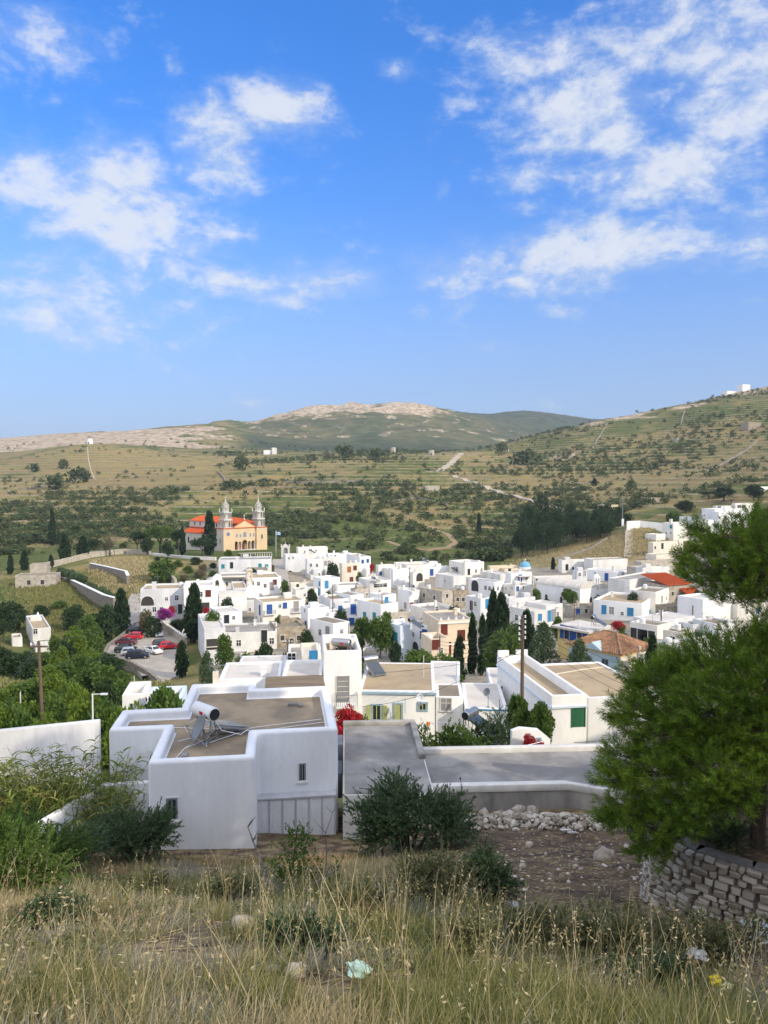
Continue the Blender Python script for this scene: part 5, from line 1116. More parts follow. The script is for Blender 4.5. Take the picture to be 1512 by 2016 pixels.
# corrugated plastic screen closing the lean-to
x0, z1 = fg_hit(503,1577,2.05); x1, z0 = fg_hit(660,1660,2.05); x1 = min(x1, 6.38)
SCREEN = mat('milky_plastic_sheet', (.76,.77,.79), rough=.35, var=.06, scale=1.2); 
xs = np.linspace(x0, x1, 7)
for k in range(6):
    mb = MB(); a, b = xs[k]+.03, xs[k+1]-.03; m = 12; 
    pts = [(a+(b-a)*j/m, 2.02+.005*math.cos(j*math.pi)) for j in range(m+1)]
    v = [(x,y,z0) for x,y in pts]+[(x,y,z1) for x,y in pts]; mb.add(v, [(j,j+1,m+2+j,m+1+j) for j in range(m)]); mb.build('screen_panel', SCREEN, fg)
mb = MB(); 
for x in xs: mb.box((x-.03,2.0,z0-.05),(x+.03,2.08,z1+.03))
mb.box((x0-.04,1.97,z1+.03),(x1+.04,2.45,z1+.09)); mb.box((x0-.04,1.97,z0-.12),(x1+.04,2.1,z0-.05)); mb.build('screen_frame', mat('pale_grey_frame',(.5,.5,.52),rough=.5), fg)
mb = MB(); mb.box((x0,2.12,z0-.05),(x0+.02,2.44,z1)); mb.box((x1-.02,2.12,z0-.05),(x1,2.44,z1)); mb.build('lean_to_side', SCREEN, fg)
mb = MB(); mb.lathe([(.045,0),(.045,.9)], 8, (-.12,2.9,zl-2.2)); mb.build('drain_pipe', WHITE_FG, fg)
# terrace parapet hut at the back and roof hatch strip
part_box(fg, 'chimney', (1.25,9.35,zl-.3), (1.5,9.6,zl+.5), CREAM_PALE)
mb = MB(); mb.tube([(-.05,4.5,zl-.35),(3.5,3.6,zr+.03),(6.0,4.3,zr+.03)], .018, 5); mb.tube([(.55,2.9,zr+.02),(1.2,3.3,zr+.02),(3.4,4.1,zr+.02),(5.9,4.7,zr+.02)], .02, 5); mb.tube([(.7,1.0,zr+.02),(.9,2.1,zr+.02),(1.6,3.0,zr+.02),(1.9,4.4,zr+.1)], .02, 5)
mb.build('roof_pipe', WHITE_PLASTIC, fg)
mb = MB()
for k in range(3):
    pts = [(.9+.5*k+.3*math.sin(j*.9+k*2), 2.2+j*.45, zr+.02) for j in range(9)]; mb.tube(pts, .01, 4)
mb.build('roof_cable', WHITE_PLASTIC, fg)
part_box(fg, 'lower_roof', (3.6,8.35,0), (6.3,10.6,zl-.12), mat('timber_brown_roof',(.24,.185,.12),col2=(.15,.115,.075),var=.25,scale=2.5,stretch=(.15,1,1)))
mb = MB(); mb.box((4.6,6.6,zr),(5.0,6.75,zr+.12)); mb.box((5.05,6.4,zr),(5.2,6.8,zr+.1)); mb.box((.9,1.2,zr),(1.1,1.6,zr+.08)); mb.build('roof_block', CONCRETE, fg)
# low garden wall at its left
gw = thing('garden_wall', 'low white garden wall stepping out left of the foreground house', 'wall', tuple(fw(-3.4,-.2,-.5)), FT)
mb = MB(); mb.prism([(0,0),(.25,-.0),(1.55,2.6),(3.4,2.6),(3.4,2.9),(1.4,2.9)], -1.5, 3.35); mb.build('masonry', WHITE_FG, gw, bevel=.06)
# ------------------------------------------------------------------ grey flat-roofed houses next to it
g1 = thing('concrete_roofed_house', 'grey concrete flat roof with a worn lip beside the white foreground house', 'house', (-1.45,25.6,-14.5), R(3))
z1 = -11.0 + 14.5
mb = MB(); mb.box((0,0,0),(3.25,7.6,z1)); mb.build('wall', WHITE_OLD, g1, bevel=.04); part_box(g1, 'roof', (.06,.06,z1),(3.19,7.3,z1+.02), CONCRETE)
mb = MB(); mb.box((-.02,7.3,z1-.02),(3.25,7.62,z1+.2)); mb.box((3.0,3.2,z1-.02),(3.27,7.28,z1+.22)); mb.build('parapet', CONCRETE_STAIN, g1, bevel=.05)
mb = MB(); mb.box((-.28,5.2,z1-1.4),(-.02,6.4,z1-.05)); mb.box((-.26,3.2,z1-1.5),(-.03,4.6,z1-.5)); mb.build('meter_box', GREYMETAL, g1, bevel=.02)
g2 = thing('concrete_roofed_house', 'long grey concrete flat roof with a white lip below the pine', 'house', (1.75,27.2,-14.9), R(3))
z2 = -11.5 + 14.9; L2 = 9.2
mb = MB(); mb.prism([(0,0),(5.2,0),(L2,-2.2),(L2,3.9),(0,3.9)], 0, z2); mb.build('wall', CONCRETE_STAIN, g2, bevel=.03); mb = MB(); mb.prism([(.05,.32),(5.1,.32),(L2-.05,-1.85),(L2-.05,3.6),(.05,3.6)], z2, z2+.02); mb.build('roof', CONCRETE, g2)
mb = MB(); mb.box((-.02,3.6,z2-.1),(L2,3.95,z2+.24)); mb.build('parapet', WHITE_OLD, g2, bevel=.06)
mb = MB(); mb.prism([(-.05,-.05),(5.22,-.05),(L2,-2.25),(L2,-1.9),(5.1,.3),(-.05,.3)], z2-.12, z2+.17); mb.build('front_lip', WHITE_OLD, g2, bevel=.05)
# white lean-to house far left
lh = thing('white_lean_to_house', 'white house with a tall sloping back wall at the left edge', 'house', (-19.5,30.4,-16.5), R(5))
zf = -13.1 + 16.5
mb = MB(); mb.box((0,0,0),(6.6,2.9,zf)); mb.build('wall', WHITE_FG, lh, bevel=.05); part_box(lh, 'roof', (.05,.05,zf),(6.55,2.85,zf+.02), ROOF_WHITE)
mb = MB(); mb.extrude([(-.6,0),(6.55,0),(6.55,5.45),(2.0,5.1),(1.5,4.75),(-.6,3.9)], 'y', 2.9, 3.25); mb.build('back_wall', WHITE_GREY, lh, bevel=.05)
# ------------------------------------------------------------------ garden between the houses
gp = thing('garden_gate_wall', 'small white gate wall with a blue door under red bougainvillea', 'gate wall', (P(1008,1480,42).x, 42, -17.5), R(8))
mb = MB(); mb.extrude([(0,0),(2.3,0),(2.3,2.6),(1.6,3.2),(.5,3.35),(0,3.2)], 'y', 0, .35); mb.build('masonry', W_, gp, bevel=.03); part_box(gp, 'door', (.75,-.05,.5),(1.75,-.002,2.75), BLUEGREY)
# ------------------------------------------------------------------ rooftop and street fittings
def solar(loc, rz, label, tank_m=WHITE_PLASTIC, s=1.0, mark=True, hi=1.0, lo=.16):
    r = thing('solar_water_heater', label, 'solar heater', loc, rz, 'solar water heaters'); r.scale = (s,s,s)
    T = Matrix.Translation((0,0,1.22)) @ Matrix.Rotation(R(90), 4, 'X')
    mb = MB().at(T); mb.lathe([(.1,-.7),(.24,-.69),(.285,-.64),(.285,.64),(.24,.69),(.1,.7)], 20); mb.build('tank', tank_m, r, smooth=True)
    mb = MB().at(T); mb.lathe([(.2,-.70),(.2,-.72)], 16); mb.build('tank_end', DARK, r); mb = MB().at(T); mb.lathe([(.24,.695),(.24,.715)], 16); mb.build('tank_end', DARK, r)
    if mark: mb = MB(); mb.box((-.292,-.25,1.15),(-.27,.0,1.28)); mb.build('emblem', mat('red_emblem',(.5,.03,.03)), r)
    a, b = Vector((.14,0,hi)), Vector((1.75,0,lo)); n = (b-a).normalized().cross(Vector((0,1,0))); 
    mb = MB(); mb.hexa([a+Vector((0,-.62,0)), b+Vector((0,-.62,0)), b+Vector((0,.62,0)), a+Vector((0,.62,0))], [a+Vector((.04,-.62,.08)), b+Vector((.04,-.62,.08)), b+Vector((.04,.62,.08)), a+Vector((.04,.62,.08))]); c = mb.build('collector', STEEL, r)
    mb = MB(); mb.hexa([a+Vector((.08,-.57,.065)), b+Vector((0,-.57,.11)), b+Vector((0,.57,.11)), a+Vector((.08,.57,.065))], [a+Vector((.09,-.57,.08)), b+Vector((.01,-.57,.12)), b+Vector((.01,.57,.12)), a+Vector((.09,.57,.08))]); mb.build('glass', COLLECTOR, c)
    mb = MB()
    for y in (-.5,.5):
        mb.tube([(-.15,y,0),(-.05,y,1.0)], .025, 5); mb.tube([(.25,y,0),(.1,y,1.0)], .025, 5); mb.tube([(-.15,y,.03),(1.7,y,.1)], .025, 5); mb.tube([(.25,y,0),(-.05,y,.8)], .015, 5)
    mb.build('stand', STEEL, r)
    mb = MB(); mb.tube([(.05,-.6,1.0),(.3,-.75,.5),(1.2,-.8,.12),(1.72,-.66,.2)], .02, 5); mb.build('pipe', WHITE_PLASTIC, r)
    return r
p = onplane(404,1400,-8.42); p.z = zr - 13.6; solar((p.x,p.y,p.z), R(46), 'white solar water heater with a dark end cap on the foreground brown roof', s=.88, hi=.62, lo=.14)
p = P(733,1325,66); solar((p.x-.2,p.y,p.z), R(-60), 'steel solar water heater standing behind the tan roofed shutter house', STEEL, 1.05)
p = P(672,1292,60); solar((p.x,p.y,p.z-.2), R(75), 'steel solar water heater on top of the white tower house', STEEL, 1.1)
p = P(926,1428,46); solar((p.x,p.y,p.z-.45), R(-35), 'steel solar water heater among the garden trees', STEEL, 1.0)
for px, py, Y, rz, lb in ((1168,1228,117,-30,'small solar heater on the flat roof of the yellow house'),(1292 - 400,1124,254,-40,'dark solar panel on the roof left of the notched parapet house'),
     (810,1232,122,-30,'solar heater on the grey roof of the bluish white house'),(812,1162,184,20,'solar panel on the low roof below the central dark pole'),(735,1145,209,30,'solar heater beside the chimney of the window band house'),
     (611,1088,286,-20,'leaning solar panel on the back row left of the orange door house'),(833,1106,258,-30,'solar panel near the far edge right of the centre pole')):
    p = P(px,py,Y); solar((p.x,p.y,p.z-.3), R(rz), lb, STEEL, 1.15, False)
def dish(loc, rz, tilt, label, r=.42, pole=.55, m=GREYMETAL):
    o = thing('satellite_dish', label, 'satellite dish', loc, rz, 'satellite dishes')
    mb = MB(); mb.tube([(0,0,0),(0,0,pole)], .025, 6); mb.box((-.12,-.12,-.02),(.12,.12,.02)); mb.build('mast', GREYMETAL, o)
    T = Matrix.Translation((0,-.1,pole+.08)) @ Matrix.Rotation(R(90-tilt), 4, 'X')
    mb = MB().at(T); n = 24; prof = [(.02,0),(r*.4,.025),(r*.75,.085),(r,.15)]; v = [(q*math.cos(2*math.pi*j/n), q*1.08*math.sin(2*math.pi*j/n), z) for q,z in prof for j in range(n)]
    f = [(k*n+j,k*n+(j+1)%n,(k+1)*n+(j+1)%n,(k+1)*n+j) for k in range(3) for j in range(n)]+[tuple(range(n))]; mb.add(v, f); d = mb.build('reflector', m, o, smooth=True); sm = d.modifiers.new('thickness','SOLIDIFY'); sm.thickness = .012
    mb = MB().at(T); mb.tube([(0,-r,.12),(0,-.1,r*1.15)], .012, 5); mb.lathe([(.03,0),(.04,.08)], 8, (0,-.08,r*1.12)); mb.build('feed_arm', GREYMETAL, o)
    return o
p = fw(1.55,2.55,zr); dish(tuple(p), R(-62), 28, 'grey satellite dish seen edge on upon the foreground brown roof', .46, .5)
p = P(961,1392,57.4); dish((p.x,p.y,p.z), R(-40), 30, 'small dark satellite dish on a tall mast by the pale lean to roof', .3, 1.1)
p = P(828,1388,58); dish((p.x,p.y,p.z), R(-20), 30, 'white satellite dish on the wall top above the garden trees', .3, .5, WHITE_PLASTIC)
def antenna(loc, h, rz, label, n=7, ln=1.1, box=False):
    o = thing('tv_antenna', label, 'antenna', loc, rz, 'rooftop aerials')
    mb = MB(); mb.tube([(0,0,0),(0,0,h)], .02, 6); mb.build('mast', STEEL, o)
    mb = MB(); mb.tube([(-.25,0,h-.08),(ln,0,h-.08)], .012, 5)
    for k in range(n): x = -.2+(ln+.15)*k/(n-1); l = .26-.012*k; mb.tube([(x,-l,h-.08),(x,l,h-.08)], .007, 4)
    mb.tube([(-.25,-.25,h-.28),(-.25,.25,h-.28),(-.25,.25,h+.12),(-.25,-.25,h+.12),(-.25,-.25,h-.28)], .008, 4); mb.build('boom', STEEL, o)
    if box: mb = MB(); mb.box((-.05,-.05,h-.14),(.1,.05,h-.02)); mb.build('amplifier_box', mat('orange_plastic',(.7,.2,.02)), o)
    return o
p = P(842,1466,31.5); antenna((p.x,p.y,p.z), 1.0, R(10), 'aerial with an orange box on the edge of the grey concrete roof', box=True)
p = fw(1.37,9.47,zl+.5); antenna(tuple(p), .35, R(15), 'aerial on the small chimney behind the foreground roof', 6, .9)
p = P(823,1394,59); antenna((p.x,p.y,p.z), 1.3, R(8), 'aerial with a long boom above the sage shutter house cornice', 8, 1.4)
p = P(1100,1300,62); 
_ar = random.Random(3)
for lb_, (hr, ho, ht_, ha, hb_, hh_) in list(HOUSES.items()):
    if 100 < ho.y < 270 and _ar.random() < .42 and ha > 3 and hb_ > 2.5:
        q = ho + Vector((math.cos(ht_), math.sin(ht_), 0)) * ha * _ar.uniform(.3, .8) + Vector((-math.sin(ht_), math.cos(ht_), 0)) * hb_ * _ar.uniform(.3, .7)
        o = antenna((q.x, q.y, q.z - .4), _ar.uniform(1.6, 2.8), _ar.random() * 3, 'thin television aerial standing on one of the village roofs', 5, .9); o['group'] = 'aerials on the village roofs'; o.scale = (1.5, 1.5, 1)
# utility poles and wires
def pole(px, pt, Y, label, r=.13, arms=1, lamp=False, pb=None, m=POLE_WOOD, lean=0.0, box=False):
    t = P(px,pt,Y); z = H1(t.x,t.y)-.4 if pb is None else P(px,pb,Y).z
    o = thing('utility_pole', label, 'pole', (t.x+lean,t.y,z), 0, 'utility poles'); h = t.z - z
    mb = MB(); mb.tube([(0,0,0),(-lean,0,h)], [r,r*.7], 8); mb.build('shaft', m, o, smooth=True)
    mb = MB(); mi = 0
    for k in range(arms):
        zz = h-.35-.45*k; mb.box((-lean-.55,-.05,zz-.05),(-lean+.55,.05,zz+.05))
    if arms: mb.build('cross_arm', m, o)
    for k in range(arms):
        for x in (-.48,-.2,.2,.48): mb = MB(); mb.lathe([(.03,0),(.06,.04),(.035,.1),(.06,.14),(.02,.2)], 8, (-lean+x,0,h-.30-.45*k)); mb.build('insulator', WHITE_PLASTIC, o)
    if lamp:
        mb = MB(); mb.tube([(-lean*.3,-.1,h*lamp),(-lean*.3,-.5,h*lamp+.15)], .025, 5); mb.build('lamp_arm', GREYMETAL, o)
        mb = MB(); mb.lathe([(.2,0),(.22,.06),(.12,.2),(.03,.26)], 12, (-lean*.3,-.5,h*lamp)); mb.build('lamp', WHITE_PLASTIC, o, smooth=True)
    if box: part_box(o, 'white_box', (-.5,-.6,h*.2),(.5,-.15,h*.42), WHITE_PLASTIC)
    return o, t
big, bt = pole(1029,1212,50,'tall weathered utility pole with stacked insulators in front of the conifers',.15,0,lamp=.38,lean=0.0)
hb = bt.z - big.location.z
for k in range(5):
    mb = MB(); zz = hb - .25 - k*.36; mb.tube([(0,0,zz),(-.22,-.1,zz+.05)], .015, 5); mb.lathe([(.03,0),(.07,.05),(.04,.11),(.07,.16),(.02,.22)], 8, (-.24,-.1,zz)); mb.lathe([(.03,0),(.07,.05),(.04,.11),(.07,.16),(.02,.22)], 8, (.16,-.12,zz+.1)); mb.build('insulator', WHITE_PLASTIC, big)
lp, lt = pole(76,1262,46,'old wooden utility pole with white insulators among the gully bushes',.13,1,lamp=.32,lean=.25)
for px, pt, Y, lb, kw in (
    (655,1150,152,'dark slim pole standing over the blank cube house',dict(r=.12,arms=0)),(752,1170,160,'dark pole beside the teal windowed house',dict(r=.11,arms=0)),
    (806,1117,225,'pole with a bracket at the middle of the back rows',dict(r=.14)),(676,1070,284,'thin pole rising above the back row of white houses',dict(r=.12,arms=0)),
    (566,1259,80,'dark pole left of the cream block behind the tower house',dict(r=.1,arms=1)),(866,1252,112,'wooden pole in front of the low cream wing',dict(r=.13,arms=0)),
    (686,1226,137,'dark slim pole by the broad brown roof',dict(r=.1,arms=0)),(928,1181,166,'short dark pole by the aqua door house',dict(r=.12,arms=0)),
    (876,1094,270,'dark slim pole on the far village edge right of centre',dict(r=.14,arms=0)),(1131,1177,165,'slim pole near the grey stone shed',dict(r=.12,arms=0)),
    (1302,1198,132,'dark slim pole behind the white shop house',dict(r=.16,arms=0)),(1364,1192,148,'grey concrete pole beside the stone barn',dict(r=.2,arms=0,m=CONCRETE)),
    (1226,982,324,'very tall grey pole with a white box above the pine wood',dict(r=.22,arms=0,m=GREYMETAL,box=True)),(308,1174,168,'wooden pole in front of the arched loggia house',dict(r=.12,arms=1)),
    (225,1083,300,'wooden pole on the straw field below the church',dict(r=.17,arms=1)),(452,1136,238,'tall thin pole beside the pergola terrace',dict(r=.1,arms=0,m=GREYMETAL)),
    (137,1187,196,'wooden pole in the green field at the left',dict(r=.16,arms=0)),(271,1217,170,'short white post at the back of the car park',dict(r=.09,arms=0,m=WHITE_OLD)),
    (264,1330,118,'white post below the car park wall',dict(r=.09,arms=0,m=WHITE_OLD)),(327,1330,126,'dark stub pole at the front of the car park',dict(r=.14,arms=0)),
    (834,1291,64,'thin white post behind the tan roofed house',dict(r=.05,arms=0,m=WHITE_OLD)),(40,1362,60,'bare white post left of the old wooden pole',dict(r=.06,arms=0,m=WHITE_OLD))):
    pole(px, pt, Y, lb, **kw)
# street lamp behind the white lean-to house
p = P(182,1366,37); z = -15.5; o = thing('street_lamp', 'pale street lamp with a short arm behind the lean to house', 'street lamp', (p.x,p.y,z))
mb = MB(); mb.tube([(0,0,0),(0,0,p.z-z)], .04, 8); mb.build('post', WHITE_PLASTIC, o); mb = MB(); mb.tube([(0,0,p.z-z-.02),(.65,-.1,p.z-z+.02)], .025, 6); mb.box((.45,-.16,p.z-z-.02),(.8,-.04,p.z-z+.06)); mb.build('lamp_arm', WHITE_PLASTIC, o)
WIRE = mat('black_wire', (.03,.03,.03), rough=.6)
def wire(a, b, sag, label, r=.016, group='overhead cables', m=WIRE):
    a, b = Vector(a), Vector(b); pts = [a.lerp(b, k/16) - Vector((0,0,sag*4*(k/16)*(1-k/16))) - a for k in range(17)]
    mb = MB(); mb.tube(pts, r, 4); o = mb.build('overhead_cable', m); o.location = a; return tag(o, label, 'cable', group)
for k in range(5):
    zz = bt.z - .25 - k*.36 + .1; q = P(866,1262+k*7,110); wire((bt.x-.22,bt.y-.1,zz), q, .8, 'one of the parallel cables strung from the tall pole past the cypresses', .02)
for k in range(4):
    q = P(1560,1390+30*k,40); wire((bt.x+.16,bt.y-.1,bt.z-.3-.4*k), q, .9, 'thin cable sagging from the tall pole down to the right', .012)
wire(bt - Vector((0,0,2.2)), P(686,1392,59.5), 1.0, 'single cable running from the tall pole to the tower house', .014)
wire(bt - Vector((0,0,2.6)), P(560,1320,78), .8, 'thin cable running behind the tower house', .014)
wire(lt, P(-60,1392,30), .6, 'dark cable running left from the old wooden pole', .02)
wire(lt, P(308,1177,168), 2.0, 'long cable from the old wooden pole towards the arched loggia', .02)
wire(P(1306,1423,50.3), P(1130,1462,40), .3, 'loose cable hanging across the lower wall by the green door', .014)
wire(P(842,1483,31.2), P(1085,1455,41), .25, 'pale cable crossing the garden behind the concrete roof', .02, m=WHITE_PLASTIC)

# ------------------------------------------------------------------ cars
TYRE = BLACK; RIM = mat('alloy_rim', (.4,.4,.41), rough=.35, metal=.7); GLASS = mat('car_glass', (.02,.025,.03), rough=.08, spec=.6, var=.05)
LAMPG = mat('clear_lamp', (.6,.6,.58), rough=.2); LAMPR = mat('red_lamp', (.35,.01,.01), rough=.3); PLATE = mat('number_plate', (.7,.7,.66), rough=.5)
def paint(nm, c): return mat(nm, c, rough=.28, spec=.5, var=.05)
def car(label, px, py, Y, yaw, m, kind='hatch', L=4.0, name='parked_car'):
    p = P(px,py,Y); on = zpk if abs(p.z - zpk) < 3.5 and 195 < px < 380 else H1(p.x,p.y)
    q = onplane(px, py+5, on) if on == zpk else Vector((p.x,p.y,on))
    o = thing(name, label, 'pickup truck' if kind == 'pickup' else 'car', (q.x,q.y,on + .02), R(yaw), 'cars parked in the car park' if on == zpk else 'cars parked below the village'); w = .86; h = 1.47 if kind != 'suv' else 1.62; x0, x1 = -L/2, L/2
    body = [(x0,.32),(x0+.03,.78),(x0+.15,.92),(x1-.95,.90),(x1-.15,.72),(x1,.52),(x1-.05,.28),(x0+.1,.24)]
    mb = MB(); vs = []; 
    for y, ins in ((-w,.0),(-w*.9,.0),(w*.9,0),(w,0)):
        k = .93 if abs(y) == w else 1.0; vs.append([(x*k, y, .24+(z-.24)*(.94 if abs(y) == w else 1)) for x, z in body])
    n = len(body); v = [q_ for row in vs for q_ in row]; f = [tuple(range(n)), tuple(3*n+k for k in range(n-1,-1,-1))] + [(r_*n+k, r_*n+(k+1)%n, (r_+1)*n+(k+1)%n, (r_+1)*n+k) for r_ in range(3) for k in range(n)]
    mb.add(v, f); mb.build('body', m, o, bevel=.04, seg=2)
    if kind == 'pickup': c0, c1, r0, r1 = -.3, x1-1.05, -.15, x1-1.7
    elif kind == 'sedan': c0, c1, r0, r1 = x0+.5, x1-1.05, x0+1.15, x1-1.75
    else: c0, c1, r0, r1 = x0+.08, x1-1.0, x0+.45, x1-1.7
    zb = .88; wb, wt = w*.93, w*.74
    mb = MB(); mb.hexa([(c0,-wb,zb),(c1,-wb,zb),(c1,wb,zb),(c0,wb,zb)], [(r0,-wt,h),(r1,-wt,h),(r1,wt,h),(r0,wt,h)]); mb.build('roof', m, o, bevel=.05)
    mb = MB()
    for s in (-1, 1):     # side windows stand a hair proud of the cabin
        def pt(x, t): return (x, s*(wb+(wt-wb)*t+.012), zb+(h-zb)*t)
        lerp = lambda a, b, t: a+(b-a)*t
        for a0, a1 in ((.06,.47),(.53,.93)):
            mb = MB(); q4 = [pt(lerp(lerp(c0,r0,t), lerp(c1,r1,t), a_), t) for t, a_ in ((.12,a0),(.12,a1),(.82,a1 if a1 < .9 else .90),(.82,a0 if a0 > .1 else .1))]; mb.add(q4, [(0,1,2,3)]); mb.build('side_glass', GLASS, o)
    for nm, c_, r_, sg in (('windscreen',c1,r1,1),('rear_window',c0,r0,-1)):
        mb = MB(); d = .014*sg; mb.add([(c_+(r_-c_)*.1+d,-wb*.88,zb+(h-zb)*.1+.01),(c_+(r_-c_)*.1+d,wb*.88,zb+(h-zb)*.1+.01),(c_+(r_-c_)*.86+d,wt*.9,zb+(h-zb)*.86+.01),(c_+(r_-c_)*.86+d,-wt*.9,zb+(h-zb)*.86+.01)], [(0,1,2,3)]); mb.build(nm, GLASS, o)
    for wx in (x0+.75, x1-.8):
        for s in (-1, 1):
            T = Matrix.Translation((wx, s*(w-.09), .31)) @ Matrix.Rotation(R(90), 4, 'X'); mb = MB().at(T); mb.lathe([(.2,-.1),(.3,-.1),(.32,-.06),(.32,.06),(.3,.1),(.2,.1)], 16); wh = mb.build('wheel', TYRE, o, smooth=True)
            mb = MB().at(T); mb.lathe([(.05,-.115),(.2,-.104)] if s > 0 else [(.2,.104),(.05,.115)], 12); mb.build('rim', RIM, wh)
    for s in (-1, 1):
        mb = MB(); mb.box((x1-.16,s*.62-.14,.55),(x1-.02,s*.62+.14,.68)); mb.build('headlight', LAMPG, o, bevel=.02)
        mb = MB(); mb.box((x0-.01,s*.66-.1,.62),(x0+.1,s*.66+.1,.85)); mb.build('tail_light', LAMPR, o, bevel=.02)
        mb = MB(); mb.box((c1-.3,s*(w+.02)-.08,.92),(c1-.16,s*(w+.02)+.08,1.03)); mb.build('wing_mirror', m, o, bevel=.02)
    part_box(o, 'number_plate', (x0-.025,-.25,.5),(x0-.004,.25,.61), PLATE)
    if kind == 'pickup':
        mb = MB(); mb.box((x0+.12,-w*.8,.93),(-.35,w*.8,.935)); mb.build('load_bed', SHADEHOLE, o); mb = MB()
        for s in (-1, 1): mb.box((x0+.05,s*w*.9-.05,.9),(-.3,s*w*.9+.05,1.06))
        mb.box((x0+.02,-w*.9,.9),(x0+.1,w*.9,1.06)); mb.build('bed_side', m, o)
car('black hatchback at the back of the car park beside the green trees',268,1241,165,8,paint('black_paint',(.015,.016,.02)))
car('bright red hatchback in the row along the car park left wall',263,1253,160,176,paint('red_paint',(.55,.015,.03)))
car('dark maroon saloon between the red hatchback and the green car',249,1264,155,4,paint('maroon_paint',(.10,.02,.03)),'sedan',4.3)
car('very dark green saloon with a glinting windscreen by the curved wall',248,1278,148,14,paint('dark_green_paint',(.015,.03,.028)),'sedan',4.3)
car('silver estate car between the dark green and navy cars',259,1284,146,16,paint('silver_paint',(.42,.44,.47)))
car('navy off road car nearest to the front corner of the curved wall',271,1291,143,14,paint('navy_paint',(.012,.017,.035)),'suv',4.4)
car('white car parked by the stone garden wall at the back right',311,1247,163,-62,paint('white_paint',(.7,.7,.68)),'suv',4.1)
car('white pickup truck standing in the middle of the car park',301,1281,147,-38,paint('white_paint',(.7,.7,.68)),'pickup',4.6)
car('dark grey hatchback behind the red car at the right of the car park',320,1268,153,22,paint('slate_paint',(.06,.065,.075)))
car('red hatchback nearest the stone garden wall on the right',333,1272,151,20,paint('red_paint',(.55,.015,.03)))
car('white hatchback on the dirt track in the lower left gully',20,1328,118,160,paint('white_paint',(.7,.7,.68)))
car('silver car cut by the left edge of the picture beside the bushes',-2,1310,124,10,paint('silver_paint',(.42,.44,.47)))
car('dark purple car on the earth yard behind the arched loggia house',268,1152,215,20,paint('purple_paint',(.07,.025,.06)))

# ------------------------------------------------------------------ curved dry-stone wall on the right
ROCKY = leafmat('mixed_fieldstone', [(.20,.165,.125),(.33,.285,.225),(.44,.395,.325),(.56,.52,.45)], 0.0, rough=.9)
def stone_wall():
    root = thing('dry_stone_wall', 'curved retaining wall of pale stones below the pine tree', 'wall', (4.6,11.5,H1(4.2,11.0)))
    o = root.location.copy(); pts = [Vector((x,y,0)) for x,y in WALL_LINE]; 
    ft = lambda p: float(H0(np.array([p.x-.25]), np.array([p.y-.25]))[0]); tp = lambda p: -5.86
    mb = MB(); fine = []
    for a, b in zip(pts[:-1], pts[1:]):
        n = 4; fine += [a.lerp(b, k/n) for k in range(n)]
    fine.append(pts[-1])
    for a, b in zip(fine[:-1], fine[1:]):
        d = (b-a).normalized(); nr = Vector((d.y,-d.x,0)); nr = nr if nr.x + nr.y < 0 else -nr
        bt_ = [a+nr*.12, b+nr*.12, b-nr*.26, a-nr*.26]; za, zb_ = ft(a)-.6, ft(b)-.6
        mb.hexa([Vector((q.x,q.y,z))-o for q, z in zip(bt_,(za,zb_,zb_,za))], [Vector((q.x,q.y,z))-o for q, z in zip([a-nr*.02,b-nr*.02,b-nr*.26,a-nr*.26],(tp(a),tp(b),tp(b),tp(a)))])
    mb.build('mortar_core', mat('grey_mortar',(.20,.18,.155),var=.2,scale=4,bump=.03), root)
    mb = MB(); rr = random.Random(4); run = [0.0]
    for p0, p1 in zip(fine[:-1], fine[1:]): run.append(run[-1] + (p1 - p0).length)
    def at_run(d):
        k = max(0, min(len(run) - 2, next((j for j in range(len(run) - 1) if run[j + 1] >= d), len(run) - 2))); a_, b_ = fine[k], fine[k + 1]; u = (b_ - a_).normalized(); nr = Vector((u.y,-u.x,0)); nr = nr if nr.x + nr.y < 0 else -nr
        return a_ + u * (d - run[k]), u, nr
    zt = tp(fine[0]); z = zt - .02
    while z > zt - 2.6:
        ch = rr.uniform(.07, .14); d = -rr.random() * .2
        while d < run[-1]:
            ln = rr.uniform(.09, .27); q, u, nr = at_run(max(d + ln / 2, 0)); ok = z > ft(q) - .25
            if ok:
                h = min(1, (z - ch / 2 - (zt - 1.6)) / 1.6); c = q + nr * (.14 - .13 * max(h, 0)) + Vector((0, 0, z - ch / 2)); hw, hh, dp = ln * .48, ch * .47, rr.uniform(.05, .10); tl = rr.uniform(-.12, .12)
                cs = [(sx * hw * rr.uniform(.75, 1.02), sy, sz * hh * rr.uniform(.72, 1.05) + sx * hw * tl) for sy in (-.08, dp) for sx, sz in ((-1, -1), (1, -1), (1, 1), (-1, 1))]
                vs = [c - o + u * x_ + nr * y_ * (rr.uniform(.7, 1.2) if y_ > 0 else 1) + Vector((0, 0, z_)) for x_, y_, z_ in cs]; mb.add(vs, [(0,1,2,3),(7,6,5,4),(0,4,5,1),(1,5,6,2),(2,6,7,3),(3,7,4,0)])
            d += ln + rr.uniform(.0, .02)
        z -= ch
    mb.build('facing_stones', ROCKY, root, bevel=.012, seg=1)
stone_wall()
# the darker wall behind the pine
wall_strip('terrace_wall', [(6.6,17.6),(8,17.2),(10,17),(13,17)], 0, .5, DRYWALL, 'dark stone terrace wall behind the pine trunk', ztops=[-5.7,-5.5,-5.4,-5.3])
wall_strip('terrace_wall', [(8.5,26.5),(12,25.8),(18,25)], 0, .4, WHITE_OLD, 'white wall glimpsed through the pine branches', ztops=[-8.6,-8.5,-8.3])

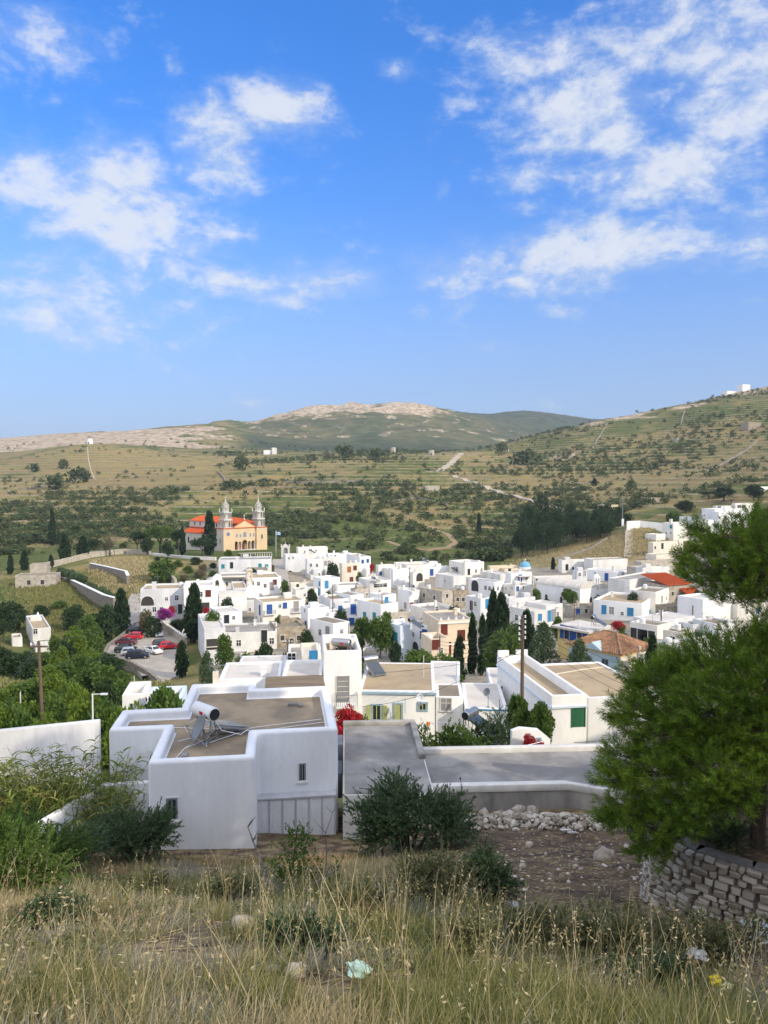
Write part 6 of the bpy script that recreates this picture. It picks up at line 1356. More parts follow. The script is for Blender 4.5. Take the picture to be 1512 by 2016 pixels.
# ------------------------------------------------------------------ stones and litter on the slope
PALE_ROCK = mat('pale_rock', (.46,.40,.32), col2=(.22,.18,.14), var=.22, scale=5, bump=.02)
rr = random.Random(11); mb = MB()
for k in range(900):
    px = rr.uniform(905,1245); Y = rr.triangular(23.6,26.3,25.2); x = PX(px,Y,-11.5); z = H1(x,Y); s = rr.choice([.03,.04,.05,.06,.06,.08,.1,.13,.17])
    mb.rock((x,Y,z+s*.15+max(0,.26*(1-abs(Y-25)/1.6))*rr.random()), s, k, flat=.75)
for k in range(230):
    px = rr.uniform(860,1330); Y = rr.uniform(13.5,24); x = PX(px,Y,-9); mb.rock((x,Y,H1(x,Y)+.01), rr.choice([.02,.03,.04,.06]), 900+k, flat=.7)
tag(mb.build('rubble', ROCKY), 'heap of pale rubble stones below the long concrete roof', 'rubble', kind='stuff')
for px, py, Y, s, lb in ((950,1616,24.2,.34,'pale boulder at the left end of the rubble heap'),(1020,1604,24.6,.33,'large upright pale boulder in the rubble heap'),(1047,1602,24.6,.26,'grey boulder right of the upright boulder in the rubble'),
    (1190,1692,18.3,.24,'pale angular rock on the dark bare earth'),(1234,1676,19.2,.17,'small pale standing stone at the edge of the pine shade'),(1042,1666,20.5,.13,'round pale stone below the rubble heap'),(1030,1709,17.0,.1,'small pale stone beside the dark shrub'),
    (480,1836,8.6,.17,'large weathered boulder among the dry grass'),(565,1842,8.4,.12,'pale broken rock right of the weathered boulder'),(582,1925,6.2,.085,'pale pointed rock low in the grass'),(535,1920,6.4,.06,'small ochre rock low in the grass'),(655,1895,7.0,.06,'small grey rock in the grass right of the boulders')):
    p = P(px,py,Y); d = ray(px,py); 
    for it in range(30):
        z = H1(p.x,p.y); p = d * (p.y/d.y); e = p.z - z
        if abs(e) < .02: break
        p = d * max(1.5, (p.y + e*1.6)) / d.y
    mb = MB(); mb.rock((0,0,s*.35), s, int(px), flat=.85, sub=2); o = mb.build('boulder', PALE_ROCK, None, smooth=True, angle=50); o.location = (p.x,p.y,H1(p.x,p.y)); tag(o, lb, 'rock', 'loose rocks on the slope')
def on_ground(px, py, Y):
    d = ray(px,py)
    for it in range(40):
        p = d*(Y/d.y); e = p.z - H1(p.x,p.y)
        if abs(e) < .01: break
        Y = max(1.4, Y + e*1.4)
    return p
for px, py, w, h, m, lb in ((1115,1640,.12,.9,WHITE_OLD,'pale plank lying on the rubble slope'),(1128,1645,.1,.8,WHITE_OLD,'second pale plank beside the rubble slope plank')):
    p = on_ground(px,py,23); mb = MB(); mb.box((-w/2,-h/2,0),(w/2,h/2,.04)); o = mb.build('plank', m); o.location = (p.x,p.y,p.z+.08); o.rotation_euler = (R(-22),0,R(-35)); tag(o, lb, 'plank')
def crumple(name, px, py, s, m, label, cat, lift=.04, flat=.45):
    p = on_ground(px,py,5); bm = bmesh.new(); bmesh.ops.create_icosphere(bm, subdivisions=3, radius=1); r_ = random.Random(px)
    for v in bm.verts:
        n = vnoise(np.array([v.co.x*2.2+px]), np.array([v.co.y*2.2+v.co.z*2.7]))[0]; v.co *= .55+.8*n; v.co.z *= flat; v.co *= s
    me = bpy.data.meshes.new(name); bm.to_mesh(me); bm.free(); o = link_mesh(name, me, None, m); o.location = (p.x,p.y,p.z+lift); return tag(o, label, cat)
crumple('plastic_bag', 702,1941, .10, mat('pale_green_plastic',(.45,.62,.5),rough=.3), 'crumpled pale green plastic bag in the grass', 'litter', .14)
crumple('plastic_bag', 1490,1848, .22, mat('bluish_plastic',(.50,.56,.60),rough=.35), 'crumpled bluish plastic sheet at the foot of the stone wall', 'litter', .12)
crumple('plastic_bag', 1370,1900, .13, mat('clear_plastic',(.55,.56,.56),rough=.25), 'clear crumpled plastic bag in the grass at the right', 'litter', .14)
crumple('plastic_bottle', 1014,1792, .08, WHITE_PLASTIC, 'scrap of white plastic below the dark shrub', 'litter', .1)
crumple('snack_wrapper', 1408,1992, .055, mat('yellow_wrapper',(.80,.62,.01),rough=.3,var=.2,scale=20), 'bright yellow crumpled wrapper at the lower right', 'litter', .26, .8)
crumple('snack_wrapper', 1430,1998, .045, mat('pale_yellow_wrapper',(.72,.66,.32),rough=.3,var=.2,scale=20), 'pale yellow torn wrapper beside the bright yellow one', 'litter', .24, .8)
# ------------------------------------------------------------------ vegetation
LEAF_OLIVE = leafmat('olive_leaf', [(.028,.058,.026),(.056,.10,.044),(.10,.155,.074),(.17,.225,.13)], .22, patch=.25, pscale=1.2)
LEAF_DARK = leafmat('dark_leaf', [(.012,.030,.012),(.026,.055,.02),(.05,.085,.028)], .15)
LEAF_GREEN = leafmat('green_leaf', [(.025,.058,.014),(.06,.12,.024),(.11,.18,.035),(.16,.22,.05)], .3, patch=.3, pscale=.5)
LEAF_BRIGHT = leafmat('bright_leaf', [(.07,.12,.018),(.13,.20,.024),(.21,.27,.04)], .35, patch=.3, pscale=.5)
LEAF_CYP = leafmat('cypress_leaf', [(.010,.028,.012),(.022,.048,.019),(.042,.075,.028)], .08)
LEAF_PINE = leafmat('pine_needle', [(.03,.078,.009),(.085,.17,.015),(.18,.285,.026),(.31,.38,.045)], .28, patch=.35, pscale=1.3)
LEAF_SCRUB = leafmat('scrub_leaf', [(.022,.042,.014),(.046,.072,.022),(.082,.105,.034),(.135,.145,.055)], .12, patch=.35, pscale=.05)
LEAF_BUSHY = leafmat('sage_leaf', [(.075,.095,.038),(.135,.15,.06),(.21,.21,.10),(.27,.255,.14)], .2, patch=.4, pscale=2)
LEAF_REED = leafmat('reed_leaf', [(.07,.12,.02),(.15,.21,.035),(.26,.29,.06),(.36,.33,.11)], .35)
LEAF_BROWN = leafmat('twiggy_leaf', [(.10,.085,.05),(.16,.13,.075),(.2,.17,.1)], .1)
FLOWER_RED = leafmat('crimson_flower', [(.30,.006,.02),(.50,.012,.04),(.62,.03,.06)], .3); FLOWER_MAG = leafmat('magenta_flower', [(.30,.01,.22),(.48,.03,.36),(.58,.07,.42)], .3)
GRASS_STRAW = leafmat('straw_blade', [(.25,.185,.085),(.40,.31,.16),(.53,.44,.26),(.64,.56,.39)], .3, patch=.35, pscale=1.5)
GRASS_OLIVE = leafmat('olive_blade', [(.10,.12,.04),(.19,.20,.07),(.29,.27,.10),(.42,.36,.16)], .3, patch=.3, pscale=1.2)
GRASS_GREY = leafmat('greyish_blade', [(.15,.15,.125),(.26,.25,.205),(.38,.36,.29),(.46,.42,.31)], .25, patch=.2, pscale=1.5)
GRASS_RUST = leafmat('rusty_blade', [(.20,.13,.065),(.34,.225,.11),(.47,.34,.18)], .25, patch=.3, pscale=1.5)

def clump_crown(n, clumps, L, W, seed, up=.25):
    """leaves on the shells of leaf clumps; clumps = [(cx, cy, cz, r)]"""
    g = np.random.default_rng(seed); c = np.array(clumps); pr = c[:, 3] ** 2; i = g.choice(len(c), n, p=pr / pr.sum())
    d = unit(g.normal(size=(n, 3)) + np.array([0, 0, up])); rad = c[i, 3] * (0.45 + 0.6 * g.random(n) ** .6)
    p = c[i, :3] + d * rad[:, None]
    return leaves(p, d + g.normal(size=(n, 3)) * .75, L * g.uniform(.7, 1.3, n), W * g.uniform(.7, 1.3, n), g)
def round_clumps(n, seed, z0, z1, rx, r):
    g = np.random.default_rng(seed); out = []
    for k in range(n):
        t = g.random(); a = g.random() * 6.283; prof = math.sin(math.pi * min(max(.12 + .83 * t, 0), 1)) ** .7; q = rx * prof * g.random() ** .45
        out.append((q * math.cos(a), q * math.sin(a), z0 + (z1 - z0) * t, r * g.uniform(.7, 1.25)))
    return out
def trunk(mb, h, r, seed, limbs=5, spread=.3, top=.8):
    rr = random.Random(seed); mb.tube([(0,0,-.06),(rr.uniform(-.02,.02),rr.uniform(-.02,.02),h*.5),(0,0,h)], [r*1.3,r,r*.75], 6)
    for k in range(limbs):
        a = 6.283*k/limbs + rr.random(); q = spread*rr.uniform(.6,1); mb.tube([(0,0,h*.8),(q*.45*math.cos(a),q*.45*math.sin(a),h+(top-h)*.45),(q*math.cos(a),q*math.sin(a),top*rr.uniform(.85,1))], [r*.6,r*.4,r*.12], 5)
PROTO = {}
def proto(kind):
    """unit-size prototype: {part name: (mesh, material)}"""
    if kind in PROTO: return PROTO[kind]
    base, _, var = kind.partition('#'); seed = int(var or 0) * 13 + 5; parts = {}
    def mesh_of(o): me = o.data; bpy.data.objects.remove(o); return me
    def crown(v, f, m): return mesh_of(np_mesh('crown', v, f, m))
    mb = MB()
    if base in ('tree', 'greentree', 'brighttree', 'oaktree'):
        m = {'tree': LEAF_DARK, 'greentree': LEAF_GREEN, 'brighttree': LEAF_BRIGHT, 'oaktree': LEAF_OLIVE}[base]
        v, f = clump_crown(3200, round_clumps(26, seed, .30, .90, .40, .13), .075, .042, seed); parts['crown'] = crown(v, f, m); trunk(mb, .3, .028, seed); parts['trunk'] = mesh_of(mb.build('trunk', BARK))
    elif base in ('bush', 'greenbush', 'brightbush', 'redbush', 'magbush', 'brownbush'):
        m = {'bush': LEAF_DARK, 'greenbush': LEAF_GREEN, 'brightbush': LEAF_BRIGHT, 'redbush': FLOWER_RED, 'magbush': FLOWER_MAG, 'brownbush': LEAF_BROWN}[base]
        v, f = clump_crown(2600, round_clumps(24, seed, .12, .84, .40, .16), .08, .05, seed); parts['crown'] = crown(v, f, m); trunk(mb, .12, .02, seed, 6, .35, .7); parts['stems'] = mesh_of(mb.build('stems', BARK))
    elif base == 'topiary':
        v, f = clump_crown(9000, round_clumps(46, seed, .5, .93, .42, .10), .05, .032, seed); parts['crown'] = crown(v, f, LEAF_GREEN); trunk(mb, .5, .03, seed); parts['trunk'] = mesh_of(mb.build('trunk', BARK))
    elif base == 'scrub':
        v, f = clump_crown(230, round_clumps(9, seed, .2, .7, .40, .24), .22, .15, seed); parts['foliage'] = crown(v, f, LEAF_SCRUB)
    elif base == 'cypress':
        g = np.random.default_rng(seed); cl = []
        for k in range(70):
            t = (k + g.random()) / 70; w = .40 * min(1, (1 - t) * 1.9) ** .75 * min(1, .55 + t * 3); a = g.random() * 6.283; q = w * g.random() ** .5; cl.append((q * math.cos(a), q * math.sin(a), .06 + .90 * t, .10 + .05 * g.random()))
        c = np.array(cl); n = 5200; i = g.integers(0, 70, n); d = unit(g.normal(size=(n, 3)) * [1, 1, .5]); p = c[i, :3] + d * c[i, 3:4] * (.4 + .6 * g.random((n, 1))) * [1, 1, .45]
        v, f = leaves(p, d * .5 + np.array([0, 0, .45]) * [1, 1, .35] + g.normal(size=(n, 3)) * .2, g.uniform(.05, .13, n), g.uniform(.05, .11, n), g)
        v = v * np.array([1, 1, 1]); parts['crown'] = crown(v, f, LEAF_CYP); mb.tube([(0,0,-.05),(0,0,.5)], [.07,.04], 6); parts['trunk'] = mesh_of(mb.build('trunk', BARK))
    elif base == 'pine':      # dark plantation pine seen from afar
        v, f = clump_crown(2600, round_clumps(24, seed, .34, .92, .36, .15), .075, .03, seed, .5); parts['crown'] = crown(v, f, LEAF_DARK); mb.tube([(0,0,-.05),(.01,0,.4),(0,.01,.85)], [.03,.024,.01], 6); parts['trunk'] = mesh_of(mb.build('trunk', BARK))
    elif base in ('umbrella', 'yellowumbrella'):
        cl = [(x, y, z * .5 + .62, r * .8) for x, y, z, r in round_clumps(24, seed, .1, .55, .44, .14)]
        v, f = clump_crown(3000, cl, .07, .03, seed, .6); parts['crown'] = crown(v, f, LEAF_GREEN if base[0] == 'y' else LEAF_DARK); trunk(mb, .45, .03, seed, 6, .34, .75); parts['trunk'] = mesh_of(mb.build('trunk', BARK))
    elif base == 'cedar':
        g = np.random.default_rng(seed); cl = []
        for k in range(60):
            t = k / 60; a = g.random() * 6.283; q = (.46 * (1 - t) ** .6) * g.random() ** .4; cl.append((q * math.cos(a), q * math.sin(a), .12 + .84 * t + .04 * q, .09))
        v, f = clump_crown(4200, cl, .07, .03, seed, .1); parts['crown'] = crown(v, f, LEAF_OLIVE); mb.tube([(0,0,-.05),(0,0,.95)], [.03,.008], 6); parts['trunk'] = mesh_of(mb.build('trunk', BARK))
    elif base == 'bare':
        g = random.Random(seed); trunk(mb, .35, .03, seed, 7, .3, .7); v, f = clump_crown(900, round_clumps(20, seed, .4, .9, .4, .12), .05, .01, seed); parts['crown'] = crown(v, f, LEAF_BROWN); parts['trunk'] = mesh_of(mb.build('trunk', BARK))
    elif base == 'palm':
        mb.tube([(0,0,-.05),(.02,0,.3),(0,0,.55)], [.06,.05,.045], 8); parts['trunk'] = mesh_of(mb.build('trunk', BARK)); vs = []; fs = []; k0 = 0; g = np.random.default_rng(seed)
        for k in range(26):
            a = k * 2.4; e = g.uniform(-.1, 1.2); d = np.array([math.cos(a) * math.cos(e), math.sin(a) * math.cos(e), math.sin(e)]); ts = np.linspace(.1, 1, 14)
            sp = np.array([0, 0, .55]) + d * ts[:, None] * .5 + np.array([0, 0, -1.0]) * (ts[:, None] ** 2) * .28
            for s_ in (-1, 1):
                sd_ = np.cross(d, [0, 0, 1]); sd_ /= np.linalg.norm(sd_); dd = np.repeat((sd_ * s_ + d * .6 + np.array([0, 0, -.35]))[None], 14, 0); v, f = leaves(sp, dd, .17 * (1.1 - ts * .6), .022, g); vs.append(v); fs.append(f + k0); k0 += len(v)
        parts['fronds'] = crown(np.concatenate(vs), np.concatenate(fs), LEAF_GREEN)
    PROTO[kind] = parts; return parts
_pl = random.Random(21)
def plant(kind, px, top, Y, wpx, label, cat='tree', group=None, name=None, z=None, single=False, spin=None):
    t = P(px, top, Y); gz = H1(t.x, t.y) if z is None else z
    h = max(t.z - gz, .6); w = wpx / F * Y
    if 'bush' in kind: w = max(w, h * .62); h = max(h, w * .6)
    parts = proto(kind); nm = name or {'cypress': 'cypress_tree', 'pine': 'pine_tree', 'umbrella': 'umbrella_pine', 'yellowumbrella': 'umbrella_pine', 'palm': 'palm_tree', 'cedar': 'conifer_tree', 'bare': 'bare_tree'}.get(kind.split('#')[0], 'tree' if 'tree' in kind else 'shrub')
    rz = _pl.random() * 6.283 if spin is None else spin
    if single:
        o = bpy.data.objects.new(nm, list(parts.values())[0]); C.objects.link(o); o.location = (t.x, t.y, gz); o.rotation_euler = (0, 0, rz); o.scale = (w, w, h); return tag(o, label, cat, group)
    r = thing(nm, label, cat, (t.x, t.y, gz), rz, group); r.scale = (w, w, h)
    for pn, me in parts.items():
        o = bpy.data.objects.new(pn, me); C.objects.link(o); o.parent = r
    return r
CY = 'dark cypresses'
for px, top, Y, w, lb in ((238,1162,165,34,'dark pointed cypress left of the lane above the car park'),(382,1153,152,40,'broad dark cypress in front of the red windowed white house'),(358,1264,124,28,'slim cypress at the right front edge of the car park'),
    (930,1213,104,22,'left one of the two very tall slender cypresses by the cream house'),(950,1215,102,26,'right one of the two very tall slender cypresses by the cream house'),(905,1254,97,32,'shorter bushy cypress left of the two slender cypresses'),
    (971,1165,132,30,'left taller cypress of the dense pair at the village centre'),(987,1173,130,40,'right thicker cypress of the dense pair at the village centre'),(1037,1204,120,34,'cypress half hidden behind the tall weathered utility pole'),
    (1285,1251,90,26,'small pointed cypress right of the clay tiled house'),(412,1009,300,28,'tall dark cypress rising against the church nave'),(359,1039,296,13,'thin cypress at the left of the church aisle'),
    (1089,1098,262,10,'tiny cypress left of the far stepped houses'),(943,1011,425,10,'lone cypress on the terraces right of the church'),(1170,942,585,13,'lone cypress among shrubs on the right hillside'),
    (20,1091,272,14,'cypress at the far left end of the graveyard row'),(48,1084,282,18,'second cypress of the graveyard row from the left edge'),(100,1093,280,12,'thin cypress in the middle of the graveyard row'),(127,1053,290,24,'tall cypress in the middle of the graveyard row'),
    (163,1056,298,24,'broad cypress at the right of the graveyard row'),(102,1006,380,16,'lone dark cypress above the graveyard row on the left'),(1408,843,930,6,'tiny cypress high on the right hill slope'),(1493,860,880,9,'small cypress near the right edge high on the hill')):
    plant('cypress#%d' % (int(px) % 3), px, top, Y, w, lb, 'cypress', CY)
for kd, px, top, Y, w, lb in (('yellowumbrella',315,1036,306,58,'yellow green umbrella pine left of the church'),('umbrella#1',350,1046,300,36,'dark umbrella pine between the church and the thin cypress'),('umbrella#2',399,1061,288,50,'low umbrella pine in front of the church side wall'),
    ('bare',215,1046,302,56,'brownish twiggy tree beside the graveyard cypresses'),('umbrella#1',270,1048,310,40,'dark pine left of the yellow green umbrella pine'),('umbrella#2',185,1062,305,34,'dark pine at the end of the graveyard wall'),
    ('tree#1',330,1070,285,26,'dark small tree behind the churchyard wall'),('tree#2',290,1060,300,30,'dark tree at the left end of the churchyard'),('greentree#1',450,1083,283,20,'small round tree at the foot of the church tower'),
    ('tree#2',655,1110,236,30,'dark round tree beside the orange door house'),('brighttree',551,1212,146,34,'bright yellow green tree beside the tan stone house'),('greentree#1',713,1219,126,56,'leafy green tree left of the bluish house'),
    ('greentree#2',748,1218,124,62,'larger leafy green tree against the bluish house'),('cedar',1070,1228,112,66,'spreading grey green conifer behind the tan roofed green door house'),('cedar#1',1140,1262,92,64,'drooping conifer left of the clay tiled house'),
    ('greentree#2',985,1248,88,76,'broad green tree behind the slender cypresses'),('greentree#1',1012,1258,82,50,'green tree beside the tall weathered pole'),('tree#1',523,1270,96,54,'dark leafy tree left of the dark pole'),
    ('cedar#2',407,1286,92,46,'loose grey green conifer behind the foreground parapet'),('greentree#1',1117,1160,190,30,'light green tree before the vaulted church'),('greentree#2',1128,1166,186,26,'fresh green tree right of the vaulted church yard'),
    ('palm',1226,1212,113,28,'small palm behind the yellow house'),('palm#1',1274,1236,108,26,'small palm in front of the white shop house'),('tree#2',1355,1172,170,44,'dark bushy tree under the old red tiled house'),('tree#1',1375,1164,172,30,'dark tree right of the red tiled house'),
    ('greentree#2',708,1128,226,16,'small green tree by the cream orange door house'),('tree',780,1263,106,30,'dark green tree in front of the bluish white house'),('greentree',820,1280,92,90,'wide green tree canopy below the low cream wing'),
    ('greentree#1',690,1285,90,60,'green tree behind the tower house roof'),('greentree#2',868,1296,80,110,'green hedge like tree behind the tan roof'),('tree#2',1305,1308,78,50,'grey green tree at the foot of the small cypress'),
    ('bare#1',1440,975,400,36,'grey leafless tree above the right hillside houses'),('tree#1',1425,960,410,50,'dark tree behind the grey leafless tree'),('tree#2',1484,955,400,40,'dark round tree at the right edge of the hill'),('tree',1350,985,400,44,'dark tree above the white walled field'),
    ('greentree#2',1328,1008,350,34,'green tree behind the white cube house'),('umbrella#1',1395,968,430,50,'dark spreading tree above the low hillside villa')):
    plant(kd, px, top, Y, w, lb)
for kd, px, top, Y, w, lb in (('magbush',323,1197,160,38,'bright magenta bougainvillea in front of the arched loggia house'),('redbush',337,1192,164,14,'small red bougainvillea on the loggia house wall'),('brownbush',287,1198,163,20,'olive brown climber beside the arched loggia'),
    ('redbush#1',406,1196,150,16,'red oleander beside the broad dark cypress'),('redbush#2',1216,1223,114,30,'red bougainvillea between the yellow house and the palms'),('redbush#1',732,1110,258,12,'red oleander at the end of the back row'),
    ('bush#1',447,1178,170,26,'dark reddish shrub before the low vaulted chapel'),('bush',602,1238,130,28,'small dark shrub at the foot of the blank cube house'),('greenbush',660,1250,122,24,'grey green plant before the broad brown roof'),
    ('greenbush#1',320,1128,235,70,'bright green vine pergola behind the loggia house'),('bush#2',371,1222,163,46,'dark garden shrubs behind the stone garden wall'),('bush',350,1224,166,34,'dark garden shrub beside the magenta bougainvillea')):
    plant(kd, px, top, Y, w, lb, 'shrub', z=P(px, top + (20 if 'mag' in kd else 16), Y).z - .3 if kd[:3] in ('mag', 'red') else None)
for k, (px, top, Y, w) in enumerate(((300,1212,158,40),(418,1205,142,30),(500,1120,238,20),(560,1140,215,16),(612,1160,190,14),(645,1165,188,18),(672,1196,152,22),(760,1205,150,16),(890,1196,160,14),(925,1205,150,20),(1078,1180,172,26),(1056,1160,190,20),
    (1180,1170,172,30),(1100,1215,140,24),(1246,1168,168,14),(1326,1185,158,20),(1395,1215,130,24),(1010,1230,120,40),(1340,1225,125,20),(480,1290,84,30),(560,1292,84,26),(1050,1300,70,40),(1410,1240,112,26),(780,1320,70,30),(1000,1330,66,50),(440,1250,118,26))):
    plant(('bush#%d', 'greenbush#%d')[k % 2] % (k % 3), px, top, Y, w, 'small green garden shrub squeezed between the village houses', 'shrub', 'garden shrubs between the houses')
for k, (px, top, Y, w) in enumerate(((385,1112,268,26),(352,1116,262,22),(400,1122,256,20),(420,1116,262,18),(372,1128,250,24),(395,1136,242,26),(340,1122,255,18),(418,1132,245,20),(362,1140,236,20),(408,1144,230,22),(470,1090,284,12),(500,1092,286,10),(330,1112,272,16),(520,1104,270,14),(536,1112,262,12),(310,1110,276,14))):
    plant(('bush#%d', 'greenbush#%d', 'brownbush#%d')[k % 3] % (k % 3), px, top, Y, w, 'small shrub in the terraced gardens below the church', 'shrub', 'garden shrubs below the church')
# pine wood above the straw field
for k in range(58):
    t = _pl.random(); px = 1022 + 200 * t + _pl.uniform(-8, 8); d = _pl.random(); Y = 322 + 46 * d + (10 if t > .5 else 0); top = 1030 - 26 * d + 26 * (1 - t) * (1 - d) * .6 - 6 * math.sin(t * 3) + _pl.uniform(-5, 6)
    plant('pine#%d' % (k % 4), px, top, Y, _pl.uniform(26, 40), 'tall dark pine in the dense wood above the straw field', 'pine', 'pines of the wood above the straw field')
for k, (px, top, Y, w) in enumerate(((1385,872,775,24),(1402,868,778,26),(1420,872,770,30),(1440,868,775,30),(1460,872,770,28),(1478,872,765,30),(1425,830,940,12),(1435,827,940,14),(1444,830,940,12))):
    plant('pine#%d' % (k % 4), px, top, Y, w, 'dark pine in the small clumps high on the right hill', 'pine', 'dark pines on the right hill')
# gully at the left: bushes and trees
GL = [(18,1182,175,60,'bush'),(5,1196,160,50,'tree#1'),(210,1194,160,46,'bush#1'),(195,1210,172,56,'greenbush'),(229,1219,178,46,'bush#2'),(170,1214,150,50,'greenbush#1'),(145,1232,140,46,'brightbush'),(176,1242,138,48,'greenbush#2'),
    (150,1250,130,50,'brightbush#1'),(128,1258,128,40,'bush'),(92,1282,112,46,'greenbush'),(50,1286,112,60,'bush#1'),(6,1275,112,50,'bush#2'),(108,1248,146,14,'brightbush'),(118,1277,110,40,'brightbush#2'),(180,1278,104,30,'brightbush'),(160,1290,100,60,'greenbush#1'),
    (205,1292,92,76,'tree#2'),(192,1306,82,84,'greentree'),(238,1322,90,36,'greenbush#2'),(120,1300,96,70,'greenbush'),(60,1300,104,50,'bush#2'),(90,1312,84,60,'brightbush#1'),(30,1345,72,70,'brightbush'),(60,1340,72,66,'greenbush#1'),
    (110,1330,70,70,'brightbush#2'),(140,1338,66,56,'greenbush'),(150,1352,60,60,'brightbush#1'),(205,1345,62,60,'tree#1'),(236,1342,66,46,'greenbush#2'),(15,1372,56,70,'greenbush'),(60,1378,54,60,'brightbush'),(110,1372,52,60,'greenbush#1'),(168,1372,50,60,'brightbush#2'),(205,1374,48,46,'greenbush'),
    (5,1400,44,50,'brightbush#1'),(40,1400,44,44,'greenbush#2'),(90,1402,43,40,'brightbush'),(140,1196,175,40,'bush#1'),(150,1192,185,30,'bush#2'),(118,1184,200,30,'greenbush'),(80,1190,190,30,'bush'),(330,1360,48,30,'greenbush#1'),(315,1362,49,22,'bush#1'),(258,1380,44,20,'brightbush')]
for k, (px, top, Y, w, kd) in enumerate(GL):
    b = kd.split('#')[0]; lb = {'bush': 'dark green bush filling the gully at the left', 'greenbush': 'mid green leafy bush filling the gully at the left', 'brightbush': 'bright yellow green bush in the gully at the left', 'tree': 'dark rounded tree in the gully at the left', 'greentree': 'tall mid green tree below the car park wall'}[b]
    plant(kd, px, top, Y, w * 1.15, lb, 'tree' if 'tree' in b else 'shrub', 'bushes and trees of the gully')
# olive grove between the field walls
for k in range(34):
    t = _pl.random(); s_ = _pl.random(); px = 118 + 120 * t; Y = 262 - 60 * t + 8 * s_ - 14; py = 1120 + 34 * t + 14 * s_
    p = P(px, py, Y); z = H1(p.x, p.y); py2 = 1008 - F * ((z + 3.4) * math.cos(PITCH) + p.y * math.sin(PITCH)) / p.y
    plant('oaktree#%d' % (k % 3), px, py2, Y, 22, 'grey green olive tree in the little grove between the field walls', 'olive tree', 'olive grove between the field walls')
# shrubs scattered over the hillsides: the nearest stand alone, the rest is one mass
def hill_points(n, seed):
    g = np.random.default_rng(seed); out = []
    while len(out) < n:
        m = 6000; Y = np.exp(g.uniform(math.log(322), math.log(1500), m)); px = g.uniform(-140, 1650, m); x = (px - 756) / F * Y; z = H(x, Y)
        f = fbm(x * .009 + 3, Y * .014 + 8, 5) * 1.7 + .5
        wgt = sstep((f - .44) / .24) * .95 + .06
        wgt *= np.where((px < 420) & (Y > 620), .16, 1) * np.where((px > 1150) & (Y > 480) & (Y < 640), .35, 1) * np.where((Y > 1050), .5, 1)
        wgt *= 1 - .75 * np.exp(-((px - 880) / 90) ** 2 - ((Y - 470) / 70) ** 2)
        bad = ((px > 240) & (px < 560) & (Y < 362)) | ((px > 1060) & (Y < 330)) | ((px > 1000) & (px < 1240) & (Y < 385)) | ((px > 1240) & (Y < 440)) | ((px < 260) & (Y < 335))
        ok = (g.random(m) < wgt) & ~bad
        for a in np.nonzero(ok)[0]: out.append((px[a], x[a], Y[a], z[a], f[a]))
    out = out[:n]; tr = np.array([t_[:2] for t_ in TRACKS]); tw = np.array([t_[2] for t_ in TRACKS])
    return [q for q in out if (np.hypot(tr[:, 0] - q[1], tr[:, 1] - q[2]) - tw / 2).min() > 2.2]
pts = sorted(hill_points(13000, 5), key=lambda q: q[2])
near_g = random.Random(8); big = []; rest = []
for q in pts: (big if len(big) < 240 and near_g.random() < .38 else rest).append(q)
for k, (px, x, Y, z, f) in enumerate(big):
    s_ = 2.4 + 5.2 * near_g.random() ** 1.8; me = list(proto('scrub#%d' % (k % 5)).values())[0]
    o = bpy.data.objects.new('shrub', me); C.objects.link(o); o.location = (x, Y, z - .3); o.rotation_euler = (0, 0, near_g.random() * 6.283); o.scale = (s_, s_, s_ * near_g.uniform(.6, .85))
    tag(o, 'rounded dark green shrub on the terraced hillside behind the village', 'shrub', 'shrubs on the hillside behind the village')
def mass(name, pts, seed, label, m, smin, smax, ncards):
    g = np.random.default_rng(seed); V, Fc = [], []; k0 = 0
    for var in range(4):
        v, f = clump_crown(ncards, round_clumps(7, var + seed, .2, .7, .40, .26), .30, .21, var + seed); sel = pts[var::4]
        for (px, x, Y, z, fv) in sel:
            s_ = smin + (smax - smin) * g.random() ** 2.2; a = g.random() * 6.283; ca, sa = math.cos(a) * s_, math.sin(a) * s_
            q = np.empty_like(v); q[:, 0] = v[:, 0] * ca - v[:, 1] * sa + x; q[:, 1] = v[:, 0] * sa + v[:, 1] * ca + Y; q[:, 2] = v[:, 2] * s_ * .72 + z - .3
            V.append(q); Fc.append(f + k0); k0 += len(v)
    return tag(np_mesh(name, np.concatenate(V), np.concatenate(Fc), m), label, name, kind='stuff')
mass('hillside_scrub', rest, 31, 'low dark scrub dotted over the far hillsides', LEAF_SCRUB, .9, 6.4, 44)
for lb, px, py, Y, w, h in (('round dark tree alone on the left field',68,916,800,22,10),('second round dark tree on the left field',126,916,800,20,10),('dark thicket on the left field below the windmill wall',150,948,680,40,14),('dark bushes left of the thicket on the left field',108,958,650,44,13),
    ('dark round bush right of the thicket on the left field',168,945,690,18,9),('broad dark tree on the plateau below the mountain',677,902,860,34,14),('dark tree right of the broad plateau tree',738,906,820,26,14),('dark round tree by the road on the saddle',985,884,880,20,14),
    ('dark shrub thicket left of the saddle road',1030,902,760,50,16),('dark bush on the right hillside slope',1240,960,520,18,9),('dark bush below the right hillside track',1068,978,500,34,14),('green bush beside the track end on the right hillside',1100,992,470,26,11),
    ('dark rounded tree on the green patch above the church',476,912,760,30,13),('dark flat bush above the church on the terraces',450,952,600,30,9)):
    p = P(px, py, Y); gz = H1(p.x, p.y); me = list(proto('scrub#%d' % (px % 5)).values())[0]; o = bpy.data.objects.new('shrub', me); C.objects.link(o); o.location = (p.x, p.y, gz - .4); o.scale = (w / F * Y, w / F * Y * .7, h * 1.15); tag(o, lb, 'shrub', 'dark trees standing on the far slopes')
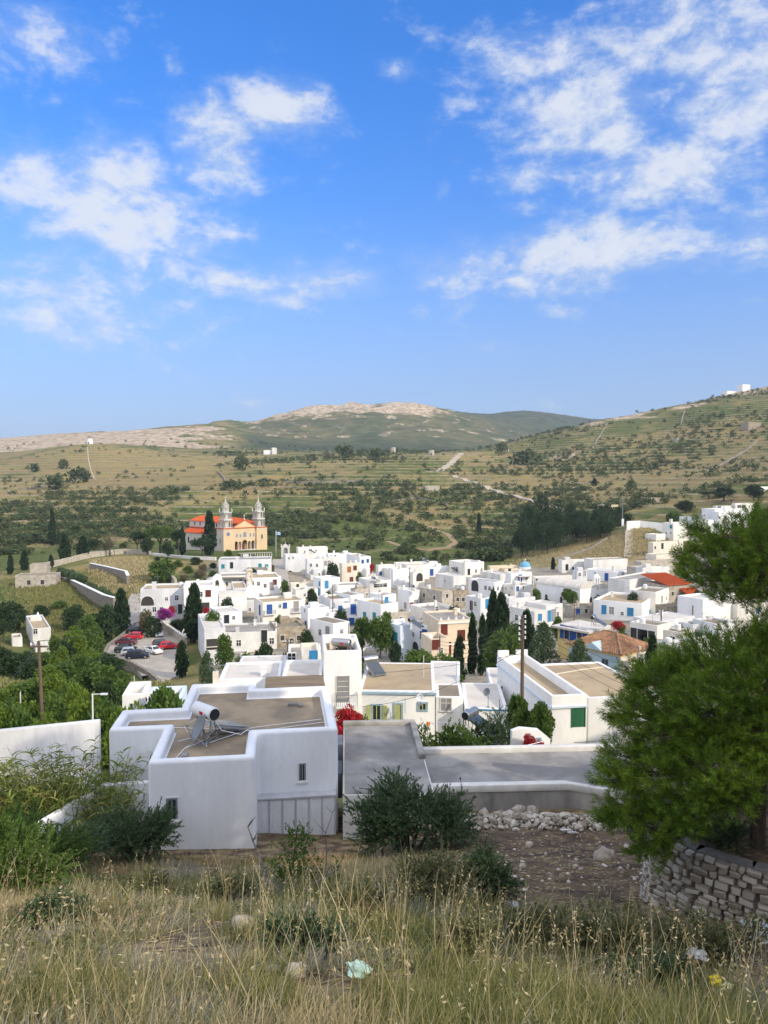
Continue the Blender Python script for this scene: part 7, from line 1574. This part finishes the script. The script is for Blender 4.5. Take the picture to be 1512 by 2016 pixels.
# scattered low herbs and grass tufts round the village edge
def tufts(name, n, region, label, m, L, seed):
    g = np.random.default_rng(seed); px = (region[0] + region[1]) / 2 + g.normal(size=n) * (region[1] - region[0]) * .3; Y = (region[2] + region[3]) / 2 + g.normal(size=n) * (region[3] - region[2]) * .3; ok = (np.abs(px - (region[0] + region[1]) / 2) < (region[1] - region[0]) * .75) & (np.abs(Y - (region[2] + region[3]) / 2) < (region[3] - region[2]) * .52); px, Y = px[ok], Y[ok]; n = len(px); x = (px - 756) / F * Y; z = H(x, Y); k = 8
    b = np.repeat(np.stack([x, Y, z], 1), k, 0) + g.normal(size=(n * k, 3)) * [.25, .25, 0]; v, f = leaves(b, g.normal(size=(n * k, 3)) * .45 + [0, 0, 1], L * g.uniform(.5, 1.3, n * k), L * .28, g)
    tag(np_mesh(name, v, f, m), label, 'grass', kind='stuff')
tufts('field_grass', 5200, (30, 240, 165, 255), 'rough olive grass in the field at the left', GRASS_OLIVE, .9, 41)
tufts('straw_field', 2600, (190, 275, 215, 285), 'dry golden grass on the bank below the church', GRASS_STRAW, .9, 42)
tufts('straw_field', 3800, (1050, 1300, 268, 325), 'dry golden grass of the field below the pine wood', GRASS_STRAW, .8, 43)
tufts('gully_grass', 5000, (-40, 260, 42, 120), 'rough green grass among the gully bushes', GRASS_OLIVE, .8, 44)
# ------------------------------------------------------------------ plants close to the camera
def shoots(n, base_fn, dir_fn, ln, seed, droop=.25, seg=5):
    g = np.random.default_rng(seed); out = []
    for k in range(n):
        b, d = base_fn(g), dir_fn(g); d = d / np.linalg.norm(d); l = ln * g.uniform(.55, 1.15); ts = np.linspace(0, 1, seg); c = g.normal(size=3) * .18
        out.append(np.array([b + d * l * t + c * l * t * t * .5 + np.array([0, 0, -droop * l * t * t]) for t in ts]))
    return out
def leafy(sh, per, L, W, seed, ang=.9, start=.15):
    g = np.random.default_rng(seed); pos, dr = [], []
    for s_ in sh:
        t = start + (1 - start) * g.random(per); i = np.clip((t * (len(s_) - 1)).astype(int), 0, len(s_) - 2); fr = (t * (len(s_) - 1) - i)[:, None]; p = s_[i] * (1 - fr) + s_[i + 1] * fr
        d = unit(s_[i + 1] - s_[i]); pos.append(p); dr.append(d + unit(g.normal(size=(per, 3))) * ang)
    pos = np.concatenate(pos); dr = np.concatenate(dr); n = len(pos); return leaves(pos, dr, L * g.uniform(.6, 1.25, n), W * g.uniform(.7, 1.2, n), g)
def branches_mesh(sh, r, name, m, parent, n=4):
    mb = MB()
    for s_ in sh: mb.tube([tuple(p) for p in s_], [r * (1 - .8 * k / (len(s_) - 1)) for k in range(len(s_))], n, cap=False)
    return mb.build(name, m, parent)
def big_bush(label, px, Y, rx, ry, h, seed, m, n=420, per=30, L=.075, W=.018, cat='shrub', name='olive_shrub', lobes=7, ln=.8, z=None, ang=.8):
    """a shrub of leafy shoots springing from several lobes"""
    x = PX(px, Y, -10); gz = H1(x, Y) if z is None else z; r = thing(name, label, cat, (x, Y, gz)); g = np.random.default_rng(seed)
    lob = []
    for k in range(lobes):
        a = 6.283 * k / lobes + g.random(); q = math.sqrt(g.random()) * .62; lob.append((rx * q * math.cos(a), ry * q * math.sin(a), h * g.uniform(.28, .62)))
    lob.append((0, 0, h * .6)); lob = np.array(lob)
    def base(g): 
        l = lob[g.integers(0, len(lob))]; return l + g.normal(size=3) * np.array([rx, ry, h]) * .10
    sh = []
    for k in range(n):
        b = base(g); d = np.array([b[0] / rx, b[1] / ry, (b[2] - h * .22) / h * 1.3]) * .9 + g.normal(size=3) * .55 + np.array([0, 0, .45])
        sh += shoots(1, lambda g_: b, lambda g_: d, ln, seed * 1000 + k, .15)
    v, f = leafy(sh, per, L, W, seed + 1, ang); np_mesh('foliage', v, f, m, r)
    mb = MB()
    for l in lob: mb.tube([(l[0] * .12, l[1] * .12, -.2), (l[0] * .5, l[1] * .5, l[2] * .55), tuple(l)], [.05, .035, .015], 5, cap=False)
    for s_ in sh[::3]: mb.tube([tuple(p) for p in s_], [.008, .007, .006, .004, .002], 3, cap=False)
    mb.build('branches', BARK, r); return r
big_bush('large dark olive shrub between the white house and the rubble heap', 804, 22.4, 2.75, 1.7, 2.35, 51, LEAF_OLIVE, 1500, 66, W=.022, lobes=14, ln=.72)
big_bush('wide olive shrub in front of the white house left corner', 256, 21.6, 1.7, 1.3, 1.5, 52, LEAF_OLIVE, 850, 60, W=.022, lobes=12, ln=.7)
big_bush('dense green shrub at the left edge below the reeds', 30, 17.6, 1.9, 1.7, 1.35, 53, LEAF_GREEN, 800, 50, .08, .028, lobes=12)
big_bush('grassy green shrub low at the left edge', 15, 13.2, 1.2, 1.2, 1.05, 54, LEAF_GREEN, 700, 52, .07, .022, lobes=10)
big_bush('dark green shrub behind the left edge shrubs', 118, 19.6, 1.3, 1.0, .85, 55, LEAF_OLIVE, 520, 50, W=.022, lobes=8)
big_bush('small dark green bush in the middle of the dry slope', 955, 11.8, .62, .5, 1.0, 56, LEAF_OLIVE, 420, 44, .05, .014, lobes=7, ln=.36)
big_bush('grey green leafy bush left of the small dark bush', 835, 11.2, .85, .6, .85, 57, LEAF_BUSHY, 420, 36, .045, .02, name='leafy_shrub', lobes=8, ln=.36)
big_bush('pale grey green bush low at the right foreground', 1060, 8.9, .8, .5, .42, 58, LEAF_BUSHY, 420, 36, .035, .018, name='leafy_shrub', lobes=9, ln=.3)
big_bush('pale green bush below the stone wall foot', 1215, 8.7, .9, .5, .45, 59, LEAF_BUSHY, 440, 36, .035, .017, name='leafy_shrub', lobes=9, ln=.3)
big_bush('green bush at the foot of the curved stone wall', 1395, 8.9, .8, .45, .45, 60, LEAF_BUSHY, 420, 36, .035, .017, name='leafy_shrub', lobes=9, ln=.3)
big_bush('dark weedy bush on top of the curved stone wall', 1425, 11.9, .6, .4, .35, 61, LEAF_OLIVE, 320, 36, .04, .014, name='leafy_shrub', lobes=7, ln=.3)
for k, (px, Y, rx, h, m, lb) in enumerate(((700,9.2,.6,.42,LEAF_BUSHY,'low grey green herb clump below the sapling'),(455,11.4,.6,.4,LEAF_BUSHY,'low grey green herb clump above the weathered boulder'),(300,13.5,.6,.38,LEAF_BUSHY,'low grey green herb clump below the wide olive shrub'),
    (120,9.0,.5,.36,LEAF_OLIVE,'low dark herb clump at the lower left'),(600,6.6,.4,.3,LEAF_OLIVE,'low dark herb clump beside the pale broken rock'),(905,7.2,.5,.34,LEAF_BUSHY,'low grey green herb clump below the small dark bush'),(1290,6.4,.45,.3,LEAF_OLIVE,'low dark herb clump at the lower right'))):
    big_bush(lb, px, Y, rx, rx * .7, h, 140 + k, m, 240, 30, .036, .015, name='herb_clump', lobes=7, ln=.24)
# garden bushes behind the concrete roofs
for kd, px, top, Y, w, lb in (('topiary',1022,1369,47,62,'dense rounded ficus tree left of the green door wall'),('topiary#1',1064,1390,46,62,'second rounded ficus tree beside the green door wall')):
    plant(kd, px, top, Y, w, lb)
for (lb, px, Y, rx, h, sd, m, nm, L, W) in (('dark leafy orange tree in front of the sage shutter house', 838, 43, 1.9, 4.8, 71, LEAF_GREEN, 'fruit_tree', .12, .06),('shorter leafy tree beside the blue gate roof', 882, 38, 1.5, 4.5, 72, LEAF_GREEN, 'fruit_tree', .12, .06),
      ('dark garden tree round the steel solar heater', 945, 43, 1.5, 4.2, 73, LEAF_DARK, 'fruit_tree', .12, .06),('loose garden tree below the lean to roof', 988, 45, 1.4, 4.9, 74, LEAF_OLIVE, 'fruit_tree', .11, .045),('low garden tree behind the long concrete roof', 920, 37, 1.6, 3.9, 75, LEAF_GREEN, 'fruit_tree', .12, .06)):
    big_bush(lb, px, Y, rx, rx * .8, h, sd, m, 330, 40, L, W, cat='tree', name=nm, lobes=8, ln=.8)
plant('redbush', 683, 1386, 50, 44, 'tall crimson bougainvillea beside the tower house', 'shrub', z=P(683,1452,50).z - 1.5); plant('redbush#1', 700, 1402, 50.5, 26, 'crimson bougainvillea spilling right of the tall crimson one', 'shrub', z=P(700,1452,50.5).z - .8)
plant('greenbush#1', 708, 1410, 51, 24, 'small green climber beside the crimson bougainvillea', 'shrub'); plant('redbush#2', 1042, 1446, 41.5, 26, 'red bougainvillea spilling over the garden gate wall', 'shrub', z=P(1042,1478,41.5).z - .5); plant('redbush', 1062, 1456, 41.3, 18, 'small red bougainvillea right of the gate wall', 'shrub', z=P(1062,1484,41.3).z - .4)
plant('greenbush#2', 335, 1362, 46, 34, 'green bush behind the foreground parapet', 'shrub')
# sapling and dead branches in the middle
def sapling():
    x, Y = PX(575, 14.2), 14.2; z = H1(x, Y); r = thing('lentisk_sapling', 'young bright green sapling in front of the plastic screen', 'shrub', (x, Y, z)); sh = []
    for (bx, bz, rr_, n) in ((.22, 1.05, .16, 60), (.18, .8, .16, 46), (-.05, .42, .26, 60), (.35, .42, .3, 60), (.05, .3, .25, 40)):
        sh += shoots(n, lambda g: np.array([bx, 0, bz]) + g.normal(size=3) * [rr_, rr_ * .8, rr_ * .4], lambda g: g.normal(size=3) + [0, 0, .5], .2, int(bx * 100 + bz * 1000) + 500, .1)
    v, f = leafy(sh, 16, .05, .026, 81); np_mesh('foliage', v, f, LEAF_GREEN, r)
    mb = MB(); mb.tube([(0,0,-.1),(.1,0,.5),(.2,0,1.25)], [.03,.022,.008], 6); mb.tube([(0,0,.1),(.3,.1,.35),(.6,0,.5)], [.02,.014,.006], 5); mb.tube([(0,0,.1),(-.2,-.1,.3),(-.4,0,.45)], [.02,.014,.006], 5); mb.build('stem', BARK, r)
sapling()
DEAD = mat('dead_grey_wood', (.20,.175,.155), col2=(.10,.085,.075), var=.25, scale=8, stretch=(1,1,.3), bump=.01)
def dead_branch(pts, label, r0=.035):
    P3 = [P(*q) for q in pts]; o = P3[0]; mb = MB(); mb.tube([p - o for p in P3], [r0 * (1 - .85 * k / (len(P3) - 1)) for k in range(len(P3))], 6); rr = random.Random(len(label))
    for k in range(1, len(P3)):
        for j in range(2): d = Vector((rr.uniform(-.3,.3), rr.uniform(-.2,.2), rr.uniform(.05,.4))) * .8; mb.tube([P3[k] - o, P3[k] - o + d * .5, P3[k] - o + d], [r0 * .3, r0 * .2, r0 * .06], 4)
    b = mb.build('dead_branch', DEAD); b.location = o; tag(b, label, 'dead branch', 'dead branches by the sapling')
dead_branch([(568,1775,12.2),(545,1752,12.4),(522,1730,12.6),(512,1690,12.8),(498,1655,13),(488,1628,13.2)], 'tall bare dead branch left of the sapling', .05)
dead_branch([(566,1772,12.3),(590,1760,12.4),(618,1742,12.6),(640,1724,12.8),(664,1714,13)], 'weathered grey dead branch lying right of the sapling', .045)
dead_branch([(640,1724,13.4),(643,1680,13.5),(641,1640,13.6),(655,1600,13.7)], 'thin upright dead twig in front of the plastic screen', .016)
# giant reeds
def reeds():
    r = thing('giant_reed_clump', 'tall yellow green reed clump beside the white house', 'reeds', (-11.4, 25.6, -13.3)); g = np.random.default_rng(91); V, Fc, sh = [], [], []; k0 = 0
    for k in range(560):
        u = g.random(); bx = g.uniform(-2.4, 1.9); by = g.uniform(-.9, 1.2); hh = g.uniform(2.4, 4.3) * (1 - .10 * abs(bx - .3)); lean = np.array([g.normal() * .22 - .10 + bx * .10, g.normal() * .2 - .12, 1.0])
        st = np.array([[bx, by, 0]]) + np.linspace(0, 1, 6)[:, None] * lean * hh + (np.linspace(0, 1, 6)[:, None] ** 2) * np.array([g.normal() * .3, g.normal() * .2 - .1, -.15]); sh.append(st)
        n = 16; t = g.uniform(.3, 1, n); i = np.clip((t * 5).astype(int), 0, 4); p = st[i] + (st[i + 1] - st[i]) * ((t * 5) - i)[:, None]; a = g.random(n) * 6.283
        d = np.stack([np.cos(a), np.sin(a), g.uniform(.5, 1.3, n)], 1); v, f = blades(p, d, np.array([0, 0, -.75]) * np.ones((n, 1)), g.uniform(.45, .85, n), g.uniform(.032, .056, n), 4); V.append(v); Fc.append(f + k0); k0 += len(v)
    np_mesh('leaves', np.concatenate(V), np.concatenate(Fc), LEAF_REED, r)
    mb = MB(); 
    for s_ in sh: mb.tube([tuple(p) for p in s_], [.014, .013, .012, .01, .008, .004], 4, cap=False)
    mb.build('canes', mat('reed_cane', (.22,.19,.07), col2=(.13,.11,.05), var=.2), r)
reeds()
# dry grass on the slope
def grass_field():
    g = np.random.default_rng(77); N = 17000
    Y = 1.55 + 21.5 * g.random(N) ** 1.25; x = g.uniform(-1, 1, N) * (.60 * Y + 1.2); z = H(x, Y)
    n1 = fbm(x * .55 + 5, Y * .55 + 2, 3) + .5; n2 = fbm(x * .3 + 50, Y * .3 + 12, 3) + .5; n3 = fbm(x * .9 + 80, Y * .9, 3) + .5
    px = 756 + F * x / Y
    keep = np.ones(N, bool)
    dirt = np.exp(-((x - 3.4) / 2.3) ** 2) * (Y > 12.4) + .9 * np.exp(-((x + 4.3) / 2.0) ** 2 - ((Y - 8.7) / .7) ** 2) + (x > 3.4) * (Y > 7.6) * .8 + .6 * np.exp(-((x - 2.2) / 1.2) ** 2 - ((Y - 9.4) / .5) ** 2)
    keep &= g.random(N) > dirt * 1.05
    keep &= ~((Y > 22.2) & (x < -1.2)) & ~((Y > 23) & (x > -1.5)) & (n1 > .34)
    x, Y, z, n1, n2, n3, px = [a[keep] for a in (x, Y, z, n1, n2, n3, px)]; N = len(x)
    lit = (px > 640) & (px < 1010) & (Y > 14) & (Y < 21)  # straw colour forced here: a sunlit patch put into the grass colour
    ht_cut = np.where((x > 1.6) & (Y > 6.2), .45, 1.0); kind = np.where(n2 > .64, 0, np.where(n3 > .47, 1, 2)); rust = (n1 > .58) & (px < 760) & (Y > 4); kind = np.where(rust, 3, kind); kind = np.where((px < 500) & (g.random(N) < .25), 0, kind); kind = np.where(lit, 0, kind)
    ht = (.05 + .37 * n1 ** 1.3 + .2 * g.random(N) ** 2) * np.where(Y > 17, .7, 1.0) * ht_cut * np.where(kind == 2, .85, 1.0) * np.where(Y < 3.2, .8, 1.0)
    per = np.where(Y < 5, 30, np.where(Y < 11, 26, 22)).astype(int)
    idx = np.repeat(np.arange(N), per); M = len(idx)
    a = g.random(M) * 6.283; rad = g.random(M) ** .5; spread = np.where(kind[idx] == 2, .55, .34)
    off = np.stack([np.cos(a) * rad, np.sin(a) * rad, np.zeros(M)], 1) * .13 * (1 + .03 * Y[idx])[:, None]
    base = np.stack([x[idx], Y[idx], z[idx] - .03], 1) + off; base[:, 2] = H(base[:, 0], base[:, 1]) - .03
    lean = np.stack([np.cos(a) * spread * rad + .10, np.sin(a) * spread * rad, np.ones(M)], 1) + g.normal(size=(M, 3)) * [.30, .30, .05]
    bend = np.stack([np.cos(a) * .3 + .12, np.sin(a) * .3, -.14 * np.ones(M)], 1) * g.random((M, 1)) + g.normal(size=(M, 3)) * .06
    L = ht[idx] * (.35 + .95 * g.random(M) ** 1.4); W = (.0042 + .00048 * Y[idx]) * g.uniform(.7, 1.4, M)
    V, Fc, MI = [], [], []; k0 = 0
    for sel, seg in ((Y[idx] < 6, 4), (Y[idx] >= 6, 3)):
        v, f = blades(base[sel], lean[sel], bend[sel], L[sel], W[sel], seg); V.append(v); Fc.append(f + k0); k0 += len(v); MI.append(np.repeat(kind[idx][sel], seg))
    # tall seed stalks with spikelets
    S_ = 1050; i = g.choice(np.nonzero(Y < 13)[0], S_); b = np.stack([x[i], Y[i], z[i]], 1) + g.normal(size=(S_, 3)) * [.1, .1, 0]; d = np.stack([g.normal(size=S_) * .16 + .05, g.normal(size=S_) * .14, np.ones(S_)], 1); Ls = g.uniform(.5, .95, S_) * np.where(Y[i] < 3.5, .62, 1.0)
    bd = g.normal(size=(S_, 3)) * [.14, .14, .02]; v, f = blades(b, d, bd, Ls, .0042 + .0004 * Y[i], 4); V.append(v); Fc.append(f + k0); k0 += len(v); MI.append(np.full(S_ * 4, 0))
    du = unit(d); k = 9; t = g.uniform(.66, 1.0, (S_, k)); pos = b[:, None] + du[:, None] * Ls[:, None, None] * t[..., None] + bd[:, None] * Ls[:, None, None] * (t ** 2)[..., None]; pos = pos.reshape(-1, 3)
    v, f = leaves(pos, np.repeat(du, k, 0) * .4 + g.normal(size=(S_ * k, 3)) * .5 + [0, 0, -.35], .030 * g.uniform(.7, 1.3, S_ * k), .010, g); V.append(v); Fc.append(f + k0); MI.append(np.full(len(f), 0))
    o = np_mesh('dry_grass', np.concatenate(V), np.concatenate(Fc), [GRASS_STRAW, GRASS_OLIVE, GRASS_GREY, GRASS_RUST], mi=np.concatenate(MI))
    tag(o, 'dry straw coloured grass covering the slope below the camera', 'grass', kind='stuff')
    print('grass faces', len(o.data.polygons))
grass_field()
def straw_litter():
    g = np.random.default_rng(78); n = 16000; Y = 3 + 20 * g.random(n); x = g.uniform(-1, 1, n) * (.6 * Y + 1); z = H(x, Y) + .012; a = g.random(n) * 6.283
    v, f = leaves(np.stack([x, Y, z], 1), np.stack([np.cos(a), np.sin(a), g.normal(size=n) * .12 - .38 * np.sin(a)], 1), g.uniform(.06, .25, n), .008 + .0007 * Y, g)
    tag(np_mesh('straw_litter', v, f, GRASS_STRAW), 'fallen straw strewn over the bare earth', 'straw', kind='stuff')
straw_litter()
# ------------------------------------------------------------------ the big pine on the right
def big_pine():
    bx, by = PX(1490, 11.9, -6), 11.9; bz = H1(bx, by); r = thing('pine_tree', 'large green pine with drooping needle sprays at the right edge', 'pine', (bx, by, bz)); g = np.random.default_rng(101); o = np.array([bx, by, bz])
    blobs = []   # (px, py, Y, rx_px, ry_px, weight)
    low = [(1400,1300,13.6,90,50),(1310,1345,13.4,70,45),(1265,1410,13.2,60,45),(1330,1440,12.8,80,55),(1240,1495,13.0,55,38),(1300,1520,12.6,70,48),(1215,1530,12.8,42,26),(1390,1400,12.6,90,60),(1450,1340,12.8,80,60),(1480,1440,12.4,70,70),(1400,1500,12.3,80,50),
           (1240,1590,12.9,55,30),(1300,1610,12.5,65,45),(1205,1610,13.0,30,18),(1285,1665,12.7,50,28),(1360,1590,12.2,65,45),(1440,1560,12.1,60,40),(1500,1300,13.4,60,60),(1460,1265,14,60,35),(1520,1480,12.4,60,70),(1250,1330,13.6,26,24),(1225,1400,13.4,26,24),(1340,1310,13.6,45,30)]
    top = [(1480,1060,14.4,70,45),(1430,1105,14.2,60,40),(1400,1070,14.5,38,28),(1380,1130,14.3,42,26),(1500,1140,13.8,70,45),(1450,1160,14.0,60,34),(1370,1042,14.8,16,14),(1510,1020,14.6,40,30),(1560,1100,14,70,80),(1350,1100,14.6,18,18),(1520,1070,13.6,60,55),(1530,1240,13.2,50,45)]
    out = [(1780,830,12.7,120,100),(1730,930,12.9,110,90),(1830,930,12.3,110,100),(1690,1010,13.4,90,80),(1860,1050,12.4,100,110),(1740,1090,12.6,100,90),(1590,1250,14,80,90),(1600,1420,13,80,90),(1600,1050,14,80,70)]
    for q in low + top + out: blobs.append(q)
    TRK = ([0, 1.2, 2.4, 3.3, 4.6, 6.6], [0, .03, .1, .4, 1.0, 1.9]); tips, dirs, limbs = [], [], []
    for (px, py, Y, rx, ry) in blobs:
        Y = Y - 1.35
        c = np.array(P(px, py, Y)) - o; sx, sz = rx / F * Y, ry / F * Y; start_h = max(.8, min(c[2] - .35 * math.hypot(c[0], c[1]), 6.4)); s0 = np.array([float(np.interp(start_h, TRK[0], TRK[1])), 0, start_h])
        mid = (s0 + c) / 2 + np.array([0, 0, .15]); limbs.append(np.array([s0, (s0 + mid) / 2 + g.normal(size=3) * .05, mid, (mid + c) / 2 + g.normal(size=3) * .06, c]))
        n = int(92 * (rx * ry) / (60 * 45)) + 24; d = unit(g.normal(size=(n, 3))); rad = g.random(n) ** .30; p = c + d * rad[:, None] * np.array([sx, max(sx, sz) * .9, sz])
        out_d = unit(c * [1, 1, .25]) ; dd = unit(d * .8 + out_d * .8 + np.array([0, 0, .35]) + g.normal(size=(n, 3)) * .35); tips.append(p); dirs.append(dd)
        for k in range(0, n, 9): limbs.append(np.array([c - (c - mid) * .25, (c + p[k]) / 2 + g.normal(size=3) * .05, p[k]]))
    tips = np.concatenate(tips); dirs = np.concatenate(dirs); n = len(tips)
    # each spray: a short curved twig with needles all round, denser to its tip
    tw = g.uniform(.22, .42, n); k = 60; t = (g.random((n, k)) ** .7); ctr = tips[:, None] + dirs[:, None] * (tw[:, None] * (t - .5))[..., None]; ctr = ctr.reshape(-1, 3); ax = np.repeat(dirs, k, 0)
    nd = unit(ax * g.uniform(.5, 1.2, (n * k, 1)) + unit(np.cross(ax, g.normal(size=(n * k, 3)))) * .75)
    v, f = leaves(ctr, nd, g.uniform(.07, .125, n * k), .0078, g); np_mesh('needles', v, f, LEAF_PINE, r); print('pine sprays', n, 'needles', n * k)
    mb = MB()
    for s_ in limbs:
        big = len(s_) > 3; mb.tube([tuple(p) for p in s_], [.05, .042, .034, .024, .01] if big else [.012, .008, .003], 5 if big else 3, cap=False)
    for i in range(0, n, 2): mb.tube([tuple(tips[i] - dirs[i] * tw[i] * .55), tuple(tips[i] + dirs[i] * tw[i] * .45)], [.005, .003], 3, cap=False)
    g2 = random.Random(6)
    for q in range(26):    # bare lower twigs round the trunk
        h = g2.uniform(.6, 2.6); a = g2.random() * 6.283; l = g2.uniform(.4, 1.1); mb.tube([(0,0,h),(l*.5*math.cos(a),l*.5*math.sin(a),h+g2.uniform(-.1,.2)),(l*math.cos(a),l*math.sin(a),h+g2.uniform(-.3,.2))], [.012,.008,.003], 4, cap=False)
    mb.build('branches', BARK, r)
    mb = MB(); mb.tube([(0,0,-.3),(.03,0,1.2),(.1,.03,2.4),(.4,0,3.3),(1.0,0,4.6),(1.9,0,6.6)], [.125,.105,.095,.085,.07,.03], 10); mb.build('trunk', BARK, r, smooth=True)
    return r
pine = big_pine()

# unseen copies of the pine, placed right of the camera to shade the foreground
for (x, Y, sc, lb) in ((14.5,18.5,1.3,'unseen shade pine outside the right edge beside the concrete roofs'),(12.6,15.4,1.5,'unseen shade pine outside the right edge behind the dry stone wall'),(20.5,1.5,1.6,'tall pine on the rise right of the viewpoint'),(23,3.2,1.6,'second unseen shade pine on the rise right of the viewpoint'),(25.5,5.2,1.6,'third unseen shade pine on the rise right of the viewpoint'),(10.8,3.4,1.25,'unseen shade pine on the slope to the right of the viewpoint')):
    o = dup(pine, (x, Y, H1(x, Y)), R(-20), (sc, sc, sc), lb, 'unseen shade pines beside the viewpoint')

def weeds():
    g = np.random.default_rng(120); V, Fc = [], []; k0 = 0; n = 900
    for k in range(n):
        Y = 2.0 + 15 * g.random() ** 1.3; x = g.uniform(-1, 1) * (.56 * Y + .6)
        if fbm(np.array([x * .5 + 31]), np.array([Y * .5 + 7]), 2)[0] < -.05 or (abs(x - 3.4) < 2.4 and Y > 12.5): continue
        z = H1(x, Y); h = g.uniform(.12, .34); m = 7
        sh = shoots(m, lambda g_: np.array([x, Y, z]) + g_.normal(size=3) * [.08, .08, 0], lambda g_: g_.normal(size=3) * .5 + [0, 0, 1], h, 3000 + k, .1)
        v, f = leafy(sh, 16, .035 + .002 * Y, .014 + .0008 * Y, 4000 + k, 1.0, .2); V.append(v); Fc.append(f + k0); k0 += len(v)
    tag(np_mesh('weeds', np.concatenate(V), np.concatenate(Fc), LEAF_BUSHY), 'low grey green weeds scattered through the dry grass', 'weeds', kind='stuff')
weeds()
def tall_stalks():
    g = np.random.default_rng(121); n = 240; px = g.uniform(420, 1560, n); Y = g.uniform(3.2, 9.5, n); x = (px - 756) / F * Y; z = H(x, Y); L = g.uniform(.5, 1.0, n) * np.where(Y < 4.5, .6, 1)
    v, f = blades(np.stack([x, Y, z], 1), np.stack([g.normal(size=n) * .28, g.normal(size=n) * .2, np.ones(n)], 1), g.normal(size=(n, 3)) * [.16, .16, .02], L, .006 + .0007 * Y, 4)
    tag(np_mesh('dry_stalks', v, f, GRASS_STRAW), 'tall pale dry stalks standing above the grass', 'stalks', kind='stuff')
tall_stalks()
# ------------------------------------------------------------------ thin summer haze
mb = MB(); mb.box((-4800,-150,-190),(4800,6600,330)); hz = mb.build('haze', None)
hz.data.materials.clear(); hm = bpy.data.materials.new('haze'); hm.use_nodes = True; t = NT(hm.node_tree); t.n.clear()
pv = t.new('ShaderNodeVolumePrincipled'); pv.inputs['Color'].default_value = (.80,.88,1,1); pv.inputs['Density'].default_value = .0001; pv.inputs['Anisotropy'].default_value = .2
o = t.new('ShaderNodeOutputMaterial'); t.l.new(pv.outputs[0], o.inputs['Volume']); hz.data.materials.append(hm); tag(hz, 'thin summer haze over the valley', 'haze', kind='stuff')
